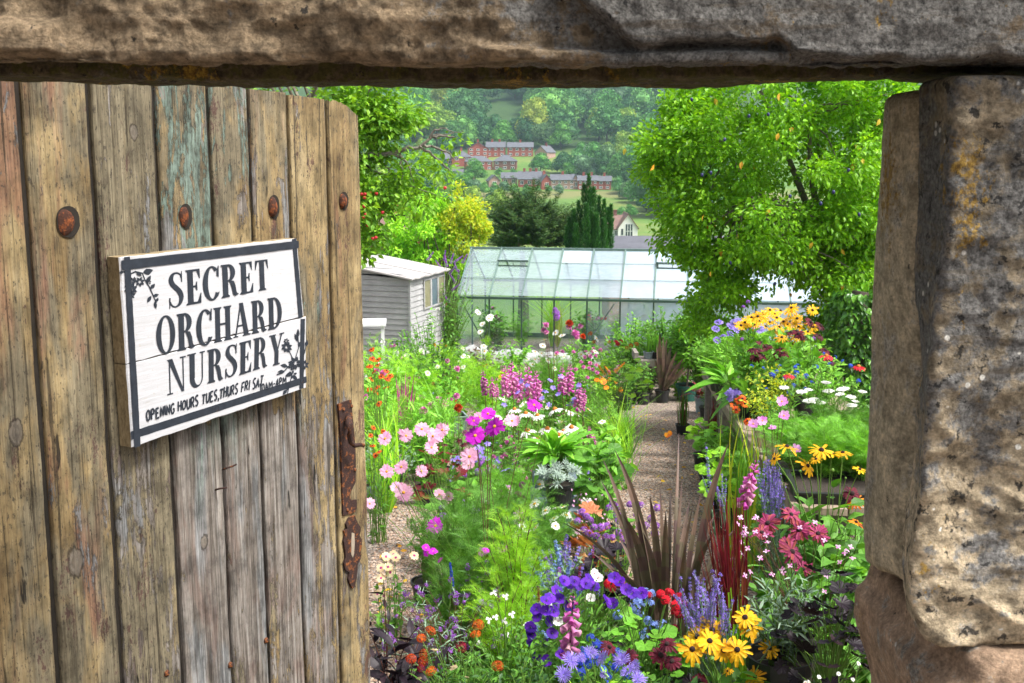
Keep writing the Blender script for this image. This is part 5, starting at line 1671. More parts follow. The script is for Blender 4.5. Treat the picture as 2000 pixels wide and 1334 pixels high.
for i, (px, Y, kd, n_, r_) in enumerate([(905, 5.4, 'verbena', 9, .022), (1010, 6.0, 'dahlia_pink', 12, .02), (940, 6.6, 'verbena', 12, .024), (1120, 6.9, 'phlox', 14, .022), (1150, 7.6, 'dahlia_pink', 14, .02), (960, 7.4, 'phlox', 14, .024), (1045, 4.35, 'wallflower', 16, .014), (930, 4.1, 'wallflower', 18, .014), (975, 5.5, 'anemone', 5, .03)]):
    plant('summer_flower', ['purple clustered flowers among the cosmos', 'small rose flowers in front of the cone flowers', 'purple clustered flowers behind the magenta cosmos', 'lavender flowers by the white cone flowers', 'small rose flowers at the path side of the foxgloves', 'lavender flowers below the foxgloves', 'tiny purple flowers beside the lime feathery plant', 'tiny purple flowers under the magenta cosmos', 'few lilac pink open flowers in front of the staging'][i], 'flowering plant', px, Y, fol_leafy([.62, .5, .6, .5, .55, .6, .5, .5, .6][i], .18, 22, 11, .05, L_LAN, 'mid', .85), [], tips=(kd, n_, r_, .3))
# ---- verbena, catmint, bronze flax
plant('verbena', 'purple verbena with clustered heads in front of the gravel turning', 'flowering plant', 1205, 4.85, fol_leafy(H(1060, 4.85), .24, 22, 6, .05, L_LAN, 'mid', .8),
      FLS('verbena', [(1197, 985), (1190, 992), (1208, 990), (1231, 985), (1251, 987), (1284, 992), (1245, 1006), (1272, 1013), (1281, 1027), (1250, 1030), (1205, 1006), (1207, 1018), (1145, 1009), (1153, 1016), (1128, 1018), (1140, 1035), (1173, 1030), (1185, 1028), (1164, 1047), (1183, 1049), (1255, 1066), (1245, 1070), (1196, 1050), (1261, 1027), (1279, 1042), (1217, 1052), (1150, 1042), (1137, 1000), (1176, 1062), (1208, 1040), (1160, 1030)], 4.85, 9.5, .2, lambda: cam_d(.6)), stemr=.0014)
plant('catmint', 'blue catmint in a hazy mound under the lime feathery plant', 'flowering plant', 1102, 4.6, fol_leafy(H(1065, 4.6), .15, 26, 14, .03, L_OV, 'grey', .9), [], tips=(['catmint_spike', 'catmint_violet'], 26, .13, .3, -.08))
plant('catmint', 'blue catmint mound nearer the petunias', 'flowering plant', 1085, 4.25, fol_leafy(H(1105, 4.25), .13, 22, 14, .03, L_OV, 'grey', .9), [], tips=(['catmint_spike', 'catmint_violet'], 22, .11, .3, -.07))
b0 = base_at(1300, 4.15)
fx = thing('flax_plant', 'bronze flax with long sword leaves in front of the gravel path', 'plant', b0)
pot(fx, .12, .16)
zb2 = P(1300, 1135, 4.15).z - b0.z
for (tx_, ty, dy, wp) in [(1201, 879, .1, 17), (1177, 896, .15, 14), (1173, 937, .2, 14), (1326, 845, .4, 12), (1332, 939, .2, 14), (1289, 953, .1, 15), (1269, 968, -.1, 16), (1347, 977, .2, 13), (1423, 865, .0, 17), (1097, 1019, .1, 10), (1217, 1006, -.2, 17), (1399, 1001, .1, 15), (1394, 1040, -.1, 15), (1353, 990, -.15, 15), (1240, 1000, .3, 15), (1310, 955, .3, 16), (1375, 1040, .25, 14), (1256, 1040, -.25, 15), (1340, 1060, -.3, 14), (1208, 1050, .2, 14), (1410, 1090, 0, 14), (1226, 930, .1, 13), (1300, 1000, -.2, 16), (1370, 960, .1, 12), (1438, 1030, .15, 13), (1455, 1075, .2, 13), (1150, 1075, .1, 11), (1425, 1120, -.1, 12), (1185, 1110, -.2, 12)]:
    tip = P(tx_, ty, 4.15 + dy) - b0
    mb = MB()
    bx = (tx_ - 1300) / FPX * 4.15
    strap(mb, (max(-.08, min(.08, bx * .35)) + rnd.uniform(-.02, .02), rnd.uniform(-.03, .03), .14), tip, wp / FPX * 4.15 * 1.02, rnd.uniform(.03, .2) + .25 * min(1, abs(bx) * 5))
    mb.build('sword_leaf', G['bronze'], fx)

# ---- the red grass, sages and the rest of the corner by the jamb
b0 = base_at(1428, 3.7)
rg = thing('blood_grass', 'crimson blood grass standing upright in a dense tuft', 'grass plant', b0)
mb = MB()
pot(rg, .07, .12)
for i in range(80):
    tx_ = rnd.gauss(1420, 24); ty = rnd.uniform(955, 1120)
    if i < 8: tx_, ty = [(1383, 985), (1372, 1020), (1392, 990), (1458, 985), (1452, 968), (1365, 1085), (1440, 962), (1400, 1000)][i]
    tip = P(tx_, ty, 3.7 + rnd.uniform(-.12, .12)) - b0
    strap(mb, (rnd.uniform(-.045, .045), rnd.uniform(-.045, .045), .10), tip, rnd.uniform(.005, .0085), rnd.uniform(.0, .16), 0, 8, 1, rnd.uniform(.3, .5))
mb.build('blades', [G['red'], G['lime']], rg)
def sage(px, Y, tips_, label, k=16):
    b = base_at(px, Y)
    r = thing('russian_sage', label, 'flowering plant', b)
    mb = MB()
    for (tx_, ty, L) in tips_:
        tip = P(tx_, ty, Y + rnd.uniform(-.12, .12)) - b
        st_ = curve_pts((nr.normal(0, .03), nr.normal(0, .03), 0), np.array(tip), 8, .1, .03)
        mb.tube(st_, np.linspace(.0022, .0012, 8), 4, 0, False)
        leaves_on(mb, [st_], 9, .03, L_THIN, .15, .6, .9)
        dd = Vector(st_[-1] - st_[-2]).normalized()
        ll = L / FPX * Y
        head('sage_spike', r, Vector(tip) - dd * ll, ll * 1.05, dd)
    mb.build('stems', G['grey'], r)
    return r
sage(1385, 3.42, [(rnd.uniform(1318, 1415), rnd.uniform(1120, 1215), rnd.uniform(80, 130)) for _ in range(34)] + [(1410, 1150, 110), (1356, 1125, 110), (1432, 1170, 90), (1440, 1225, 60), (1318, 1165, 80)], 'pale lavender russian sage behind the golden rudbeckias')
sage(1425, 4.3, [(1379, 872, 90), (1395, 930, 60), (1410, 925, 60), (1388, 940, 60), (1418, 935, 50), (1405, 960, 50), (1372, 930, 50), (1400, 945, 60)], 'russian sage spires leaning over the gravel path')
sage(1505, 4.25, [(rnd.uniform(1478, 1535), rnd.uniform(895, 970), rnd.uniform(60, 95)) for _ in range(28)], 'russian sage spires behind the dusky rudbeckias')
def tallfox(px, Y, x0, y0, x1, y1, label, dy=0):
    b = base_at(px, Y)
    r = thing('foxglove', label, 'flowering plant', b)
    a = P(x0, y0, Y) - b; c = P(x1, y1, Y + dy) - b
    d = (c - a)
    head('foxglove', r, a, d.length, d.normalized())
    mb = MB(); st_ = curve_pts((0, 0, 0), np.array(a), 7, .05, .005)
    mb.tube(st_, np.linspace(.004, .003, 7), 5, 1, False)
    leaves_on(mb, [st_], 14, .09, L_LAN, .05, .8, .9, 0)
    mb.build('foliage', [G['mid'], G['wine']], r)
tallfox(1452, 4.05, 1452, 985, 1478, 898, 'rose pink foxglove between the two russian sages')
tallfox(1110, 3.45, 1112, 1275, 1120, 1162, 'rose pink foxglove in front of the violet petunias')
gold = FLS('rudbeckia', [(1455, 1206), (1464, 1224), (1362, 1244), (1386, 1252), (1391, 1230), (1352, 1268), (1414, 1270), (1440, 1269), (1503, 1267, 24), (1475, 1322, 24)], 3.3, 29, .08, lambda: cam_d(.75))
plant('black_eyed_susan', 'golden black eyed susans clustered in front of the pale sage', 'flowering plant', 1415, 3.32, fol_leafy(H(1305, 3.32), .15, 20, 8, .075, L_OV, 'mid', .9), gold + FLS('rudbeckia', [(1421, 1311, 11)], 3.3, 11), stemr=.0026)
plant('dark_rudbeckia', 'wine black rudbeckias with drooping petals beside the golden ones', 'flowering plant', 1285, 3.3, fol_leafy(H(1310, 3.3), .16, 16, 8, .07, L_OV, 'mid', .9),
      FLS('rudbeckia_burgundy', [(1290, 1280, 24), (1303, 1258), (1313, 1292), (1190, 1264, 18), (1228, 1282), (1366, 1330, 20), (1332, 1262, 14)], 3.3, 20, .08, lambda: cam_d(.35)))
plant('tall_rudbeckia', 'tall golden rudbeckias on long bare stems in front of the black trays', 'flowering plant', 1605, 4.15, fol_leafy(H(945, 4.15), .2, 22, 10, .09, L_OV2, 'mid', .9),
      FLS('rudbeckia', [(1537, 873, 24), (1513, 896, 15), (1577, 910, 21), (1604, 880, 27), (1624, 888, 22), (1646, 884, 19), (1594, 897, 16), (1679, 917, 16)], 4.15, 22, .08, lambda: cam_d(.28)), stemr=.003)
plant('dusky_rudbeckia', 'dusky rose rudbeckias with black eyes beside the red grass', 'flowering plant', 1545, 3.8, fol_leafy(H(1075, 3.8), .20, 22, 9, .085, L_OV, 'mid', .9),
      FLS('rudbeckia_rose', [(1500, 1022, 26), (1545, 1005, 22), (1562, 1035, 27), (1488, 1040, 20), (1598, 1042, 22), (1547, 1078, 28), (1569, 1112, 20), (1537, 1060, 16)], 3.8, 24, .1, lambda: cam_d(.7)), stemr=.0028)
plant('dusky_rudbeckia', 'amber and wine rudbeckias against the jamb stone', 'flowering plant', 1655, 4.3, fol_leafy(H(1000, 4.3), .14, 12, 8, .085, L_OV, 'mid', .9),
      FLS('rudbeckia_burgundy', [(1664, 964, 20)], 4.3, 18, .05, cam_d) + FLS('rudbeckia_amber', [(1671, 980, 18), (1672, 1020, 16)], 4.3, 18, .05, cam_d))
plant('butterfly_gaura', 'wiry gaura scattered with small pink flowers by the jamb', 'flowering plant', 1590, 3.6, fol_leafy(H(1090, 3.6), .24, 24, 8, .05, L_LAN, 'mid', .9),
      FLS('simple5', [(rnd.uniform(1440, 1500), rnd.uniform(1000, 1130)) for _ in range(16)] + [(1610, 1055), (1637, 1068), (1655, 1075), (1662, 1068), (1650, 1080), (1543, 1105), (1528, 1112), (1508, 1122), (1455, 1124), (1615, 1125), (1640, 1098), (1485, 1090), (1610, 1155), (1562, 1030), (1665, 1090), (1592, 1020), (1530, 1118)], 3.6, 6.5, .15, cam_d), stemr=.001, smat='wine')
plant('variegated_shrub', 'pale edged leafy shrub in a wide black pot', 'shrub', 1517, 3.42, fol_leafy(H(1135, 3.42) - .26, .15, 30, 16, .05, L_THIN, 'grey', .8, wid=1.6), [], potr=.105, poth=.33)
plant('leafy_perennial', 'large leaved green plants under the dusky rudbeckias', 'plant', 1560, 3.75, fol_leafy(H(1130, 3.75), .2, 18, 9, .11, L_OV2, 'mid', 1.0), [])
plant('leafy_perennial', 'large leaved green plant against the jamb stone', 'plant', 1655, 3.85, fol_leafy(H(1060, 3.85), .2, 18, 9, .12, L_BIG, 'mid', .9, wid=1.3), [])
plant('leafy_perennial', 'bright leafy plant between the jamb and the trestle legs', 'plant', 1610, 4.5, fol_leafy(H(965, 4.5), .24, 24, 11, .09, L_OV2, 'mid', .9), [])
plant('coral_bells', 'black purple coral bells with lobed leaves at the foot of the jamb', 'plant', 1612, 3.3, fol_rosette(H(1175, 3.3), .16, 90, .07, L_LOBE, 'purple', cup=.9), [], potr=.10, poth=.13)
plant('coral_bells', 'smaller black purple coral bells below the wide pot', 'plant', 1640, 3.12, fol_rosette(.13, .13, 50, .06, L_LOBE, 'purple', cup=.9), [])
plant('fleabane', 'tiny white daisies creeping at the foot of the jamb', 'flowering plant', 1645, 2.98, fol_leafy(.10, .16, 20, 9, .025, L_OV, 'dark', .9), FLS('daisy_white', [(1677, 1296), (1638, 1316), (1666, 1327), (1580, 1332), (1573, 1333), (1600, 1322)], 2.98, 5, .05, cam_d))

# ---- petunias, geraniums, lobelia, stokesia: the front row
plant('petunia', 'violet petunias trailing in a mound with a few white ones', 'flowering plant', 1118, 3.65, fol_leafy(H(1150, 3.65), .16, 34, 14, .035, L_OV, 'mid', .95),
      FLS('petunia', [(1103, 1134), (1115, 1140), (1123, 1134), (1134, 1142), (1145, 1139), (1152, 1130), (1087, 1153), (1075, 1167), (1068, 1172), (1093, 1169), (1047, 1189), (1049, 1204), (1082, 1194), (1084, 1180), (1036, 1224), (1038, 1237), (1079, 1236), (1062, 1256), (1039, 1253), (1049, 1283), (1068, 1290), (1187, 1171), (1196, 1178), (1160, 1144), (1200, 1128), (1210, 1135), (1223, 1151), (1253, 1158), (1235, 1158), (1112, 1183), (1077, 1212), (1066, 1192), (1096, 1276)], 3.6, 13, .1, lambda: cam_d(.7))
      + FLS('petunia_white', [(1162, 1120), (1168, 1128), (1154, 1167), (1071, 1183), (1032, 1222), (1090, 1212)], 3.6, 11, .1, lambda: cam_d(.8)), stemr=.0012)
plant('geranium', 'scarlet geraniums with round leaves beside the violet petunias', 'flowering plant', 1258, 3.7, fol_rosette(H(1185, 3.7), .18, 46, .065, L_ROUND, 'fresh'),
      FLS('geranium', [(1190, 1140, 12), (1210, 1137, 12), (1196, 1150, 9), (1290, 1160, 10), (1308, 1158, 12), (1325, 1166, 11), (1320, 1182, 12), (1300, 1172, 11), (1268, 1162, 8), (1318, 1196, 9)], 3.7, 11, .12, lambda: cam_d(.5)))
plant('geranium', 'crimson geranium half hidden behind the pale sage', 'flowering plant', 1335, 3.75, fol_rosette(H(1200, 3.75), .1, 20, .06, L_ROUND, 'fresh'),
      FLS('geranium_crimson', [(1335, 1178, 11), (1325, 1200, 9), (1318, 1225, 8), (1340, 1205, 9)], 3.7, 10, .08, cam_d))
plant('lobelia', 'pale blue lobelia at the foot of the bronze flax', 'flowering plant', 1245, 3.95, fol_leafy(H(1135, 3.95), .09, 24, 10, .02, L_OV, 'mid', .8), [], tips=('lobelia_sky', 24, .020, .3))
plant('lobelia', 'deep blue lobelia beside the rose pink foxglove', 'flowering plant', 1170, 3.4, fol_leafy(H(1225, 3.4), .09, 26, 10, .02, L_OV, 'mid', .8), [], tips=('lobelia_blue', 26, .017, .3))
plant('stokesia', 'lavender fringed asters at the front of the entrance bed', 'flowering plant', 1165, 3.2, fol_leafy(H(1300, 3.2), .13, 20, 10, .05, L_LAN, 'lime', .8),
      FLS('stokesia', [(1153, 1274, 17), (1116, 1289), (1178, 1286), (1214, 1288), (1226, 1311), (1246, 1326), (1101, 1318), (1136, 1284, 12), (1240, 1300, 14), (1180, 1318, 10)], 3.2, 20, .06, lambda: cam_d(.55)))
plant('bistort', 'crimson bistort spikes between the catmint and the petunias', 'flowering plant', 1130, 3.95, fol_leafy(H(1150, 3.95), .10, 12, 8, .06, L_LAN, 'mid', .8),
      [('persicaria', 1131, 1135, 0, .06), ('persicaria', 1159, 1090, .1, .05), ('persicaria', 1170, 1093, .1, .02), ('persicaria', 1052, 1173, -.1, .055)])
# ---- front row beside the gate
plant('blanket_flower', 'burnt orange and red pompon blanket flowers at the front of the bed', 'flowering plant', 895, 3.35, fol_leafy(H(1275, 3.35), .20, 24, 9, .06, L_THIN, 'mid', .8, wid=1.4),
      FLS('gaillardia', [(934, 1221, 14), (929, 1239, 13), (841, 1232, 13), (823, 1247, 11), (827, 1278, 12), (842, 1311, 13), (972, 1301, 14)], 3.35, 13, .07, lambda: cam_d(.5)) +
      FLS('gaillardia_red', [(803, 1287, 12), (826, 1292, 12), (824, 1302, 10)], 3.35, 12, .05, cam_d) + FLS('gaillardia_crimson', [(901, 1264, 13), (822, 1306, 9)], 3.35, 12, .05, cam_d) +
      FLS('yarrow_cream', [(849, 1269, 9), (886, 1304, 9), (818, 1325, 6), (912, 1322, 6)], 3.35, 9, .05, up), stemr=.0018)
plant('dark_leaved_dahlia', 'dark purple leaved dahlia growing close to the gate edge', 'plant', 775, 3.45, fol_leafy(H(1185, 3.45), .16, 14, 9, .105, L_LAN, 'purple', 1.0, smat='wine', wid=1.4), [])
plant('dark_leaved_dahlia', 'single dark purple leafy shoot against the gate edge', 'plant', 752, 3.5, fol_leafy(H(1128, 3.5), .05, 3, 9, .07, L_LAN, 'purple', 1.0, smat='wine', wid=1.4), [])
plant('wallflower', 'purple wallflower on wiry dark stems over the gravel', 'flowering plant', 880, 3.85, fol_leafy(H(1125, 3.85), .26, 50, 9, .045, L_THIN, 'grey', .8, smat='wine', stemr=.0014), [], tips=('wallflower', 50, .012, .35))
plant('wallflower', 'second purple wallflower leaning towards the gate', 'flowering plant', 835, 3.75, fol_leafy(H(1170, 3.75), .16, 26, 9, .045, L_THIN, 'grey', .8, smat='wine', stemr=.0014), [], tips=('wallflower', 26, .012, .35))
plant('delphinium', 'short blue delphinium spike among the wallflowers', 'flowering plant', 882, 4.0, fol_rosette(.2, .08, 10, .05, L_LOBE, 'mid'), [('delphinium', 882, 1125, 0, .05), ('delphinium', 886, 1145, 0, .03)])
plant('trailing_nemesia', 'cream nemesia with wine eyes leaning out past the gate edge', 'flowering plant', 762, 4.45, fol_leafy(H(1115, 4.45), .13, 14, 8, .04, L_OV, 'mid', .9),
      FLS('nemesia', [(754, 1087), (768, 1083), (773, 1089), (744, 1109), (758, 1107), (744, 1129), (737, 1160), (750, 1164), (809, 1085), (762, 1118)], 4.45, 10, .08, lambda: cam_d(.9)), stemr=.0012)
plant('hot_lips_sage', 'fine leaved sage with small white and red flowers below the lime feathery plant', 'flowering plant', 990, 3.55, fol_leafy(H(1195, 3.55), .20, 50, 16, .028, L_OV, 'mid', .9), FLS('hotlips', [(968, 1205), (955, 1210), (985, 1212), (990, 1240), (988, 1165), (965, 1158), (935, 1255), (1000, 1200)], 3.5, 8, .1, lambda: cam_d(.8)))
plant('low_green_plant', 'low dark green bushy plant at the very front of the bed', 'plant', 1010, 3.25, fol_leafy(H(1290, 3.25), .18, 46, 14, .03, L_OV, 'dark', .9), [])
plant('low_green_plant', 'low green plant under the blanket flowers', 'plant', 880, 3.15, fol_leafy(H(1310, 3.15), .2, 30, 12, .05, L_LAN, 'dark', .9), [])
plant('low_green_plant', 'dark low plant beneath the wine black rudbeckias', 'plant', 1290, 3.12, fol_leafy(H(1318, 3.12), .18, 30, 12, .045, L_OV, 'dark', .9), [])
plant('cosmos_plant', 'leafless lower cosmos with dull wine flowers near the path edge', 'flowering plant', 885, 4.2, fol_feather(H(1060, 4.2), .16, 18, 18, .08, 'mid', L_FEA2), FLS('cosmos_magenta', [(832, 1070, 9), (846, 1076, 9), (860, 1094, 8), (948, 1075, 9)], 4.2, 9, .1, cam_d), stemr=.0016)
plant('leafy_perennial', 'dark leafy plant at the gravel edge below the pink cosmos', 'plant', 836, 5.2, fol_leafy(H(1035, 5.2), .09, 14, 12, .06, L_LAN, 'mid', 1.0), [], potr=.08, poth=.12)

# ================================================================== the trestle bench and everything on it
M_oldwood = plain('weathered_timber', (0.24, 0.185, 0.135), 0.85, 0, 0.4, 18, 0.5)
M_greywood = plain('grey_timber', (0.24, 0.21, 0.185), 0.85, 0, 0.4, 18, 0.5)
def bz(Y): return 0.475 - 0.126 * (Y - 5)
def bx(Y): return 1.30 + 0.125 * (Y - 5)
Ys = [4.55, 7.3, 10.1, 13.2]
for i in range(3):
    ya, yb = Ys[i] + .02, Ys[i + 1] - .02
    base = Vector((bx((ya + yb) / 2) + .5, (ya + yb) / 2, gz((ya + yb) / 2)))
    tr = thing('trestle_bench', ['near trestle bench of weathered boards carrying black trays', 'middle trestle bench carrying the golden rudbeckias', 'far trestle bench nearest the greenhouse'][i], 'bench', base)
    L = lambda X, Y, Z: (X - base.x, Y - base.y, Z - base.z)
    for j in range(5):
        m = MB()
        a, b = L(bx(ya) + .07 + j * .21, ya, bz(ya) - .02), L(bx(yb) + .07 + j * .21, yb, bz(yb) - .02)
        m.bar(a, b, .195, .028)
        m.build('board', M_oldwood, tr)
    m = MB(); m.bar(L(bx(ya) - .045, ya, bz(ya) - .035), L(bx(yb) - .045, yb, bz(yb) - .035), .028, .075); m.build('edge_rail', M_oldwood, tr)
    for y_ in (ya + .12, (ya + yb) / 2, yb - .15):
        for sx_ in (.02, .98):
            g = gz(y_)
            m = MB(); m.box(L(bx(y_) + sx_ - .04, y_ - .025, g), L(bx(y_) + sx_ + .04, y_ + .025, bz(y_) - .036)); m.build('leg', M_greywood, tr)
        m = MB(); m.box(L(bx(y_) + .062, y_ - .02, bz(y_) - .115), L(bx(y_) + .938, y_ + .02, bz(y_) - .038)); m.build('cross_rail', M_greywood, tr)
def on_bench(px, Y): return bz(Y) + 0.004
def Hb(py, Y): return P(1000, py, Y).z - bz(Y)
# black seed trays
def tray(px, Y, w_, d_, lab):
    b = base_at(px, Y, on_bench(px, Y))
    t_ = thing('seed_tray', lab, 'tray', b, -.12)
    m = MB(); h_ = .052
    for lo, hi in (((-w_, -d_, .0), (w_, d_, .006)), ((-w_, -d_, .0065), (w_, -d_ + .006, h_)), ((-w_, d_ - .006, .0065), (w_, d_, h_)), ((-w_, -d_ + .0065, .0065), (-w_ + .006, d_ - .0065, h_)), ((w_ - .006, -d_ + .0065, .0065), (w_, d_ - .0065, h_))):
        m.box(lo, hi)
    for x_ in np.linspace(-w_ + .02, w_ - .02, 9): m.box((x_ - .004, -d_ - .006, .005), (x_ + .004, -d_ - .0003, h_ - .016))
    m.box((-w_ - .014, -d_ - .014, h_ + .0005), (w_ + .014, -d_ + .008, h_ + .009)); m.box((-w_ - .014, d_ - .008, h_ + .0005), (w_ + .014, d_ + .014, h_ + .009))
    m.box((-w_ - .014, -d_ + .0085, h_ + .0005), (-w_ + .008, d_ - .0085, h_ + .009)); m.box((w_ - .008, -d_ + .0085, h_ + .0005), (w_ + .014, d_ - .0085, h_ + .009))
    m.build('tray_shell', M_black, t_)
    MB().box((-w_ + .007, -d_ + .007, .007), (w_ - .007, d_ - .007, h_ - .012)).build('compost', M_soil, t_)
tray(1655, 4.82, .24, .17, 'black ribbed seed tray at the near end of the trestle bench')
tray(1590, 5.35, .2, .14, 'black ribbed seed tray under the feathery yarrow')
for i, (px, Y, pt_, r) in enumerate([(1560, 5.3, 842, .19), (1610, 5.0, 838, .20), (1655, 5.15, 830, .20), (1600, 5.6, 815, .2), (1660, 5.6, 810, .2), (1690, 4.95, 835, .18)]):
    plant('yarrow', ['feathery green yarrow in a pot at the path side of the trestle bench', 'feathery green yarrow in the tray under the white heads', 'feathery green yarrow near the jamb', 'feathery green yarrow in the second row', 'feathery green yarrow between the white heads and the jamb', 'feathery green yarrow mostly hidden by the jamb'][i],
          'plant', px, Y, fol_feather(Hb(pt_, Y) - .05, r, 26, 22, .07, 'fresh' if i % 2 else 'mid', L_FEA2, ang=.6), [], z=on_bench(px, Y) + .045, potr=0)
plant('white_yarrow', 'white flat headed yarrow above the feathery foliage on the near trestle bench', 'flowering plant', 1618, 5.75, fol_feather(Hb(800, 5.75), .24, 20, 14, .08, 'mid', L_FEA2),
      FLS('yarrow', [(1531, 757), (1566, 765, 13), (1618, 764, 13), (1579, 783, 14), (1600, 786, 14), (1591, 780, 11), (1664, 792, 12), (1647, 760, 13), (1662, 775, 11), (1613, 747), (1580, 761, 9), (1685, 765, 10), (1640, 770, 10), (1671, 784, 9)], 5.75, 11, .2, lambda: Vector((nr.normal(0, .1), -.12, 1)).normalized()), z=on_bench(0, 5.75), potr=.08, poth=.1)
plant('plumbago', 'hardy plumbago with small blue flowers and yellowing leaves on the trestle bench', 'flowering plant', 1515, 6.9, fol_leafy(Hb(735, 6.9), .24, 40, 16, .035, L_OV, 'yellow', 1.0), [], z=on_bench(0, 6.9), potr=.09, poth=.13, potm=M_terra, tips=('lobelia_blue', 14, .016, .3, .01))
plant('plumbago', 'second hardy plumbago with blue flowers behind the white yarrow', 'flowering plant', 1600, 6.8, fol_leafy(Hb(725, 6.8), .24, 40, 16, .035, L_OV, 'fresh', 1.0), [], z=on_bench(0, 6.8), potr=.09, poth=.13, tips=('lobelia_blue', 14, .016, .3, .01))
plant('plumbago', 'small plumbago in a pale clay pot at the bench edge', 'plant', 1490, 6.5, fol_leafy(.26, .14, 24, 14, .032, L_OV, 'yellow', 1.0), [], z=on_bench(0, 6.5), potr=.062, poth=.12, potm=M_terra)
plant('plumbago', 'small plumbago in a second pale clay pot at the bench edge', 'plant', 1506, 6.15, fol_leafy(.22, .12, 20, 14, .032, L_OV, 'mid', 1.0), [], z=on_bench(0, 6.15), potr=.062, poth=.12, potm=M_terra)
YEL = [(1546, 601), (1490, 613), (1468, 620), (1463, 627), (1491, 622), (1517, 621), (1504, 606), (1524, 607), (1557, 622), (1473, 634), (1504, 630), (1538, 634), (1560, 639), (1522, 639), (1527, 659), (1578, 649), (1589, 639), (1555, 659), (1561, 670), (1547, 673), (1587, 606), (1447, 636), (1534, 690), (1455, 630), (1573, 682), (1483, 628), (1513, 613), (1531, 628), (1543, 607), (1552, 632), (1495, 638), (1512, 646), (1546, 645), (1570, 632), (1480, 618)]
for gi, (lo, hi, pxb) in enumerate(((0, 1490, 1470), (1490, 1545, 1520), (1545, 1700, 1565))):
    sel = [q for q in YEL if lo <= q[0] < hi]
    plant('golden_rudbeckia', ['golden rudbeckias at the scabious end of the trestle bench', 'golden rudbeckias in the thick of the trestle bench display', 'golden rudbeckias beside the ivied trunk on the trestle bench'][gi], 'flowering plant', pxb, 8.4 + .2 * gi,
          fol_leafy(Hb(665, 8.4), .24, 24, 11, .10, L_OV, 'fresh', .9), FLS('rudbeckia', sel, 8.4, 14, .3, lambda: cam_d(.35)), z=on_bench(0, 8.4 + .2 * gi), potr=.1, poth=.14)
plant('wine_rudbeckia', 'wine red rudbeckias below the golden ones on the trestle bench', 'flowering plant', 1505, 7.8, fol_leafy(Hb(705, 7.8), .22, 22, 10, .09, L_OV, 'mid', .9),
      FLS('rudbeckia_burgundy', [(1487, 670), (1496, 678), (1476, 697), (1517, 692), (1524, 681), (1509, 699), (1471, 682), (1503, 676), (1528, 690), (1481, 684), (1490, 695)], 7.8, 12, .15, lambda: cam_d(.35)), z=on_bench(0, 7.8), potr=.1, poth=.14)
plant('wine_rudbeckia', 'wine red rudbeckias among the golden ones near the ivied trunk', 'flowering plant', 1575, 7.9, fol_leafy(Hb(700, 7.9), .22, 22, 10, .09, L_OV, 'fresh', .9),
      FLS('rudbeckia_burgundy', [(1583, 629), (1545, 649), (1560, 652), (1567, 657), (1603, 636), (1612, 684), (1556, 647), (1622, 705), (1600, 655)], 7.9, 12, .15, lambda: cam_d(.35)), z=on_bench(0, 7.9), potr=.1, poth=.14)
plant('red_coneflower', 'raspberry red cone flower with an orange cone above the plumbago', 'flowering plant', 1608, 7.2, fol_leafy(Hb(745, 7.2), .14, 12, 9, .09, L_LAN, 'fresh', .9), FLS('coneflower_red', [(1614, 695, 14)], 7.2, 14, 0, lambda: Vector((0, -.15, 1)).normalized()), z=on_bench(0, 7.2), potr=.08, poth=.12)
plant('red_coneflower', 'scarlet cone flower standing low over the plumbago', 'flowering plant', 1540, 6.6, fol_leafy(Hb(775, 6.6), .1, 8, 8, .07, L_LAN, 'mid', .9), FLS('coneflower_red', [(1541, 733, 12)], 6.6, 12, 0, lambda: Vector((0, -.1, 1)).normalized()), z=on_bench(0, 6.6), potr=.07, poth=.1)
plant('red_coneflower', 'scarlet cone flower close beside the jamb stone', 'flowering plant', 1672, 6.9, fol_leafy(Hb(770, 6.9), .1, 8, 8, .07, L_LAN, 'mid', .9), FLS('coneflower_red', [(1677, 716, 14)], 6.9, 14, 0, lambda: Vector((0, -.1, 1)).normalized()), z=on_bench(0, 6.9), potr=.07, poth=.1)
plant('scabious', 'lavender scabious on thin stems at the far end of the display', 'flowering plant', 1428, 9.6, fol_leafy(Hb(665, 9.6), .26, 28, 10, .07, L_LAN, 'fresh', .8),
      FLS('scabious', [(1404, 629), (1426, 637), (1434, 630), (1427, 653, 10), (1413, 656), (1401, 664), (1438, 643), (1478, 643), (1466, 644), (1486, 643), (1398, 642), (1443, 626)], 9.6, 9, .2, lambda: cam_d(.6)), z=on_bench(0, 9.6), potr=.1, poth=.14, stemr=.0018)
plant('feathery_fennel', 'soft feathery green plant below the scabious', 'plant', 1405, 10.4, fol_feather(Hb(672, 10.4), .22, 22, 16, .12, 'fresh', L_FEA2), [], z=on_bench(0, 10.4), potr=.1, poth=.14)
plant('knapweed', 'purple bobble flowers rising above the golden rudbeckias', 'flowering plant', 1452, 9.0, fol_leafy(Hb(690, 9.0), .12, 10, 9, .06, L_LAN, 'mid', .8), FLS('bobble_purple', [(1461, 590), (1452, 600), (1447, 684), (1449, 663), (1589, 662)], 9.0, 5, .1, up), z=on_bench(0, 9.0), potr=.08, poth=.12, stemr=.0015)
plant('horned_kale', 'broad lime leaved plant in black pots at the bench corner', 'plant', 1425, 9.2, fol_big(.25, .3, 22, .30, 'fresh', L_BIG, .3, 1.5), [], z=on_bench(0, 9.2), potr=.09, poth=.13)
plant('horned_kale', 'large grey green leaved plant hanging over the bench edge', 'plant', 1462, 8.1, fol_big(.25, .3, 20, .28, 'mid', L_BIG, .4, 1.7), [], z=on_bench(0, 8.1), potr=.09, poth=.13)
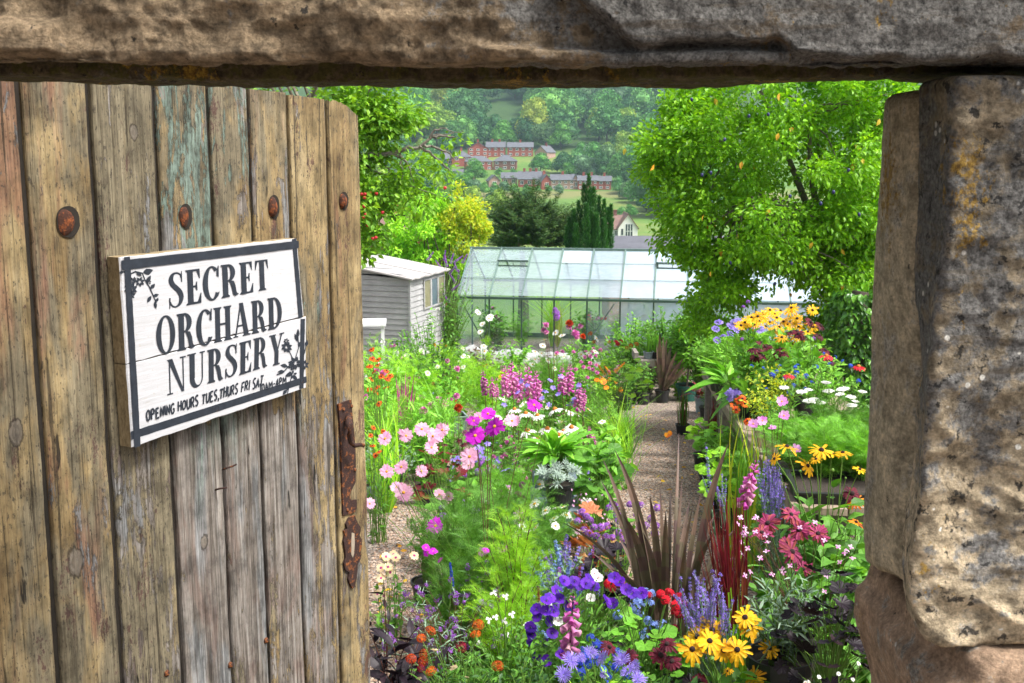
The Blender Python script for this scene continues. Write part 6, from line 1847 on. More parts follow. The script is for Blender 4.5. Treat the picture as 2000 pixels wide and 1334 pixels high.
plant('white_lobelia', 'small white flowers on a pale green plant by the bench corner', 'flowering plant', 1412, 9.9, fol_leafy(Hb(700, 9.9), .14, 16, 10, .05, L_OV, 'fresh', .9), [], z=on_bench(0, 9.9), potr=.08, poth=.12, tips=('simple5', 0, .02, .2))
# on the ground along the bench
plant('japanese_anemone', 'pink japanese anemones with yellow eyes at the near bench edge', 'flowering plant', 1505, 5.0, fol_leafy(H(870, 5.0), .17, 16, 9, .07, L_LOBE, 'mid', .9),
      FLS('anemone', [(1527, 784, 12), (1471, 828, 11), (1489, 822, 11), (1509, 836, 9), (1531, 812, 12), (1555, 877, 11)], 5.0, 11, .08, lambda: cam_d(.8)), smat='wine', stemr=.0018)
plant('border_phlox', 'lilac phlox cluster against the bench leg', 'flowering plant', 1428, 7.9, fol_leafy(H(790, 7.9), .13, 10, 10, .08, L_LAN, 'mid', .9), FLS('phlox', [(1421, 768), (1427, 764), (1433, 768), (1438, 765), (1427, 772), (1434, 774), (1426, 779), (1443, 767)], 7.9, 7, .06, lambda: cam_d(.9)))
plant('montbretia', 'orange montbretia beside the lilac phlox', 'flowering plant', 1440, 7.4, fol_blades(H(800, 7.4), .1, 16, .014, .3, 'fresh', .7), FLS('helenium', [(1443, 782), (1433, 792), (1450, 778), (1438, 800), (1455, 788), (1460, 822)], 7.4, 9, .08, lambda: cam_d(.9)))
plant('iris_plant', 'upright sword leaved iris with yellowing blades by the bench', 'plant', 1455, 6.0, fol_blades(H(808, 6.0), .12, 60, .020, .18, 'fresh', .74, .45, .10, 'yellow'), [])
plant('iris_plant', 'shorter iris clump at the bench leg', 'plant', 1478, 5.7, fol_blades(H(850, 5.7), .12, 30, .018, .2, 'yellow', .72, .45, .08, 'fresh'), [])
for i, (px, Y, pt_) in enumerate([(1372, 9.8, 818), (1398, 9.0, 820), (1416, 8.2, 836), (1402, 7.6, 866), (1385, 8.6, 838), (1424, 7.3, 876), (1412, 6.9, 908)]):
    plant('ladys_mantle', ['lime round leaved plant in a black pot at the path edge, farthest of its kind', 'round leaved plant in a black pot against the bench leg', 'round leaved plant spreading towards the iris', 'lime round leaved plant overhanging the gravel', 'yellowing round leaved plant in a ribbed black pot', 'round leaved plant close to the iris blades', 'lime round leaved plant nearest the pale sage spires'][i],
          'plant', px, Y, fol_rosette(max(.16, H(pt_, Y) - .1), .14, 40, .085, L_ROUND, 'fresh' if i % 3 else 'lime'), [], potr=.085, poth=.13)
plant('blood_grass', 'short red tipped grass in a pot beside the far gravel path', 'grass plant', 1333, 12.4, fol_blades(H(775, 12.4), .12, 60, .012, .3, 'mid', .7, .45, .06, 'red'), [], potr=.08, poth=.12)
plant('blood_grass', 'dark red tipped grass against the far bench post', 'grass plant', 1392, 11.2, fol_blades(H(790, 11.2), .12, 60, .012, .3, 'red', .7, .45, .06, 'bronze'), [], potr=.08, poth=.12)
plant('coreopsis', 'single golden coreopsis flower leaning out over the gravel path', 'flowering plant', 1222, 8.6, fol_blades(H(850, 8.6), .2, 26, .009, .9, 'fresh', .1, .5), FLS('coreopsis', [(1306, 848, 9)], 8.6, 9, 0, lambda: cam_d(.7)))
for k_, (px, Y, pt_, mt) in enumerate([(1205, 9.2, 785, 'lime'), (1222, 10.5, 775, 'fresh')]):
    plant('arching_grass', ['arching lime grass leaning into the gravel path', 'arching green grass at the head of the gravel path'][k_], 'grass plant', px, Y, fol_blades(H(pt_, Y), .2, 90, .011, .75, mt, .35, .4, .06), [])

# ================================================================== beyond the path end: bench, pots
b0 = base_at(1318, 17.2)
fb = thing('plank_bench', 'low grey plank bench with pots of grass in front of the greenhouse', 'bench', b0)
zt = P(1318, 700, 17.2).z - b0.z
for j in range(3): MB().box((-.62, -.16 + j * .13, zt - .03), (.62, -.045 + j * .13, zt)).build('board', M_greywood, fb)
MB().box((-.60, -.185, zt - .13), (.60, -.165, zt - .002)).build('apron', M_greywood, fb)
for x_ in (-.52, .52):
    MB().box((x_ - .04, -.14, 0), (x_ + .04, -.07, zt - .032)).build('leg', M_greywood, fb); MB().box((x_ - .04, .12, 0), (x_ + .04, .2, zt - .032)).build('leg', M_greywood, fb)
MB().box((-.66, -.2, zt + .002), (-.60, .24, zt + .12)).build('end_board', M_greywood, fb)
for i, px in enumerate((1266, 1282, 1299, 1312)):
    plant('grass_pot', 'fresh green grass in a black pot on the grey plank bench', 'grass plant', px, 17.2, fol_blades(H(645 + 4 * i, 17.2) - zt - .1, .1, 70, .012, .3, 'fresh', .72, .4, .05), [], z=b0.z + zt + .001, potr=.08, poth=.11, potm=M_greypot if i == 0 else None, group='grass pots on the grey plank bench')
b0 = base_at(1293, 16.6)
fx2 = thing('flax_plant', 'dark grey purple flax in a black pot at the far end of the gravel path', 'plant', b0)
pot(fx2, .11, .2)
mb = MB()
for (tx_, ty) in [(1288, 650), (1295, 655), (1282, 672), (1303, 660), (1312, 672), (1322, 685), (1335, 700), (1340, 715), (1300, 690), (1315, 700), (1278, 700), (1328, 712), (1290, 680), (1345, 722)]:
    strap(mb, (rnd.uniform(-.03, .03), 0, .17), P(tx_, ty, 16.6 + rnd.uniform(-.2, .2)) - b0, .075, .1)
mb.build('sword_leaves', G['bronze'], fx2)
b0 = base_at(1341, 16.9)
gp = thing('bay_tree', 'clipped leafy bay bush in a dark green planter', 'potted tree', b0)
m = MB(); m.lathe([(.10, 0), (.12, .01), (.155, .2), (.175, .21), (.178, .26), (.165, .26), (.155, .22)], 28); m.lathe([(0, .23), (.155, .23)], 20, 1); m.build('planter', [M_greenpot, M_soil], gp)
hb = H(625, 16.9)
mb = MB(); mb.tube([(0, 0, .2), (.01, 0, .5), (0, .01, hb * .6)], [.018, .015, .012], 6, 1)
k = 1500
n_ = nrm(nr.normal(size=(k, 3))); rr = nr.uniform(.3, 1, k) ** .5
mb.batch(L_OV, frames(n_ + np.array([0, 0, .3]), nr.uniform(.05, .08, k)), n_ * rr[:, None] * np.array([.34, .34, .36]) + np.array([0, 0, hb - .36]), 0)
mb.build('foliage', [G['fresh'], M_bark], gp)
plant('red_leaved_plant', 'red and green leaved plant in a grey pot beside the green planter', 'plant', 1372, 15.0, fol_big(.2, .2, 16, .26, 'red', L_BIG, .3, 1.3), [], potr=.11, poth=.22, potm=M_greypot)
plant('variegated_plant', 'pale edged plant in a pot between the green planter and the bench', 'plant', 1380, 14.2, fol_leafy(.5, .18, 18, 10, .08, L_OV, 'grey', 1.0), [], potr=.1, poth=.16)
for i, (px, Y) in enumerate([(1232, 16.4), (1256, 16.3), (1243, 16.9), (1222, 15.4)]):
    plant('shrub_pot', 'young leafy shrub in a black pot at the end of the gravel path', 'potted plant', px, Y, fol_leafy(.55, .2, 14, 12, .06, L_OV, 'mid'), [], potr=.1, poth=.18, group='black potted shrubs at the path end')

# ================================================================== the far side of the first path
plant('heleniums', 'orange heleniums on tall stems behind the gate edge', 'flowering plant', 745, 8.2, fol_leafy(H(745, 8.2), .24, 24, 12, .07, L_LAN, 'fresh', .8),
      FLS('helenium', [(727, 701), (738, 702), (738, 712), (722, 715), (755, 724), (762, 734), (757, 740), (726, 740), (736, 756), (735, 766), (754, 756), (740, 788), (726, 682), (745, 735), (730, 725), (722, 760)], 8.2, 7, .3, cam_d))
plant('heleniums', 'orange heleniums low beside the gate edge above the teal pots', 'flowering plant', 740, 6.6, fol_leafy(H(830, 6.6), .17, 18, 12, .06, L_LAN, 'mid', .8),
      FLS('helenium', [(748, 842), (728, 870), (733, 889), (740, 882), (724, 850), (730, 835)], 6.6, 6, .1, cam_d))
b0 = base_at(790, 9.2)
cp = thing('cabbage_palm', 'magenta pink cabbage palm tuft among green plants', 'plant', b0)
mb = MB()
for (tx_, ty) in [(773, 732), (783, 728), (792, 727), (800, 729), (809, 731), (778, 745), (806, 748), (796, 738), (787, 735), (812, 760)]:
    strap(mb, (0, 0, .1), P(tx_, ty, 9.2 + rnd.uniform(-.1, .1)) - b0, .02, .06)
M_cord = leafmat('magenta_cordyline_leaf', [(0.40, 0.04, 0.22), (0.52, 0.08, 0.30), (0.30, 0.03, 0.16)], .45, .3, (1, .7, .9))
mb.build('sword_leaves', M_cord, cp)
plant('day_lily', 'lime strap leaved day lily clump beside the gate', 'plant', 758, 7.6, fol_blades(H(775, 7.6), .2, 70, .016, .6, 'lime', .4, .4), [])
plant('leafy_perennial', 'ferny green plant in black pots at the first path edge', 'plant', 835, 7.9, fol_leafy(H(805, 7.9), .26, 28, 14, .09, L_LAN, 'fresh', 1.0), [], potr=.1, poth=.14)
plant('leafy_perennial', 'lush green plant with arching leaves near the galvanised planter', 'plant', 862, 8.8, fol_blades(H(785, 8.8), .2, 100, .016, .7, 'fresh', .35, .4), [], potr=.1, poth=.14)
plant('red_dahlia', 'orange red dahlia beside the first path', 'flowering plant', 895, 8.3, fol_leafy(H(850, 8.3), .1, 10, 9, .06, L_OV, 'mid', .9), FLS('dahlia', [(895, 797, 10)], 8.3, 10, 0, lambda: cam_d(.9)) + FLS('dahlia_pink', [(892, 774, 8)], 8.3, 8, 0, lambda: cam_d(.7)), potr=.1, poth=.15, smat='wine')
plant('leafy_perennial', 'broad leaved green plant in a teal pot below the pink cosmos', 'plant', 740, 8.5, fol_big(.2, .2, 22, .2, 'mid', L_BIG, .3, 1.4), [], potr=.09, poth=.15, potm=M_greypot, dz=.0)
plant('leafy_perennial', 'broad leaved plant in a second teal pot close to the gate', 'plant', 727, 8.0, fol_big(.16, .2, 16, .16, 'fresh', L_BIG, .3, 1.4), [], potr=.085, poth=.15, potm=M_greypot)
plant('coral_bells', 'wine red leaved plant behind the pink cosmos', 'plant', 862, 6.3, fol_rosette(H(880, 6.3), .15, 46, .075, L_LOBE, 'red', cup=.5), FLS('crimson' if False else 'rudbeckia_burgundy', [(868, 868, 7), (905, 868, 8), (898, 860, 6)], 6.3, 7, .1, cam_d), potr=.08, poth=.12)
b0 = base_at(886, 12.6)
zp_ = thing('zinc_planter', 'square galvanised planter at the head of the first path', 'planter', b0, .25)
m = MB()
for s_ in range(4):
    a = s_ * pi / 2
    q = [(-.115, -.115, 0), (.115, -.115, 0), (.135, -.135, .2), (-.135, -.135, .2)]
    r_ = Matrix.Rotation(a, 3, 'Z')
    m.add([r_ @ Vector(v) for v in q], [(0, 1, 2, 3)])
m.box((-.145, -.145, .2005), (.145, -.125, .215)); m.box((-.145, .125, .2005), (.145, .145, .215)); m.box((-.145, -.1245, .2005), (-.125, .1245, .215)); m.box((.125, -.1245, .2005), (.145, .1245, .215))
m.add([(-.13, -.13, .17), (.13, -.13, .17), (.13, .13, .17), (-.13, .13, .17)], [(0, 1, 2, 3)], 1)
m.build('planter_body', [M_greypot, M_soil], zp_)
plant('planter_plant', 'small twiggy plant growing in the galvanised planter', 'plant', 886, 12.6, fol_leafy(.2, .16, 16, 8, .04, L_OV, 'bronze'), [], z=b0.z + .172, tips=('simple5', 8, .02, .2))
plant('white_rose', 'bushy white rose beside the weathered shed', 'shrub', 842, 13.6, fol_leafy(H(600, 13.6), .5, 60, 18, .06, L_OV, 'mid', 1.0, .005), FLS('rosette_white', [(842, 627), (833, 640), (856, 604), (835, 620), (848, 650), (828, 655)], 13.4, 4.5, .3, cam_d))
plant('dark_foliage_shrub', 'dark leaved shrub at the shed end of the far display', 'shrub', 862, 12.6, fol_leafy(H(665, 12.6), .16, 18, 14, .06, L_OV, 'purple', 1.0), [])
plant('climbing_bean', 'tall twining plant on a cane in front of the shed', 'plant', 841, 15.0, fol_leafy(H(565, 15.0), .10, 10, 18, .08, L_OV2, 'fresh', 1.2), [])
plant('butterfly_bush', 'butterfly bush with purple spikes between the shed and the greenhouse', 'shrub', 880, 20.5, fol_leafy(H(515, 20.5), .55, 60, 16, .12, L_LAN, 'mid', 1.0, .006),
      [('buddleja', a, b, rnd.uniform(-.3, .3), .20, Vector((nr.normal(0, .5), -.3, .8)).normalized()) for a, b in ((835, 508), (867, 508), (880, 513), (903, 513), (862, 525), (888, 512), (882, 568), (877, 590), (889, 553), (878, 535), (872, 520), (893, 530), (895, 545))], stemr=.005)

# ---- the strip in front of the greenhouse
plant('white_cosmos', 'white cosmos with ferny leaves in front of the greenhouse corner', 'flowering plant', 945, 11.5, fol_feather(H(650, 11.5), .22, 26, 18, .13, 'lime', L_FEA2), FLS('daisy_white', [(942, 633), (938, 648), (955, 622), (945, 676), (946, 686), (958, 618), (934, 610)], 11.5, 7, .2, cam_d))
plant('white_cosmos', 'white cosmos in the middle of the bed before the greenhouse', 'flowering plant', 1068, 12.0, fol_feather(H(665, 12.0), .34, 30, 16, .12, 'fresh', L_FEA2), FLS('daisy_white', [(1085, 650), (1098, 655), (1060, 675), (1058, 690), (1045, 687), (1063, 664), (1070, 704), (1135, 692), (1163, 687), (1185, 660), (1165, 661), (1040, 712), (1167, 712), (1150, 690), (1045, 702)], 12.0, 7.5, .3, cam_d))
plant('tree_mallow', 'mauve tree mallow spike standing tall before the greenhouse', 'flowering plant', 1082, 11.0, fol_leafy(H(700, 11.0), .14, 12, 12, .09, L_OV2, 'mid', 1.0), FLS('dahlia_pink', [(1065, 636, 8), (1062, 646, 7), (1068, 650, 6)], 11.0, 7, .1, cam_d) + [('bobble_purple', 1086, 612, 0, .045), ('bobble_purple', 1088, 620, 0, .045), ('bobble_purple', 1084, 605, 0, .03)], smat='wine')
plant('mixed_dahlia', 'orange pink and red dahlias on tall stems before the greenhouse', 'flowering plant', 1120, 11.4, fol_leafy(H(690, 11.4), .2, 20, 12, .10, L_OV2, 'fresh', 1.0), FLS('dahlia', [(1112, 632, 9), (1138, 658, 7)], 11.4, 8, .1, cam_d) + FLS('dahlia_pink', [(1110, 640, 8), (1124, 652, 9), (1134, 639, 7), (1127, 660, 6)], 11.4, 8, .1, cam_d))
plant('nasturtium', 'nasturtiums with orange and scarlet flowers in front of the greenhouse posts', 'flowering plant', 1200, 13.0, fol_rosette(H(672, 13.0), .42, 110, .10, L_ROUND, 'lime'), FLS('geranium', [(1203, 669, 6), (1207, 672, 5), (1213, 666, 4)], 13, 5, .2, cam_d) + FLS('gaillardia', [(1153, 652, 6), (1232, 675, 5), (1225, 680, 5), (1190, 668, 4), (1160, 668, 5), (1243, 672, 5)], 13, 5, .2, cam_d))
plant('campion', 'rose campion with small magenta flowers above the foxgloves', 'flowering plant', 1152, 10.0, fol_leafy(H(735, 10.0), .22, 22, 8, .07, L_LAN, 'fresh', .8), FLS('dahlia_pink', [(1141, 698), (1152, 710), (1158, 722), (1163, 714), (1150, 720), (1135, 708), (1140, 717), (1120, 688), (1098, 687), (1088, 690), (1125, 722), (1147, 738), (1166, 728), (1153, 696)], 10.0, 5, .2, cam_d))
plant('goldenrod', 'yellow plumed goldenrod beside the head of the gravel path', 'flowering plant', 1190, 11.5, fol_leafy(H(745, 11.5), .12, 10, 10, .06, L_LAN, 'lime', .8), [('goldenrod', 1192, 730, 0, .15), ('goldenrod', 1183, 735, 0, .15, Vector((-.4, 0, .6)).normalized()), ('goldenrod', 1200, 728, 0, .15, Vector((.5, 0, .5)).normalized()), ('goldenrod', 1188, 745, 0, .12, Vector((-.6, 0, .4)).normalized())])
plant('california_poppy', 'yellow poppies in front of the goldenrod', 'flowering plant', 1175, 10.2, fol_feather(H(765, 10.2), .2, 18, 14, .09, 'fresh', L_FEA2), FLS('coreopsis', [(1172, 741, 9), (1178, 745, 8), (1184, 757, 6), (1166, 742, 6)], 10.2, 8, .1, cam_d))
plant('greenhouse_shrub', 'loose leafy shrub growing in front of the greenhouse eave', 'shrub', 1300, 17.8, fol_leafy(H(592, 17.8), .75, 90, 24, .10, L_OV, 'mid', 1.0, .009, smat='stem'), [])
plant('greenhouse_shrub', 'taller loose shrub between the greenhouse and the plum tree', 'shrub', 1375, 17.0, fol_leafy(H(560, 17.0), .7, 95, 26, .10, L_OV, 'mid', 1.0, .009), [])
plant('greenhouse_shrub', 'sparse young shrub against the greenhouse wall', 'shrub', 1232, 18.6, fol_leafy(H(600, 18.6), .5, 50, 22, .09, L_OV, 'fresh', 1.0, .008), [])
plant('greenhouse_shrub', 'dense bush beneath the plum tree beside the bench end', 'shrub', 1440, 14.5, fol_leafy(H(610, 14.5), .7, 95, 24, .085, L_OV, 'fresh', 1.0, .008), [])

# ---- filling plants of each bed: one set of kinds, copied
def kindset(tag_, defs):
    return defs
def mkfill(name, label, group, fol, tips=None, potr=0, poth=0, cat='plant'):
    r = plant(name, label, cat, 1000, 9.0, fol, [], tips=tips, potr=potr, poth=poth, group=group)
    return r
def scatter(protos, spots, sc=1.0):
    used = set()
    for (x, y) in spots:
        p_ = rnd.choice(protos)
        s_ = rnd.uniform(.75, 1.25) * sc
        if id(p_) not in used:
            used.add(id(p_)); o = p_
            o.location = (x, y, gz(y)); o.rotation_euler = (0, 0, rnd.uniform(0, 6.3)); o.scale = (s_,) * 3
        else:
            dup(p_, None, (x, y, gz(y)), rnd.uniform(0, 6.3), s_)
    for p_ in protos:
        if id(p_) not in used:
            for c in list(p_.children):
                for c2 in list(c.children): D.objects.remove(c2)
                D.objects.remove(c)
            D.objects.remove(p_)
def bed_spots(n, yl, yh, left, right, mind=.3):
    out = []
    tries = 0
    while len(out) < n and tries < 5000:
        tries += 1
        y = rnd.uniform(yl, yh)
        x = rnd.uniform(np.interp(y, *left), np.interp(y, *right))
        if all((x - a) ** 2 + (y - b) ** 2 > (mind * (.7 + y * .03)) ** 2 for a, b in out):
            out.append((x, y))
    return out
# the middle bed
pr = [mkfill('bedding_plant', 'low leafy green pot plant filling the bed between the two gravel paths', 'leafy pot plants of the middle bed', fol_leafy(.38, .22, 22, 12, .06, L_OV, 'fresh'), None, .08, .11),
      mkfill('bedding_plant', 'low plant with narrow leaves and rose flowers in the bed between the gravel paths', 'rose flowered pot plants of the middle bed', fol_leafy(.34, .2, 24, 12, .055, L_LAN, 'mid'), ('dahlia_pink', 8, .022, .3), .08, .11),
      mkfill('bedding_plant', 'ferny light green plant in the bed between the two gravel paths', 'ferny pot plants of the middle bed', fol_feather(.40, .22, 20, 16, .09, 'fresh', L_FEA2), None, .08, .11),
      mkfill('bedding_plant', 'round leaved green plant in the bed between the two gravel paths', 'round leaved pot plants of the middle bed', fol_rosette(.30, .22, 40, .09, L_ROUND, 'mid'), None, .08, .11),
      mkfill('bedding_plant', 'silvery small leaved plant in the bed between the two gravel paths', 'silvery pot plants of the middle bed', fol_leafy(.28, .18, 26, 14, .035, L_OV, 'grey'), None, .08, .11),
      mkfill('bedding_plant', 'green plant dotted with small violet flowers in the middle bed', 'violet flowered pot plants of the middle bed', fol_leafy(.40, .2, 22, 10, .05, L_OV, 'mid'), ('phlox', 12, .028, .3), .08, .11, 'flowering plant'),
      mkfill('bedding_plant', 'green plant dotted with white daisies in the middle bed', 'daisy pot plants of the middle bed', fol_feather(.42, .2, 20, 12, .08, 'fresh', L_FEA2), ('daisy_white', 10, .03, .3), .08, .11, 'flowering plant')]
scatter(pr, bed_spots(58, 5.3, 15.5, ([5, 7, 10, 14, 16], [-.30, -.25, -.35, -.35, -.2]), ([5, 6.5, 8, 12, 16], [.10, .42, .60, .90, 1.2]), .34))
# the bed on the gate side
pl_ = [mkfill('bedding_plant', 'bushy green plant filling the gate side display', 'bushy plants of the gate side display', fol_leafy(.5, .26, 26, 13, .07, L_OV, 'fresh'), None),
       mkfill('bedding_plant', 'narrow leaved green plant filling the gate side display', 'narrow leaved plants of the gate side display', fol_leafy(.52, .24, 26, 13, .08, L_LAN, 'mid'), None),
       mkfill('bedding_plant', 'ferny plant with pink flowers in the gate side display', 'pink flowered plants of the gate side display', fol_feather(.5, .24, 22, 15, .11, 'fresh', L_FEA2), ('dahlia_pink', 7, .028, .3), cat='flowering plant'),
       mkfill('bedding_plant', 'silvery green low shrub in the gate side display', 'silvery plants of the gate side display', fol_leafy(.4, .26, 30, 14, .045, L_OV, 'grey'), None),
       mkfill('bedding_plant', 'lime grassy tuft in the gate side display', 'grassy tufts of the gate side display', fol_blades(.5, .2, 80, .014, .6, 'lime', .45), None, cat='grass plant'),
       mkfill('bedding_plant', 'round leaved plant with red flowers in the gate side display', 'red flowered plants of the gate side display', fol_rosette(.42, .24, 40, .09, L_ROUND, 'fresh'), ('geranium', 5, .035, .3), cat='flowering plant'),
       mkfill('bedding_plant', 'leafy plant with small violet flowers in the gate side display', 'violet flowered plants of the gate side display', fol_leafy(.45, .22, 24, 11, .06, L_OV, 'mid'), ('phlox', 10, .03, .3), cat='flowering plant')]
scatter(pl_, bed_spots(80, 8.6, 17.5, ([6, 10, 18], [-1.1, -1.9, -2.9]), ([7, 9, 12, 15, 18], [-.78, -.68, -.80, -.95, -.9]), .36), 1.25)
# before the greenhouse
pg_ = [mkfill('bedding_plant', 'tall green leafy plant in the strip before the greenhouse', 'leafy plants before the greenhouse', fol_leafy(.62, .32, 26, 14, .08, L_OV, 'fresh'), None),
       mkfill('bedding_plant', 'ferny plant with white flowers in the strip before the greenhouse', 'white flowered plants before the greenhouse', fol_feather(.66, .3, 22, 15, .13, 'fresh', L_FEA2), ('daisy_white', 5, .035, .3), cat='flowering plant'),
       mkfill('bedding_plant', 'bronze and green foliage plant in the strip before the greenhouse', 'bronze foliage plants before the greenhouse', fol_leafy(.5, .28, 22, 13, .08, L_OV, 'bronze'), None),
       mkfill('bedding_plant', 'big leaved green plant in a black pot before the greenhouse', 'big leaved plants before the greenhouse', fol_big(.5, .3, 24, .32, 'mid', L_BIG, .3, 1.4), None, .14, .2),
       mkfill('bedding_plant', 'lime leaved plant with yellow flowers before the greenhouse', 'yellow flowered plants before the greenhouse', fol_leafy(.55, .28, 24, 13, .07, L_OV, 'lime'), ('coreopsis', 7, .04, .3), cat='flowering plant'),
       mkfill('bedding_plant', 'green plant with rose flowers before the greenhouse', 'rose flowered plants before the greenhouse', fol_leafy(.6, .28, 24, 13, .07, L_OV, 'mid'), ('dahlia_pink', 7, .035, .3), cat='flowering plant')]
scatter(pg_, bed_spots(62, 15.6, 20.2, ([15, 21], [-2.2, -2.2]), ([15, 16.9, 17.0, 21], [1.45, 1.7, 3.2, 4.2]), .42))
# under the plum tree, behind the benches
pb_ = [mkfill('bedding_plant', 'shaded leafy plant under the plum tree behind the trestle benches', 'shaded plants under the plum tree', fol_leafy(.7, .34, 30, 15, .08, L_OV, 'mid'), None),
       mkfill('bedding_plant', 'dark leaved plant under the plum tree behind the trestle benches', 'dark plants under the plum tree', fol_leafy(.6, .3, 28, 14, .08, L_OV2, 'dark'), None)]
scatter(pb_, bed_spots(26, 6.0, 15.0, ([6, 15], [2.9, 5.2]), ([6, 15], [3.6, 6.6]), .5))

# low green growth and pots of the front bed
pf_ = [mkfill('bedding_plant', 'low dark green leafy plant between the flowers of the front bed', 'low dark plants of the front bed', fol_leafy(.20, .14, 30, 13, .032, L_OV, 'dark')),
       mkfill('bedding_plant', 'low mid green plant between the flowers of the front bed', 'low mid green plants of the front bed', fol_leafy(.22, .15, 30, 12, .04, L_LAN, 'mid')),
       mkfill('bedding_plant', 'low round leaved green plant between the flowers of the front bed', 'low round leaved plants of the front bed', fol_rosette(.18, .14, 44, .05, L_ROUND, 'mid')),
       mkfill('bedding_plant', 'ferny green plant between the flowers of the front bed', 'low ferny plants of the front bed', fol_feather(.24, .15, 22, 16, .06, 'mid', L_FEA2)),
       mkfill('bedding_plant', 'dark purple leaved low plant between the flowers of the front bed', 'low purple plants of the front bed', fol_rosette(.16, .13, 40, .05, L_LOBE, 'purple'))]
scatter([pf_[0], pf_[1], pf_[2], pf_[0], pf_[3], pf_[4], pf_[1]], bed_spots(70, 3.0, 4.9, ([3, 3.6, 4.2, 5], [-.36, -.32, -.26, -.22]), ([3, 3.45, 3.46, 3.6, 4.2, 5], [.52, .60, 1.0, 1.05, .75, .35]), .16))
for i, (px, Y, pt_, kd) in enumerate([(728, 10.5, 668, 0), (765, 11.5, 655, 1), (800, 11.0, 668, 2), (742, 12.8, 645, 2), (785, 13.4, 640, 0), (818, 12.4, 640, 1), (722, 14.2, 650, 1), (865, 11.2, 690, 0), (895, 13.6, 670, 2), (750, 9.6, 690, 0)]):
    fo = [lambda h: fol_leafy(h, .42, 40, 15, .075, L_OV, 'fresh'), lambda h: fol_leafy(h, .40, 40, 15, .085, L_LAN, 'mid'), lambda h: fol_feather(h, .40, 34, 17, .13, 'lime', L_FEA2)][kd](H(pt_, Y))
    plant('border_shrub', ['bright green bushy plant filling the border before the shed', 'narrow leaved bushy plant filling the border before the shed', 'ferny lime plant filling the border before the shed'][kd], 'plant', px, Y, fo, [], tips=[('dahlia_pink', 5, .035, .3), ('rosette_white', 5, .035, .3), ('daisy_white', 3, .03, .3)][kd], group=['bright bushes before the shed', 'narrow leaved bushes before the shed', 'ferny bushes before the shed'][kd])
plant('yarrow', 'feathery green yarrow spilling over the near bench edge', 'plant', 1548, 5.7, fol_feather(Hb(800, 5.7) - .03, .2, 30, 24, .07, 'fresh', L_FEA2, ang=.6), [], z=on_bench(0, 5.7))
plant('yarrow', 'feathery green yarrow in the thick of the near bench', 'plant', 1632, 5.35, fol_feather(Hb(812, 5.35) - .03, .24, 36, 24, .075, 'fresh', L_FEA2, ang=.6), [], z=on_bench(0, 5.35) + .02)
plant('yarrow', 'feathery green yarrow along the back of the near bench', 'plant', 1660, 6.2, fol_feather(Hb(785, 6.2) - .03, .28, 34, 22, .08, 'mid', L_FEA2, ang=.6), [], z=on_bench(0, 6.2))
# ================================================================== ground, hill
t = NT('ground_surface')
geo = t.n('NewGeometry').outputs['Position']
sp = t.n('SeparateXYZ', {'Vector': geo}).outputs
v1 = t.vor(geo, 55, 'F1', 1)
vd = t.vor(geo, 55, 'F1', 0)
rr_ = t.n('SeparateColor', {'Color': v1}).outputs[0]
gc = t.ramp(rr_, [(0.0, (0.17, 0.13, 0.10)), (0.3, (0.29, 0.215, 0.165)), (0.55, (0.40, 0.31, 0.245)), (0.8, (0.47, 0.40, 0.34)), (1.0, (0.28, 0.27, 0.265))])
gc = t.mix(t.step(vd, 0.35, 0.75), gc, (0.06, 0.045, 0.032))
big = t.noise(geo, 1.1, 4, 0.6)
gc = t.mix(1.0, gc, t.ramp(big, [(0.3, 0.75), (0.7, 1.15)]), 'MULTIPLY')
n1 = t.noise(geo, 0.03, 4, 0.6); n2 = t.noise(geo, 0.5, 5, 0.65)
fc = t.ramp(n1, [(0.36, (0.055, 0.12, 0.022)), (0.5, (0.09, 0.17, 0.028)), (0.62, (0.13, 0.17, 0.04))])
fc = t.mix(0.5, fc, t.ramp(n2, [(0.3, 0.3), (0.7, 0.75)]), 'OVERLAY')
wood = t.math('MULTIPLY', t.step(sp[1], 525.0, 560.0), t.step(t.noise(geo, 0.011, 2, 0.5), 0.70, 0.66))
fc = t.mix(wood, fc, t.ramp(n2, [(0.3, (0.02, 0.05, 0.012)), (0.7, (0.045, 0.09, 0.02))]))
straw = t.math('MULTIPLY', t.math('MULTIPLY', t.step(sp[1], 395.0, 405.0), t.step(sp[1], 426.0, 420.0)), t.step(t.noise(geo, 0.05, 3, 0.5), 0.42, 0.55))
fc = t.mix(straw, fc, (0.16, 0.165, 0.06))
m_ = t.step(sp[1], 23.5, 25.0)
col = t.mix(m_, gc, fc)
hgt_ = t.math('MULTIPLY', t.math('SUBTRACT', 1.0, vd), t.math('SUBTRACT', 1.0, m_))
M_ground = t.done(col, 0.9, t.bump(hgt_, 0.9, 0.01), 0, 0.25)
ys = np.concatenate([np.linspace(-6, 25, 63), np.linspace(27, 60, 12), np.geomspace(66, 1250, 60)])
cols = np.linspace(-1, 1, 61)
v = []; f = []
for y in ys:
    hw = 14 + 0.36 * max(0, y)
    for c_ in cols:
        x = c_ * hw
        v.append((x, y, gz(y, x)))
nc = len(cols)
for i in range(len(ys) - 1):
    for j in range(nc - 1):
        f.append((i * nc + j, i * nc + j + 1, (i + 1) * nc + j + 1, (i + 1) * nc + j))
tag(MB().add(v, f).build('ground', M_ground, None, True), kind='structure')
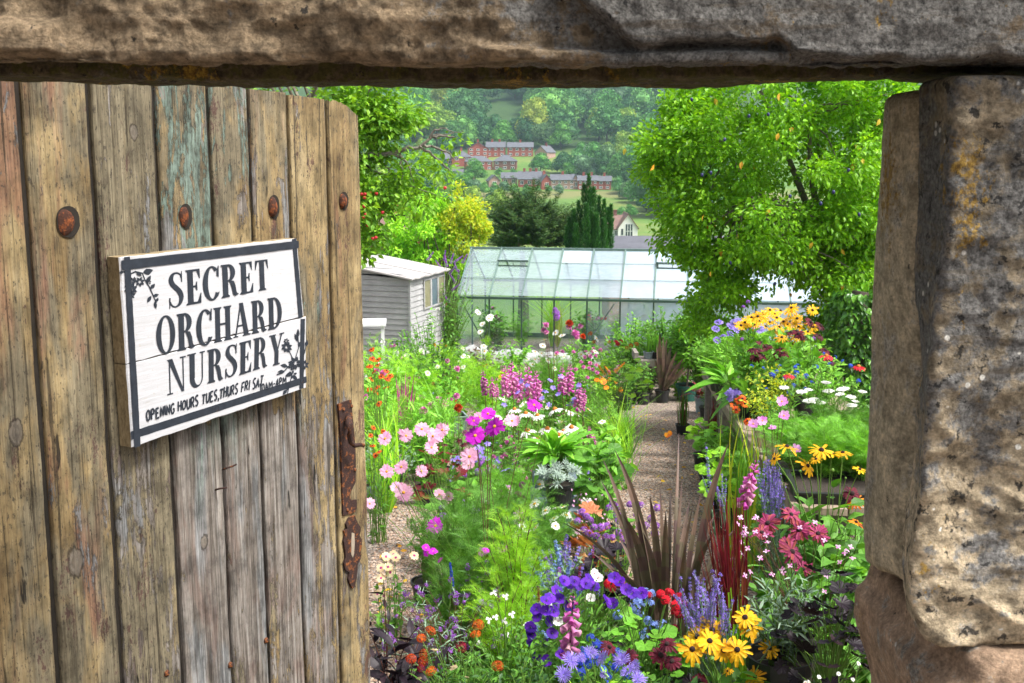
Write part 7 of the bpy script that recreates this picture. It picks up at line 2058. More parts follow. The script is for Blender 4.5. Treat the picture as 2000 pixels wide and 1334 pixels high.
# loose gravel stones on the paths
M_peb = leafmat('gravel_stone', [(0.17, 0.115, 0.08), (0.27, 0.185, 0.13), (0.36, 0.26, 0.19), (0.42, 0.34, 0.27), (0.24, 0.22, 0.21), (0.32, 0.21, 0.145)], .8, 0.0, (1, 1, 1), .25)
pv = [(0, 0, .55)] + [(cos(a) * (1 + .25 * sin(3 * a)), .75 * sin(a) * (1 + .2 * cos(2 * a)), .2 * sin(a * 2)) for a in np.arange(6) * pi / 3] + [(0, 0, -.4)]
pf = [(0, i + 1, (i + 1) % 6 + 1) for i in range(6)] + [(7, (i + 1) % 6 + 1, i + 1) for i in range(6)]
pts = []
for lo, hi, n, x0, x1, x2, x3 in ((3.9, 9.5, 9000, 690, 870, 780, 900), (5.0, 14.5, 16000, 1120, 1400, 1225, 1400), (9.5, 16, 4000, 850, 990, 890, 990)):
    for i in range(n):
        y = lo + (hi - lo) * rnd.random() ** 1.4
        f_ = (y - lo) / (hi - lo)
        px = rnd.uniform(x0 + (x2 - x0) * f_, x1 + (x3 - x1) * f_)
        b = base_at(px, y)
        pts.append((b.x, b.y, b.z + .003))
k = len(pts)
a = nr.uniform(0, 2 * pi, k); s_ = nr.uniform(.005, .0115, k)
R = np.zeros((k, 3, 3)); R[:, 0, 0] = np.cos(a) * s_; R[:, 0, 1] = -np.sin(a) * s_; R[:, 1, 0] = np.sin(a) * s_; R[:, 1, 1] = np.cos(a) * s_; R[:, 2, 2] = s_
tag(MB().batch((pv, pf), R, pts).build('gravel', M_peb), 'loose pinkish brown gravel on the paths', None, None, 'stuff')

k = 90
pts = [base_at(rnd.uniform(1230, 1400), rnd.uniform(5.5, 16)) if i % 3 else base_at(rnd.uniform(725, 840), rnd.uniform(4.2, 9)) for i in range(k)]
tag(MB().batch(L_TREE, frames(np.stack([nr.normal(size=k), nr.normal(size=k), nr.normal(0, .12, k)], 1), nr.uniform(.03, .055, k), nr.normal(0, .5, k)), [(q.x, q.y, q.z + .012) for q in pts]).build('fallen_leaves', G['gold']), 'yellow fallen leaves scattered on the gravel paths', None, None, 'stuff')
# ================================================================== shed
M_shed = NT('silvered_shed_board'); t = M_shed
g = t.noise(t.co('Object', (2, 2, 40)), 4, 5, 0.65, 0.3); g2 = t.noise(t.co('Object'), 3, 3)
M_shed = t.done(t.mix(0.5, t.ramp(g, [(0.3, (0.24, 0.24, 0.245)), (0.6, (0.38, 0.38, 0.385)), (0.8, (0.47, 0.465, 0.465))]), t.ramp(g2, [(0.3, 0.4), (0.7, 0.62)]), 'OVERLAY'), 0.85, t.bump(g, 0.4, 0.004))
M_felt = plain('pale_roof_felt', (0.36, 0.345, 0.34), 0.9, 0, 0.12, 14, 0.2)
M_pane_o = plain('dull_green_blind', (0.21, 0.20, 0.115), 0.4, 0, 0.2, 6, 0.02, 0.5)
M_pane_b = plain('dusty_window_glass', (0.10, 0.14, 0.17), 0.15, 0, 0.2, 6, 0.02, 0.6)
ca = base_at(802, 19.0)
sr = Vector((0.31, 0.95, 0)).normalized(); sl_ = Vector((-0.95, 0.31, 0)).normalized()
shed = thing('garden_shed', 'small silvery weathered board shed with a pale felt roof and three windows', 'shed', ca, atan2(sr.y, sr.x))
# local x along the window wall, local y along the other wall (towards the gate)
LW, LD = 1.62, 1.25
hc = P(802, 545, 19.0).z - ca.z; hb_ = hc + 0.20
def shiplap(m, x0, y0, x1, y1, z0, z1a, z1b, nrm_):
    zz = z0
    L_ = sqrt((x1 - x0) ** 2 + (y1 - y0) ** 2)
    while zz < max(z1a, z1b):
        za = min(zz + .092, z1a); zb2_ = min(zz + .092, z1b)
        if za <= zz and zb2_ <= zz: break
        za = max(za, zz); zb2_ = max(zb2_, zz)
        n_ = np.array([nrm_[0], nrm_[1], 0])
        v = [np.array([x0, y0, zz]) + n_ * .016, np.array([x1, y1, zz]) + n_ * .016, np.array([x1, y1, zb2_]) + n_ * .004, np.array([x0, y0, za]) + n_ * .004, np.array([x0, y0, zz]) - n_ * .004, np.array([x1, y1, zz]) - n_ * .004]
        m.add(v, [(0, 1, 2, 3), (5, 1, 0, 4)])
        zz += .095
m = MB(); shiplap(m, 0, 0, 0, LD, 0, hc, hb_, (-1, 0)); m.build('wall', M_shed, shed)
m = MB(); shiplap(m, 0, 0, LW, 0, 0, hc - .02, hc - .02, (0, -1)); m.build('wall', M_shed, shed)
m = MB(); m.box((.01, LD - .02, 0), (LW, LD, hb_)); m.box((LW - .02, .02, 0), (LW, LD - .021, hc)); m.build('wall', M_shed, shed)
m = MB(); m.box((-.03, -.03, 0), (.012, .012, hc - .01)); m.build('corner_post', M_shed, shed)
m = MB(); q = .09; n8 = 12
v = [(-q + (LW + 2 * q) * i / n8, yy, zz + .008 * sin(i * 2.1)) for i in range(n8 + 1) for yy, zz in ((-q, hc - .012), (LD + q, hb_ + .018))]
v2 = [(a, b, c + .025) for a, b, c in v]
nn_ = len(v)
m.add(v + v2, [(2 * i, 2 * i + 1, 2 * i + 3, 2 * i + 2) for i in range(n8)] + [(nn_ + 2 * i, nn_ + 2 * i + 2, nn_ + 2 * i + 3, nn_ + 2 * i + 1) for i in range(n8)] + [(2 * i, 2 * i + 2, nn_ + 2 * i + 2, nn_ + 2 * i) for i in range(n8)] + [(2 * i + 1, nn_ + 2 * i + 1, nn_ + 2 * i + 3, 2 * i + 3) for i in range(n8)] + [(0, nn_, nn_ + 1, 1), (2 * n8, 2 * n8 + 1, nn_ + 2 * n8 + 1, nn_ + 2 * n8)])
rf = m.build('roof', M_felt, shed)
MB().box((LW * .5 - .06, -q, 0), (LW * .5, LD + q, .012)).build('felt_seam', M_felt, rf)
for o_ in rf.children:
    o_.rotation_euler = (atan2(hb_ - hc + .03, LD + 2 * q), 0, 0); o_.location = (0, 0, hc + .024)
for i in range(3):
    x0 = .60 + i * .33
    m = MB()
    for lo, hi in (((x0 - .02, -.035, hc - .60), (x0 + .31, -.017, hc - .57)), ((x0 - .02, -.035, hc - .10), (x0 + .31, -.017, hc - .07)), ((x0 - .02, -.035, hc - .569), (x0 + .015, -.017, hc - .101)), ((x0 + .275, -.035, hc - .569), (x0 + .31, -.017, hc - .101))): m.box(lo, hi)
    wf = m.build('window', M_shed, shed)
    MB().box((x0 + .016, -.026, hc - .568), (x0 + .274, -.020, hc - .102)).build('pane', M_pane_b if i == 1 else M_pane_o, wf)
# white table by the shed
b0 = base_at(735, 15.5)
tb = thing('white_table', 'white potting table standing in front of the shed', 'table', b0, .1)
zt = P(735, 628, 15.5).z - b0.z
M_wt = plain('white_table_top', (0.72, 0.73, 0.74), 0.5, 0, 0.08, 8, 0.05)
MB().box((-.45, -.25, zt - .03), (.16, .3, zt)).build('table_top', M_wt, tb)
for x_ in (-.40, .11):
    for y_ in (-.2, .25): MB().box((x_ - .02, y_ - .02, 0), (x_ + .02, y_ + .02, zt - .031)).build('leg', M_wt, tb)

# ================================================================== greenhouse
t = NT('limewash_sky_tint_glass')
co = t.co('Object'); n = t.noise(co, 2.2, 4, 0.6); n_b = t.noise(t.co('Object', (1, 6, 1)), 6, 4, 0.6)
dif = t.n('BsdfDiffuse', {'Color': (0.66, 0.80, 0.93, 1)}).outputs[0]  # limewash colour, tinted blue to paint in the sky's reflection
trl = t.n('BsdfTranslucent', {'Color': (0.72, 0.86, 0.97, 1)}).outputs[0]
gl = t.n('BsdfGlossy', {'Color': (1, 1, 1, 1), 'Roughness': 0.12}).outputs[0]
tp = t.n('BsdfTransparent', {'Color': (0.93, 0.97, 0.98, 1)}).outputs[0]
body = t.n('MixShader', {0: 0.5, 1: dif, 2: trl}).outputs[0]
cov = t.math('ADD', t.math('MULTIPLY', n, 0.35), t.math('ADD', t.math('MULTIPLY', n_b, 0.2), t.n('Attribute', attribute_type='OBJECT', attribute_name='wash').outputs['Fac']), clamp=True)
sh = t.n('MixShader', {0: cov, 1: tp, 2: body}).outputs[0]
fr = t.n('Fresnel', {'IOR': 1.45}).outputs[0]
M_roofglass = t.done(None, shader=t.n('MixShader', {0: t.math('ADD', t.math('MULTIPLY', fr, .7), .05), 1: sh, 2: gl}).outputs[0])
M_alu = plain('green_grey_aluminium', (0.13, 0.20, 0.18), 0.45, 0.2, 0.15, 10, 0.05)
M_alu2 = plain('dark_green_gutter', (0.045, 0.085, 0.065), 0.5, 0.1, 0.2, 10, 0.05)
ga = P(893, 578, 21.5)
ang = -radians(9)
gx = Vector((cos(ang), sin(ang), 0)); gy = Vector((-sin(ang), cos(ang), 0))
g0 = Vector((ga.x, ga.y, gz(21.5)))
ev = ga.z - g0.z; rg_ = P(922, 486, 23.0).z - g0.z; NB = 11; BW = 0.625; DP = 1.5
gh = thing('greenhouse', 'aluminium greenhouse with whitened roof glass and green gutter across the garden end', 'greenhouse', g0, ang)
gl_len = NB * BW
MB().box((-.04, -.05, ev - .045), (gl_len + .04, .02, ev)).build('gutter', M_alu2, gh)
MB().box((-.04, DP - .03, rg_), (gl_len + .04, DP + .03, rg_ + .045)).build('ridge', M_alu, gh)
MB().box((-.03, -.02, 0), (gl_len + .03, .03, .10)).build('sill', M_alu2, gh)
MB().box((-.03, 2 * DP - .03, 0), (gl_len + .03, 2 * DP + .02, .10)).build('sill', M_alu2, gh)
MB().box((-.04, 2 * DP - .02, ev - .045), (gl_len + .04, 2 * DP + .05, ev)).build('gutter', M_alu2, gh)
for i in range(NB + 1):
    x = i * BW
    m = MB(); m.bar((x, .012, ev + .006), (x, DP - .032, rg_ + .02), .028, .03); m.build('roof_bar', M_alu, gh)
    m = MB(); m.bar((x, 2 * DP - .012, ev + .006), (x, DP + .032, rg_ + .02), .028, .03); m.build('roof_bar', M_alu, gh)
    MB().box((x - .014, -.012, .101), (x + .014, .016, ev - .046)).build('post', M_alu2, gh)
    MB().box((x - .014, 2 * DP - .016, .101), (x + .014, 2 * DP + .012, ev - .046)).build('post', M_alu2, gh)
m = MB()
sn = Vector((0, -(rg_ - ev), DP)).normalized()
for fz in (.36, .70):
    a = Vector((0, DP * fz, ev + (rg_ - ev) * fz)) + sn * .022
    m.bar(a, a + Vector((gl_len, 0, 0)), .012, .006)
m.build('glazing_bars', M_alu, gh)
for s_ in (0.02, 2.96, 5.0):
    MB().bar((s_ + .05, .05, ev - .1), (s_ - .55 if s_ > 1 else s_ + .55, .06, .25), .02, .02, 0).build('brace', M_alu2, gh)
wash = [.02, .06, .12, .22, .22, .5, .6, .75, .85, .95, .95]
wallwash = [-.20, -.24, -.24, -.22, -.1, .3, .40, .45, .55, .7, .8]
for i in range(NB):
    x0, x1 = i * BW + .016, (i + 1) * BW - .016
    vent = i in (1, 6)
    def panel(a0, a1, name, front=True, lift=0.0, parent=gh):
        q = []
        for fz in (a0, a1):
            y_ = DP * fz if front else 2 * DP - DP * fz
            q.append((y_, ev + (rg_ - ev) * fz + .008))
        if lift: q[0] = (q[0][0] - lift * .4, q[0][1] + lift)
        mb = MB(); mb.add([(x0, q[0][0], q[0][1]), (x1, q[0][0], q[0][1]), (x1, q[1][0], q[1][1]), (x0, q[1][0], q[1][1])], [(0, 1, 2, 3)])
        o = mb.build(name, M_roofglass, parent); o['wash'] = wash[i] + (.5 if (i == 3 and a0 > .5) else 0)
        return o
    if vent:
        panel(.02, .62, 'roof_pane'); vt = panel(.64, .985, 'vent', True, .10)
        m = MB(); fz = .64
        y_, z_ = DP * fz - .04, ev + (rg_ - ev) * fz + .108
        m.box((x0 - .01, y_ - .014, z_ - .02), (x1 + .01, y_ + .012, z_ + .012)); m.build('vent_frame', M_alu2, vt)
        MB().bar((x0 + .3, DP * .64, ev + (rg_ - ev) * .64), (x0 + .3, DP * .64 - .04, ev + (rg_ - ev) * .64 + .09), .012, .012).build('vent_stay', M_alu2, vt)
        m = MB(); m.bar((x0, DP * .63, ev + (rg_ - ev) * .63 + .01), (x1, DP * .63, ev + (rg_ - ev) * .63 + .01), .02, .025); m.build('glazing_bars', M_alu2, gh)
    elif i == 3:
        panel(.02, .69, 'roof_pane'); panel(.705, .985, 'roof_pane')
    else:
        panel(.02, .985, 'roof_pane')
    panel(.02, .985, 'roof_pane', False)
    for yy in (.002, 2 * DP - .002):
        mb = MB(); mb.add([(x0, yy, .105), (x1, yy, .105), (x1, yy, ev - .05), (x0, yy, ev - .05)], [(0, 1, 2, 3)])
        o = mb.build('wall_pane', M_roofglass, gh); o['wash'] = wallwash[i] + (.1 if yy > 1 else 0)
for xx in (0.0, gl_len):
    m = MB(); m.bar((xx, DP, 0), (xx, DP, rg_ - .01), .03, .03); m.build('post', M_alu, gh)
    mb = MB(); mb.add([(xx, .02, .1), (xx, 2 * DP - .02, .1), (xx, 2 * DP - .02, ev), (xx, DP + .02, rg_), (xx, .02, ev)], [(0, 1, 2, 3, 4)])
    o = mb.build('gable_pane', M_roofglass, gh); o['wash'] = -.12
def inside(px_off, y_, name, label, cat, fol, tips=None, dz=0):
    l = g0 + gx * px_off + gy * y_
    r = thing(name, label, cat, (l.x, l.y, g0.z + dz))
    mb, mats, sts = fol
    mb.build('foliage', mats, r)
    if tips:
        for s_ in rnd.sample(sts, min(len(sts), tips[1])): head(tips[0], r, Vector(s_[-1]), tips[2])
inside(1.6, 1.9, 'arching_grass', 'tall arching grass inside the greenhouse behind the second bay', 'grass plant', fol_blades(1.35, .3, 90, .02, .7, 'lime', .6, .4))
inside(.6, 1.2, 'tomato_plant', 'leafy plants inside the first greenhouse bay', 'plant', fol_leafy(.9, .3, 22, 14, .12, L_OV2, 'fresh'))
inside(2.5, 1.4, 'pelargonium', 'red flowered plant inside the greenhouse', 'flowering plant', fol_leafy(.85, .35, 30, 14, .08, L_OV, 'mid'), ('geranium', 9, .05))
inside(3.4, 1.5, 'tomato_plant', 'dense leafy plant inside the greenhouse at mid length', 'plant', fol_leafy(1.0, .4, 34, 16, .10, L_OV2, 'mid'), ('dahlia', 6, .05))
inside(4.5, 1.3, 'tomato_plant', 'leafy plant pressed against the whitened greenhouse glass', 'plant', fol_leafy(.9, .4, 30, 16, .10, L_OV2, 'fresh'))
for i in range(9):
    inside(.4 + i * .66, 1.0 + .9 * (i % 3) / 2, 'greenhouse_plant', ['tall leafy plant growing inside the greenhouse', 'ferny plant growing inside the greenhouse', 'arching yellow green plant growing inside the greenhouse'][i % 3], 'plant',
           [fol_leafy(1.0, .34, 26, 15, .11, L_OV2, 'mid'), fol_feather(.9, .32, 24, 14, .16, 'fresh'), fol_blades(1.1, .3, 70, .02, .7, 'yellow', .5, .4)][i % 3], ('dahlia_pink', 4, .04) if i % 3 == 0 else None)
    [o for o in D.objects if o.name.startswith('greenhouse_plant') and not o.get('group')][-1]['group'] = ['tall leafy plants inside the greenhouse', 'ferny plants inside the greenhouse', 'arching plants inside the greenhouse'][i % 3]
# white fleece along the foot of the glass
m = MB(); nx_, ny_ = 60, 8
v = []; f = []
for i in range(nx_ + 1):
    for j in range(ny_ + 1):
        x = .15 + 2.6 * i / nx_; a = pi * j / ny_
        hh = .24 * (1 - .45 * i / nx_) * (1 + .16 * sin(i * .33) + .07 * sin(i * .9 + j))
        v.append((x, -.20 - .13 * cos(a), hh * sin(a) ** .6 + .02 * sin(i * 1.3 + j * 2)))
for i in range(nx_):
    for j in range(ny_): f.append((i * (ny_ + 1) + j, (i + 1) * (ny_ + 1) + j, (i + 1) * (ny_ + 1) + j + 1, i * (ny_ + 1) + j + 1))
fl = m.add(v, f).build('fleece_roll', plain('white_garden_fleece', (0.36, 0.37, 0.37), .8, 0, .1, 12, .5), None, True)
fl.location = g0 + Vector((0, 0, P(900, 672, 21.3).z - g0.z - .3)); fl.rotation_euler = (0, 0, ang)
tag(fl, 'crumpled roll of white fleece lying along the foot of the greenhouse', 'fleece')
b_ = g0 + gx * 1.4 + gy * -.22
stg = thing('plant_staging', 'low slatted staging carrying the white fleece by the greenhouse', 'staging', b_, ang)
zs = fl.location.z - g0.z
for j in range(3): MB().box((-1.3, -.17 + .12 * j, zs - .03), (1.45, -.07 + .12 * j, zs - .002)).build('slat', M_greywood, stg)
for x_ in (-1.2, 0, 1.3): MB().box((x_ - .03, -.15, 0), (x_ + .03, .15, zs - .031)).build('leg', M_greywood, stg)

# ================================================================== trees
def crown(mb, ce, rad, ncl, per, clr, size, tpl, m=0, inner=.42, droop=.25, skip=None):
    ce = np.array(ce, float); rad = np.array(rad, float)
    Cn = []
    while len(Cn) < ncl:
        d = nrm(nr.normal(size=3)); q = rnd.uniform(inner ** 3, 1) ** (1 / 3)
        p_ = d * q * (1 + .10 * sin(d[0] * 7 + 2) * cos(d[2] * 6))
        if skip is not None and skip(ce + p_ * rad): continue
        Cn.append(p_)
    Cn = np.array(Cn)
    n_ = ncl * per
    cidx = np.repeat(np.arange(ncl), per)
    off = nrm(nr.normal(size=(n_, 3))) * (nr.uniform(0, 1, n_) ** .45)[:, None] * (clr * nr.uniform(.6, 1.3, ncl)[cidx])[:, None]
    off[:, 2] *= .75
    pos = ce + Cn[cidx] * rad + off
    d = nrm(off) * .7 + Cn[cidx] * .45 + nr.normal(0, .45, (n_, 3)) + np.array([0, 0, -droop])
    s_ = size * nr.uniform(.65, 1.2, n_)
    mb.batch(tpl, frames(d, s_, nr.normal(0, .6, n_)), pos, m)
    return ce + Cn * rad
def limbs(mb, root, tips_, r0, r1=.008, m=0, via=None):
    root = np.array(root, float)
    for tp_ in tips_:
        mid = root + (np.array(tp_) - root) * .5 + nr.normal(0, .12, 3) * np.linalg.norm(np.array(tp_) - root) + np.array([0, 0, .1])
        t_ = np.linspace(0, 1, 8)[:, None]
        p_ = (1 - t_) ** 2 * root + 2 * t_ * (1 - t_) * mid + t_ ** 2 * np.array(tp_)
        p_[1:-1] += nr.normal(0, .015, (6, 3))
        mb.tube(p_, np.linspace(r0, r1, 8), 6, m, False)
M_plumfruit = plain('blue_plum_skin', (0.025, 0.03, 0.11), .4, 0, .3, 20, 0)
M_apple = plain('red_apple_skin', (0.50, 0.02, 0.03), .35, 0, .35, 14, 0, .5)

# the plum tree
pb = base_at(1640, 12.6)
plum = thing('plum_tree', 'large bright green plum tree with yellowing leaves filling the view beside the jamb', 'tree', pb)
off = np.array(pb)
ce = np.array(P(1560, 320, 12.2)) - off
def under(q):
    x_, y_ = proj(Vector(q) + Vector(off))
    return (y_ > 545 and 1450 < x_ < 1625) or (y_ > 500 and x_ < 1345) or (y_ > 385 and x_ < 1282)
mb = MB()
tr = MB()
fork = np.array([0.0, 0, 1.5])
tr.tube([(0, 0, -.05), (.02, 0, .5), (-.03, .03, 1.0), fork], [.16, .135, .12, .11], 10)
cl = crown(mb, ce, (1.55, 1.2, 1.75), 330, 175, .25, .062, L_TREE, 0, .34, .25, under)
mains = [ce + np.array(q) for q in ((-.8, .1, .2), (-.4, .4, .9), (.5, .2, 1.1), (.8, .4, .3), (-.6, -.3, -.4), (0, -.3, .5), (.3, .6, .4))]
limbs(tr, fork, mains, .06, .016)
for i in range(0, 200, 4):
    limbs(tr, mains[int(np.argmin([np.linalg.norm(cl[i] - q) for q in mains]))], [cl[i]], .012, .004)
for (px, py, rx_, rz2, ncl) in ((1400, 565, .36, .28, 12), (1285, 345, .12, .16, 4), (1318, 215, .16, .14, 5), (1300, 290, .2, .2, 6), (1395, 640, .3, .12, 6), (1655, 600, .45, .6, 26), (1670, 470, .35, .6, 20), (1690, 600, .3, .45, 16), (1640, 660, .3, .3, 9), (1325, 420, .2, .42, 12), (1690, 350, .6, .9, 18), (1440, 490, .6, .25, 16), (1560, 500, .5, .18, 10), (1350, 250, .25, .3, 9)):
    c2 = crown(mb, np.array(P(px, py, 12.0)) - off, (rx_, .45, rz2), int(ncl * 1.4), 130, .19, .062, L_TREE)
    limbs(tr, mains[int(np.argmin([np.linalg.norm(c2[0] - q) for q in mains]))], [c2[0], c2[-1]], .014, .004)
tr.build('trunk', M_bark, plum)
mb.build('crown', G['plum'], plum)
m = MB()
k = 95
idx = nr.integers(0, 235, k)
pos = cl[idx] + nr.normal(0, .2, (k, 3)) + np.array([0, -.25, 0])
m.batch(L_TREE, frames(nr.normal(0, .5, (k, 3)) + np.array([0, 0, -1.0]), nr.uniform(.06, .085, k), nr.normal(0, 1, k)), pos); m.build('yellow_leaves', G['gold'], plum)
sph = MB().lathe([(1e-4, -1), (.5, -.87), (.87, -.5), (1, 0), (.87, .5), (.5, .87), (1e-4, 1)], 10).mesh('plum', M_plumfruit, True)
for i in range(22):
    d = nrm(np.array([nr.normal(0, .6), -1, nr.normal(0, .6)]))
    put(sph, 'plum', plum, ce + d * np.array([1.6, 1.5, 1.7]) + nr.normal(0, .1, 3), None, (.016, .016, .02))
# ivied trunk beside it
ib = base_at(1662, 10.6)
iv = thing('ivied_trunk', 'dark ivy clad trunk beside the jamb stone behind the red cone flower', 'tree', ib)
tr = MB(); zt_ = P(1650, 570, 10.6).z - ib.z
tr.tube([(0, 0, -.05), (.03, 0, zt_ * .4), (-.02, 0, zt_ * .8), (.02, .02, zt_)], [.15, .13, .11, .08], 10); tr.build('trunk', M_bark2, iv)
k = 5200; z_ = nr.uniform(0, zt_, k); a = nr.uniform(0, 2 * pi, k); rr = (.17 + .14 * np.abs(fbm(np.stack([np.cos(a) * 1.3, np.sin(a) * 1.3, z_ * 1.6], 1), 3, 5)) * 2) * nr.uniform(.8, 1.1, k)
p_ = np.stack([rr * np.cos(a), rr * np.sin(a), z_], 1)
MB().batch(L_OV2, frames(np.stack([np.cos(a) * .6, np.sin(a) * .6, -.5 + nr.normal(0, .4, k)], 1) + nr.normal(0, .3, (k, 3)), nr.uniform(.045, .08, k), nr.normal(0, .5, k)), p_).build('ivy_leaves', G['ivy'], iv)

# the apple tree behind the gate
ab = base_at(560, 9.4)
apple = thing('apple_tree', 'old apple tree with red apples and a bare lichened branch behind the gate', 'tree', ab)
off = np.array(ab)
mb = MB(); tr = MB()
fork = np.array([.1, 0, 1.7])
tr.tube([(0, 0, -.05), (.04, .02, .7), (.06, 0, 1.3), fork], [.15, .13, .115, .11], 10)
ce = np.array(P(600, 260, 9.4)) - off
cl = crown(mb, ce, (1.0, .8, 1.1), 70, 80, .22, .06, L_TREE)
for (px, py, rx_, rz2, ncl, pr_) in ((745, 215, .32, .22, 13, 80), (700, 320, .18, .42, 13, 80), (722, 430, .12, .22, 7, 60), (770, 350, .2, .12, 6, 50), (800, 325, .16, .08, 3, 36), (840, 365, .16, .08, 3, 36), (715, 250, .25, .3, 14, 90), (750, 385, .2, .08, 5, 45), (815, 390, .24, .08, 4, 40), (712, 500, .1, .2, 6, 60), (865, 335, .1, .05, 2, 45), (880, 275, .06, .03, 1, 40), (725, 345, .12, .28, 5, 70), (690, 200, .3, .15, 10, 80)):
    c2 = crown(mb, np.array(P(px, py, 9.1)) - off, (rx_, .3, rz2), ncl, pr_, .13, .055, L_TREE)
limbs(tr, fork, [ce + np.array(q) for q in ((-.6, 0, .3), (.1, .4, .7), (.5, -.2, .4), (.6, .1, 0))], .06, .02)
limbs(tr, ce, [cl[i] for i in range(0, 70, 3)], .02, .005)
def pl3(pts, Y=9.0): return [np.array(P(a, b, Y + c)) - off for a, b, c in pts]
M_twig = plain('lichened_bark', (0.15, 0.135, 0.11), .85, 0, .45, 30, .6)
tw = MB()
def branch(pts, r0, r1, Y=9.0):
    p_ = pl3(pts, Y)
    q = []
    for i in range(len(p_) - 1):
        for j in range(3): q.append(p_[i] + (p_[i + 1] - p_[i]) * j / 3 + nr.normal(0, .006, 3))
    q.append(p_[-1])
    tw.tube(q, np.linspace(r0, r1, len(q)), 6, 0, False)
branch([(640, 330, .2), (725, 302, 0), (765, 300, 0), (790, 290, 0), (820, 288, 0), (845, 268, 0), (865, 266, 0), (888, 268, 0)], .026, .006)
branch([(820, 286, 0), (838, 296, 0), (856, 312, .05), (876, 330, .1), (888, 345, .1)], .014, .004)
branch([(828, 285, 0), (845, 286, 0), (862, 293, 0), (880, 300, 0), (888, 312, 0)], .013, .004)
branch([(765, 298, 0), (783, 312, 0), (783, 335, 0), (786, 360, 0), (787, 372, 0)], .012, .003)
branch([(778, 298, 0), (795, 318, 0), (803, 335, 0), (808, 360, 0)], .011, .003)
branch([(838, 270, 0), (848, 255, 0), (870, 250, 0), (886, 262, 0)], .010, .003)
branch([(845, 266, .1), (875, 262, .1), (905, 255, .1)], .006, .002)
branch([(785, 345, 0), (800, 362, 0), (828, 372, 0), (868, 385, 0)], .007, .002)
branch([(690, 240, .1), (712, 200, .1), (726, 172, .1)], .014, .006)
branch([(725, 302, 0), (760, 330, .1), (772, 352, .1)], .012, .004)
branch([(770, 420, .2), (800, 424, .2), (815, 421, .2)], .006, .002)
tr.build('trunk', M_bark, apple)
tw.build('bare_branch', M_twig, apple)
mb.build('crown', G['apple'], apple)
apm = MB().lathe([(.12, -.86), (.5, -.9), (.85, -.5), (1, 0), (.9, .5), (.55, .82), (.2, .84), (1e-3, .68)], 12).mesh('apple', M_apple, True)
for (px, py) in ((706, 379), (713, 379), (722, 377), (712, 386), (711, 403), (714, 419), (710, 424), (747, 415), (734, 464), (728, 466), (869, 367), (718, 440), (735, 378)):
    put(apm, 'apple', apple, np.array(P(px, py, 8.85)) - off, None, .0145)

# yellow green tree behind the shed
yb = base_at(850, 31)
yt = thing('yellowing_tree', 'yellow green bushy tree turning gold on one side behind the shed', 'tree', yb)
off = np.array(yb)
mb = MB(); tr = MB()
ce = np.array(P(810, 445, 31)) - off
cl = crown(mb, ce, (1.3, 1.2, 1.12), 110, 85, .30, .11, L_TREE, 0, .3, .1)
cl2 = crown(mb, np.array(P(905, 440, 31)) - off, (.68, .9, 1.0), 65, 80, .24, .11, L_TREE, 1, .3, .1)
crown(mb, np.array(P(840, 520, 31)) - off, (1.3, .9, .5), 40, 70, .3, .11, L_TREE, 0)
crown(mb, np.array(P(760, 500, 31)) - off, (.8, .9, .6), 30, 70, .3, .11, L_TREE, 2)
limbs(tr, (0, 0, .2), [cl[i] for i in range(0, 110, 5)] + [cl2[i] for i in range(0, 65, 5)], .05, .01)
tr.tube([(0, 0, -.1), (0, 0, .3)], [.12, .1], 8)
tr.build('trunk', M_bark2, yt)
mb.build('crown', [G['lime'], G['yellow'], G['fresh']], yt)

# the yew with ascending sprays
yb = base_at(1020, 48)
yw = thing('yew_tree', 'broad dark yew with feathery ascending branches behind the greenhouse', 'tree', yb)
off = np.array(yb)
mb = MB(); tr = MB()
tr.tube([(0, 0, -.1), (.05, 0, 2), (0, 0, 4.5)], [.35, .25, .1], 8)
sil = [(932, 400), (955, 372), (985, 345), (1000, 343), (1022, 372), (1030, 360), (1045, 350), (1056, 372), (1075, 390), (1098, 372), (1108, 395), (1110, 420), (1105, 450), (925, 430), (930, 470)]
tipsY = [np.array(P(a, b, 48 + rnd.uniform(-.6, .6))) - off for a, b in sil]
ce = np.array(P(1035, 450, 48)) - off
for i in range(430):
    d = nrm(np.array([nr.normal(), nr.normal(), abs(nr.normal()) * .8 - .2]))
    tipsY.append(ce + d * np.array([2.5, 2.2, 2.15]) * rnd.uniform(.6, 1.0) * (1 + .12 * sin(d[0] * 9)))
for tp_ in tipsY:
    bs = ce + (tp_ - ce) * rnd.uniform(.1, .35) + np.array([0, 0, -.55])
    st_ = curve_pts(bs, tp_, 9, -.10, .03)
    tr.tube(st_[:6], np.linspace(.04, .012, 6), 4, 0, False)
    k = 150
    t_ = nr.uniform(.25, 1, k)
    p_, tg = along(st_, t_)
    side = nrm(nr.normal(size=(k, 3)) * np.array([1, 1, .35]))
    d = tg * .7 + side * .75 + np.array([0, 0, -.12])
    mb.batch(L_THIN, frames(d, nr.uniform(.14, .25, k) * (1.15 - .6 * t_ ** 3), nr.normal(0, .6, k), 1.0), p_)
tr.build('trunk', M_bark2, yw); mb.build('crown', G['yew'], yw)
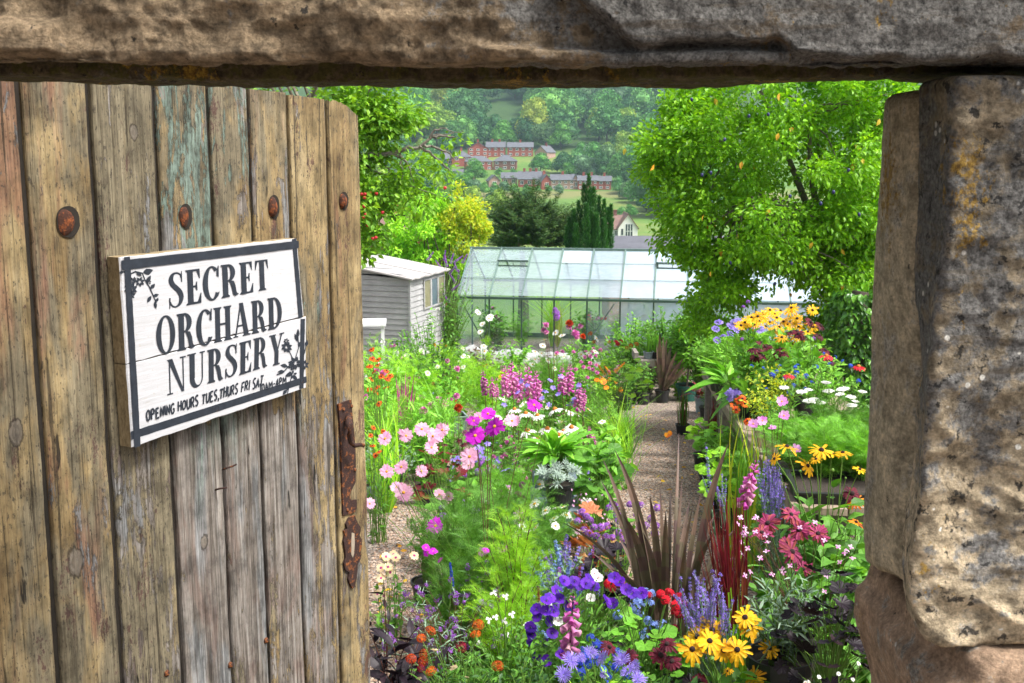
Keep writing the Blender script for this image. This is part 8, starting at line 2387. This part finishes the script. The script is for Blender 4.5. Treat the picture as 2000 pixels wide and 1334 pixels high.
# irish yew columns
yb = base_at(1150, 44)
iy = thing('irish_yew', 'narrow dark green upright yew with several spires behind the greenhouse', 'tree', yb)
off = np.array(yb)
mb = MB(); tr = MB()
tr.tube([(0, 0, -.1), (0, 0, 2)], [.2, .1], 8); tr.build('trunk', M_bark2, iy)
for (px, pt_, w_, dy) in ((1150, 343, 15, 0), (1141, 362, 14, .1), (1160, 368, 14, -.1), (1130, 395, 13, .1), (1170, 385, 12, .2), (1120, 412, 11, 0), (1180, 392, 10, 0), (1112, 428, 9, .1), (1188, 408, 9, .1), (1107, 445, 9, 0), (1194, 402, 7, .1), (1145, 400, 15, -.4), (1165, 420, 13, -.4), (1125, 440, 12, -.4), (1180, 430, 11, -.3), (1152, 372, 13, -.2)):
    top = np.array(P(px, pt_, 44 + dy)) - off
    bot = np.array(P(1150 + (px - 1150) * .9, 560, 44 + dy)) - off
    k = 2200
    t_ = nr.uniform(0, 1, k) ** .8
    r = Rm(w_, 44) * np.clip(1 - t_ ** 1.7, 0, 1) ** .7 * (.78 + .25 * np.sin(t_ * 25 + px))
    a = nr.uniform(0, 2 * pi, k)
    q = nr.uniform(.6, 1, k) ** .5
    p_ = bot + (top - bot) * t_[:, None] + np.stack([r * q * np.cos(a), r * q * np.sin(a), 0 * a], 1)
    d = np.stack([np.cos(a) * .35, np.sin(a) * .35, np.ones(k)], 1) + nr.normal(0, .2, (k, 3))
    mb.batch(L_THIN, frames(d, nr.uniform(.10, .17, k), nr.normal(0, .8, k), 1.2), p_)
mb.build('crown', G['cypress'], iy)

# ================================================================== houses
def brickmat(name, a, b, mortar, scale=1.0):
    t = NT(name)
    co = t.co('Object')
    s = t.n('SeparateXYZ', {'Vector': co}).outputs
    uv = t.n('CombineXYZ', {0: t.math('ADD', s[0], s[1]), 1: s[2], 2: 0.0}).outputs[0]
    br = t.n('TexBrick', {'Vector': uv, 'Color1': a + (1,), 'Color2': b + (1,), 'Mortar': mortar + (1,), 'Scale': 4.4 * scale, 'Mortar Size': .012}).outputs[0]
    n = t.noise(co, .8, 4, .6)
    return t.done(t.mix(1.0, br, t.ramp(n, [(.3, .75), (.7, 1.15)]), 'MULTIPLY'), .9, None, 0, .2)
M_brick = brickmat('red_brick', (0.36, 0.075, 0.055), (0.28, 0.06, 0.05), (0.34, 0.20, 0.17))
M_brick2 = brickmat('brown_brick', (0.22, 0.085, 0.065), (0.17, 0.065, 0.055), (0.24, 0.17, 0.14))
M_buff = brickmat('buff_stone', (0.42, 0.27, 0.22), (0.36, 0.22, 0.18), (0.38, 0.28, 0.23), .6)
M_slate = plain('slate_roof', (0.095, 0.098, 0.118), .7, 0, .25, 1.2, .1)
M_tile = plain('brown_tile_roof', (0.17, 0.10, 0.085), .8, 0, .3, 1.5, .1)
M_render = plain('white_house_render', (0.76, 0.75, 0.72), .8, 0, .06, .8, 0)
M_wframe = plain('white_window_frame', (0.78, 0.79, 0.80), .5, 0, .04, 2, 0)
M_wglass = plain('dark_window_glass', (0.045, 0.055, 0.065), .12, 0, .2, 1, 0, .6)
def house(name, label, cat, px, py, wpx, hpx, rpx, rot, wall, roof, kind='gable', depth=7.0, rows=2, nwin=3, chim=1, group=None, Y=None, base_more=3.0):
    """px, py: middle of the foot of its front; wpx, hpx, rpx: width, eaves and ridge height in photo pixels"""
    p_ = on_ground(px, py, 200) if Y is None else base_at(px, Y, P(px, py, Y).z)
    s = p_.y / FPX
    W_, H_, R_ = wpx * s, hpx * s, rpx * s
    r = thing(name, label, cat, p_, rot, group)
    m = MB(); hw = W_ / 2
    z0 = -base_more
    if kind == 'front':      # the gable faces us
        m.add([(-hw, 0, z0), (hw, 0, z0), (hw, 0, H_), (0, 0, R_), (-hw, 0, H_), (-hw, depth, z0), (hw, depth, z0), (hw, depth, H_), (0, depth, R_), (-hw, depth, H_)],
              [(0, 1, 2, 3, 4), (6, 5, 9, 8, 7), (1, 6, 7, 2), (5, 0, 4, 9)])
    else:
        m.add([(-hw, 0, z0), (hw, 0, z0), (hw, depth, z0), (-hw, depth, z0), (-hw, 0, H_), (hw, 0, H_), (hw, depth, H_), (-hw, depth, H_)], [(0, 1, 5, 4), (1, 2, 6, 5), (2, 3, 7, 6), (3, 0, 4, 7)])
        if kind == 'gable':
            m.add([(-hw, 0, H_), (-hw, depth, H_), (-hw, depth / 2, R_ - .05)], [(0, 2, 1)]); m.add([(hw, 0, H_), (hw, depth, H_), (hw, depth / 2, R_ - .05)], [(0, 1, 2)])
    m.build('wall', wall, r)
    m = MB(); e = .35; th = .16
    def slope(q):
        n_ = np.cross(np.array(q[1]) - np.array(q[0]), np.array(q[2]) - np.array(q[0])); n_ = n_ / np.linalg.norm(n_) * th
        k = len(q)
        m.add([np.array(v) for v in q] + [np.array(v) + n_ for v in q], [tuple(reversed(range(k))), tuple(range(k, 2 * k))] + [(i, (i + 1) % k, k + (i + 1) % k, k + i) for i in range(k)])
    if kind == 'front':
        d = (R_ - H_) / hw * e
        slope([(-hw - e, -e, H_ - d + .02), (0, -e, R_ + .02), (0, depth + e, R_ + .02), (-hw - e, depth + e, H_ - d + .02)][::-1]); slope([(0.001, -e, R_ + .02), (hw + e, -e, H_ - d + .02), (hw + e, depth + e, H_ - d + .02), (0.001, depth + e, R_ + .02)][::-1])
    elif kind == 'gable':
        d = (R_ - H_) / (depth / 2) * e
        slope([(-hw - e, -e, H_ - d + .02), (hw + e, -e, H_ - d + .02), (hw + e, depth / 2, R_ + .02), (-hw - e, depth / 2, R_ + .02)]); slope([(hw + e, depth + e, H_ - d + .02), (-hw - e, depth + e, H_ - d + .02), (-hw - e, depth / 2 + .001, R_ + .02), (hw + e, depth / 2 + .001, R_ + .02)])
    else:
        rl = max(.5, hw - depth / 2)
        A = [(-hw - e, -e, H_ + .02), (hw + e, -e, H_ + .02), (hw + e, depth + e, H_ + .02), (-hw - e, depth + e, H_ + .02), (-rl, depth / 2, R_), (rl, depth / 2, R_)]
        m.add(A, [(0, 1, 5, 4), (1, 2, 5), (2, 3, 4, 5), (3, 0, 4), (3, 2, 1, 0)])
    ro = m.build('roof', roof, r)
    for i in range(chim):
        x = (-hw * .8 + 1.6 * hw * (i + .5) / chim) if kind != 'front' else 0
        y_ = depth / 2 if kind != 'front' else depth * .6
        m = MB(); m.box((x - .45, y_ - .35, R_ - .9), (x + .45, y_ + .35, R_ + 1.1)); m.box((x - .52, y_ - .42, R_ + 1.101), (x + .52, y_ + .42, R_ + 1.3)); m.build('chimney', M_brick if wall is not M_render else M_brick2, ro)
    ww, wh = min(1.3, W_ / nwin * .40), min(1.3, H_ / max(1, rows) * .44)
    for a in range(rows):
        for b in range(nwin):
            x = -hw + W_ * (b + .5) / nwin; zc = H_ * (a + .58) / rows
            m = MB(); fw = .10
            m.box((x - ww / 2 - fw, -.06, zc - wh / 2 - fw), (x + ww / 2 + fw, -.003, zc - wh / 2)); m.box((x - ww / 2 - fw, -.06, zc + wh / 2), (x + ww / 2 + fw, -.003, zc + wh / 2 + fw))
            m.box((x - ww / 2 - fw, -.06, zc - wh / 2 + .001), (x - ww / 2, -.003, zc + wh / 2 - .001)); m.box((x + ww / 2, -.06, zc - wh / 2 + .001), (x + ww / 2 + fw, -.003, zc + wh / 2 - .001)); m.box((x - .06, -.05, zc - wh / 2 + .001), (x + .06, -.003, zc + wh / 2 - .001))
            wd = m.build('window', M_wframe, r)
            MB().add([(x - ww / 2, -.012, zc - wh / 2), (x + ww / 2, -.012, zc - wh / 2), (x + ww / 2, -.012, zc + wh / 2), (x - ww / 2, -.012, zc + wh / 2)], [(0, 1, 2, 3)]).build('pane', M_wglass, wd)
    return r
E = 'houses of the estate across the valley'
house('brick_house', 'red brick house with its gable turned this way at the top of the estate', 'house', 934, 311, 40, 21, 33, .05, M_brick, M_slate, 'front', 9, 3, 3, 1)
house('brick_house', 'long red brick house with slate roof joined behind the gabled house', 'house', 968, 307, 36, 19, 29, -.03, M_brick, M_slate, 'gable', 8, 2, 3, 2)
house('brick_house', 'bright red brick semi with four upper windows standing alone at the top of the estate', 'house', 1016, 307, 49, 19, 28, -.02, M_brick, M_slate, 'gable', 8, 2, 4, 1)
house('brick_house', 'small pale gabled house with white barge boards at the estate end', 'house', 1056, 311, 26, 14, 26, -.5, M_buff, M_slate, 'front', 9, 1, 2, 2)
house('brick_house', 'low house with wide slate hipped roof below the pale gabled one', 'house', 1050, 326, 26, 12, 22, -.3, M_buff, M_slate, 'hip', 8, 1, 2, 0)
house('brick_house', 'hipped red brick house at the valley side end of the upper row', 'house', 902, 326, 38, 19, 31, .1, M_brick, M_slate, 'hip', 8, 2, 2, 1)
house('brick_house', 'hipped red brick house with six white windows in the lower row', 'house', 936, 333, 52, 17, 28, .12, M_brick, M_slate, 'hip', 8, 2, 4, 0)
house('brick_house', 'brown brick house with hipped roof and dark lean-to in the lower row', 'house', 986, 333, 45, 18, 30, -.05, M_brick2, M_slate, 'hip', 8, 2, 3, 0)
house('brick_house', 'slate roofed house half hidden by the apple branch at the estate edge', 'house', 872, 325, 30, 14, 27, .2, M_brick, M_slate, 'hip', 8, 1, 2, 1)
house('brick_house', 'slate roofed house low at the estate edge behind trees', 'house', 905, 356, 40, 14, 24, .0, M_brick2, M_slate, 'gable', 7, 1, 2, 0)
house('stone_cottage', 'small stone gabled cottage peeping over the yew', 'cottage', 966, 366, 22, 14, 24, .15, M_buff, M_slate, 'front', 8, 1, 1, 0)
house('stone_cottage', 'slate roofed cottage beside the small stone gable', 'cottage', 995, 362, 30, 14, 24, .0, M_buff, M_slate, 'gable', 7, 1, 2, 0)
house('brick_house', 'slate roofed house with three chimneys above the yew', 'house', 1034, 366, 44, 16, 30, -.1, M_brick, M_slate, 'gable', 8, 1, 3, 3)
house('terraced_house', 'red gabled end house of the terrace above the field', 'house', 1068, 371, 20, 18, 30, .1, M_brick, M_slate, 'front', 14, 1, 1, 1)
house('terraced_house', 'pale buff terraced house in the row above the field', 'house', 1099, 371, 46, 19, 29, -.03, M_buff, M_slate, 'gable', 8, 2, 4, 1)
house('terraced_house', 'stone gabled house standing proud in the middle of the terrace', 'house', 1124, 371, 12, 19, 30, -.03, M_buff, M_slate, 'front', 9, 1, 1, 0)
house('terraced_house', 'red brick terraced house next to the stone gable', 'house', 1148, 371, 38, 18, 27, -.03, M_brick, M_slate, 'gable', 8, 2, 4, 2)
house('terraced_house', 'red brick house at the far end of the terrace', 'house', 1180, 371, 26, 17, 26, -.08, M_brick, M_slate, 'gable', 8, 2, 2, 1)
# the white house
wh = house('white_house', 'white rendered gabled house with a tall bay of dark windows behind the irish yew', 'house', 1226, 467, 38, 24, 50, 0, M_render, M_tile, 'front', 9, 0, 1, 0, Y=250)
s_ = 250 / FPX
m = MB(); m.box((-5 * s_, -.05, 3 * s_), (9 * s_, -.02, 29 * s_)); wd = m.build('bay_window', M_wglass, wh)
m = MB()
for x_ in (-5.4, -.8, 4.2, 9): m.box((x_ * s_, -.11, 2.6 * s_), ((x_ + .9) * s_, -.051, 29 * s_))
for z_ in (2.2, 15, 29): m.box((-5.4 * s_, -.13, z_ * s_), (9.9 * s_, -.111, (z_ + .8) * s_))
m.build('frame', M_wframe, wd)
m = MB(); m.box((-13 * s_, -.05, 8 * s_), (-9 * s_, -.01, 20 * s_)); m.build('window', M_wglass, wh)
ws = house('white_house', 'brown tiled wing joined to the white gabled house', 'house', 1203, 467, 34, 20, 44, 0, M_render, M_tile, 'gable', 8, 1, 3, 1, Y=252)
# garden wall before it, slate roofed outbuilding
b0 = base_at(1235, 246, P(1235, 470, 246).z)
MB().box((-9, 0, -3), (9, .5, .7)).build('garden_wall', M_brick2, None, False, b0)
tag(D.objects['garden_wall'], 'low brown wall along the front of the white house', 'wall')
house('outbuilding', 'long slate roofed outbuilding just beyond the greenhouse ridge', 'building', 1330, 530, 280, 34, 57, 0, M_buff, M_slate, 'gable', 5, 0, 1, 0, Y=62)
house('brick_building', 'red brick building with tall chimney half hidden behind the plum tree', 'building', 1560, 640, 180, 70, 100, .1, M_brick, M_slate, 'gable', 5, 1, 2, 0, Y=27, base_more=1)
o = base_at(1548, 27.5, P(1548, 560, 27.5).z)
ch = thing('brick_chimney', 'tall red brick chimney stack seen through the plum tree', 'chimney', o)
MB().box((-.3, -.3, -2.5), (.3, .3, .9)).build('stack', M_brick, ch); MB().box((-.36, -.36, .901), (.36, .36, 1.0)).build('cap', M_brick2, ch); MB().lathe([(.13, 1.001), (.12, 1.35), (.14, 1.36), (.14, 1.4)], 12).build('chimney_pot', M_terra, ch)
house('brick_house', 'red brick house glimpsed through the yellow green tree', 'house', 800, 520, 150, 60, 95, .3, M_brick, M_tile, 'gable', 8, 2, 3, 1, Y=75)

# ================================================================== far trees
FT = [farmat('far_tree_leaf_a', [(0.033, 0.113, 0.041), (0.053, 0.158, 0.045), (0.041, 0.135, 0.060), (0.075, 0.194, 0.045)], (0.105, 0.224, 0.038)), farmat('far_tree_leaf_b', [(0.067, 0.224, 0.045), (0.105, 0.284, 0.045), (0.083, 0.239, 0.075), (0.135, 0.314, 0.060)], (0.194, 0.329, 0.045)),
      farmat('far_tree_leaf_c', [(0.164, 0.299, 0.038), (0.224, 0.359, 0.045), (0.284, 0.359, 0.045)], (0.389, 0.389, 0.045)), farmat('far_tree_leaf_d', [(0.113, 0.224, 0.113), (0.149, 0.269, 0.149), (0.128, 0.239, 0.090)], (0.179, 0.299, 0.120))]
def far_mesh(w_, h_, mat_, lobes, seed_):
    """a broad tree: lumpy crown made of leaf sprays over dark inner foliage, trunk below"""
    mb = MB()
    L_ = []
    for i in range(lobes):
        a = i * 2.4 + seed_; q = sqrt((i + .5) / lobes)
        L_.append((np.array([cos(a) * q * w_ * .34, sin(a) * q * w_ * .34, h_ * (.28 + .46 * (1 - q * q) * rnd.uniform(.7, 1.1) + rnd.uniform(-.06, .06))]), w_ * rnd.uniform(.19, .29)))
    for c_, r in L_:
        k = 340
        d = nrm(nr.normal(size=(k, 3))); d[:, 2] = np.where(d[:, 2] < -.7, -d[:, 2], d[:, 2])
        p_ = c_ + d * r * np.array([1, 1, .85]) * nr.uniform(.82, 1.08, k)[:, None]
        mb.batch(L_QUAD, frames(d + nr.normal(0, .5, (k, 3)), nr.uniform(.05, .095, k) * w_ * .75, nr.normal(0, 1, k), 1.3), p_, 0)
        # inner foliage
        n_, mth = 8, 5
        v = []; f = []
        for i in range(mth + 1):
            th = pi * i / mth
            for j in range(n_):
                ph = 2 * pi * j / n_
                rr = r * .72 * rnd.uniform(.88, 1.1)
                v.append(c_ + rr * np.array([sin(th) * cos(ph), sin(th) * sin(ph), .85 * cos(th)]))
        for i in range(mth):
            for j in range(n_): f.append((i * n_ + j, (i + 1) * n_ + j, (i + 1) * n_ + (j + 1) % n_, i * n_ + (j + 1) % n_))
        mb.add(v, f, 0)
    mb.tube([(0, 0, -1.5), (.1, 0, h_ * .3), (0, .1, h_ * .6)], [w_ * .03, w_ * .025, w_ * .012], 6, 1)
    return mb.mesh('far_tree', [mat_, M_bark2])
FM = []
for i in range(10):
    FM.append((far_mesh(10 * rnd.uniform(.85, 1.15), 11 * rnd.uniform(.85, 1.2), FT[[0, 1, 0, 2, 1, 0, 3, 1, 2, 0][i]], rnd.randrange(8, 13), i * 1.7), [0, 1, 0, 2, 1, 0, 3, 1, 2, 0][i]))
LABEL = ['dark green broadleaf tree on the wooded hillside across the valley', 'mid green broadleaf tree on the wooded hillside across the valley', 'yellow green broadleaf tree on the wooded hillside across the valley', 'grey green tree on the wooded hillside across the valley']
BOXES = [(862, 274, 1078, 334, 545), (940, 342, 1056, 362, 446), (1056, 340, 1196, 371, 446), (1196, 405, 1262, 470, 240), (1196, 472, 1330, 492, 55), (962, 197, 998, 206, 690), (1108, 378, 1205, 402, 415)]
def far_tree(px, Y, s_, want=None):
    b = base_at(px, Y); b.z = gz(Y, b.x)
    me, kd = rnd.choice([q for q in FM if want is None or q[1] in want])
    o = D.objects.new('far_tree', me); COL.objects.link(o)
    o.location = b; o.rotation_euler = (0, 0, rnd.uniform(0, 6.3)); o.scale = (s_ * rnd.uniform(.9, 1.15), s_ * rnd.uniform(.9, 1.15), s_ * rnd.uniform(.9, 1.15))
    tag(o, LABEL[kd], 'tree', ['dark trees of the far hillside', 'mid green trees of the far hillside', 'yellow green trees of the far hillside', 'grey green trees of the far hillside'][kd])
    return b
def try_tree(px, Y, s_, want=None):
    b = base_at(px, Y); b.z = gz(Y, b.x)
    x0, y0 = proj(b + Vector((-5.2 * s_, 0, 0))); x1, y1 = proj(b + Vector((5.2 * s_, 0, 11 * s_)))
    for a, c_, d, e, Yb in BOXES:
        if Y < Yb + 12 and x1 > a and x0 < d and y0 > c_ and y1 < e - 2: return False
    far_tree(px, Y, s_, want)
    return True
n_far = 0
# the wood on the hill
placed = []
tries = 0
while n_far < 190 and tries < 9000:
    tries += 1
    Y = 548 + 340 * rnd.random() ** 1.1; px = rnd.uniform(640, 1420)
    if 690 < Y < 712 and 955 < px < 1005: continue
    if Y > 790 and 800 < px < 880: continue
    if any(abs(px - a) * Y / FPX < 9.0 and abs(Y - c_) < 14 for a, c_ in placed): continue
    if try_tree(px, Y, rnd.uniform(1.3, 2.3), [0, 1, 0, 3, 1] if rnd.random() < .78 else [2, 1]):
        placed.append((px, Y)); n_far += 1
# between and around the houses, down to the valley
tries = 0; m_far = 0
while m_far < 90 and tries < 6000:
    tries += 1
    Y = rnd.uniform(330, 545); px = rnd.uniform(700, 1400)
    if any(abs(px - a) * Y / FPX < 5.5 and abs(Y - c_) < 9 for a, c_ in placed): continue
    if try_tree(px, Y, rnd.uniform(.6, 1.2) if px < 1195 else rnd.uniform(1.0, 1.8), [1, 2, 3, 1] if rnd.random() < .75 else [0]):
        placed.append((px, Y)); m_far += 1
for (px, Y, s_, wt) in ((1056, 482, .72, [1]), (1046, 470, .4, [3]), (975, 470, .42, [1]), (1003, 466, .42, [1]), (928, 452, .75, [1]), (1070, 432, .5, [1]), (1092, 428, .22, [1]), (1118, 430, .25, [0]), (1270, 400, 1.4, [2]), (1230, 440, 1.2, [1]), (1222, 470, 1.2, [2]), (1300, 360, 1.2, [0]),
                          (1100, 478, 1.0, [0]), (1128, 476, 1.0, [1]), (1155, 480, 1.1, [1]), (1185, 478, 1.0, [3]), (1208, 452, 1.1, [1]), (1240, 415, 1.2, [0]), (1210, 412, .55, [1]), (1228, 396, .6, [3]), (1250, 380, .8, [1]), (1285, 372, 1.1, [1]), (1262, 352, .7, [0]), (1232, 330, .42, [1]), (1212, 322, .3, [1]),
                          (860, 430, .9, [1]), (885, 425, .8, [0]), (905, 418, .7, [1]), (925, 412, .6, [3]), (945, 408, .5, [1]), (965, 415, .42, [1]), (985, 420, .36, [3]), (1005, 416, .34, [1]), (1028, 420, .3, [0]), (1050, 418, .3, [1]), (1072, 418, .26, [1]), (1092, 412, .3, [3]), (850, 470, 1.1, [0]), (835, 450, 1.2, [1]), (815, 420, 1.2, [0]),
                          (880, 545, 1.1, [0]), (910, 560, 1.2, [1]), (945, 565, 1.3, [0]), (985, 562, 1.2, [1]), (1030, 562, 1.3, [0]), (1065, 558, 1.2, [3]), (1095, 552, 1.3, [1])):
    far_tree(px, Y, s_, wt)

# ================================================================== the air of the valley
t = NT('valley_haze')
vol = t.n('VolumePrincipled', {'Color': (0.62, 0.83, 1.0, 1), 'Density': 0.00019, 'Anisotropy': 0.2}).outputs[0]
t.t.links.new(vol, t.out.inputs['Volume'])
hz = MB().box((-520, -15, -26), (520, 1262, 200)).build('haze', t.m)
tag(hz, None, None, None, 'stuff')
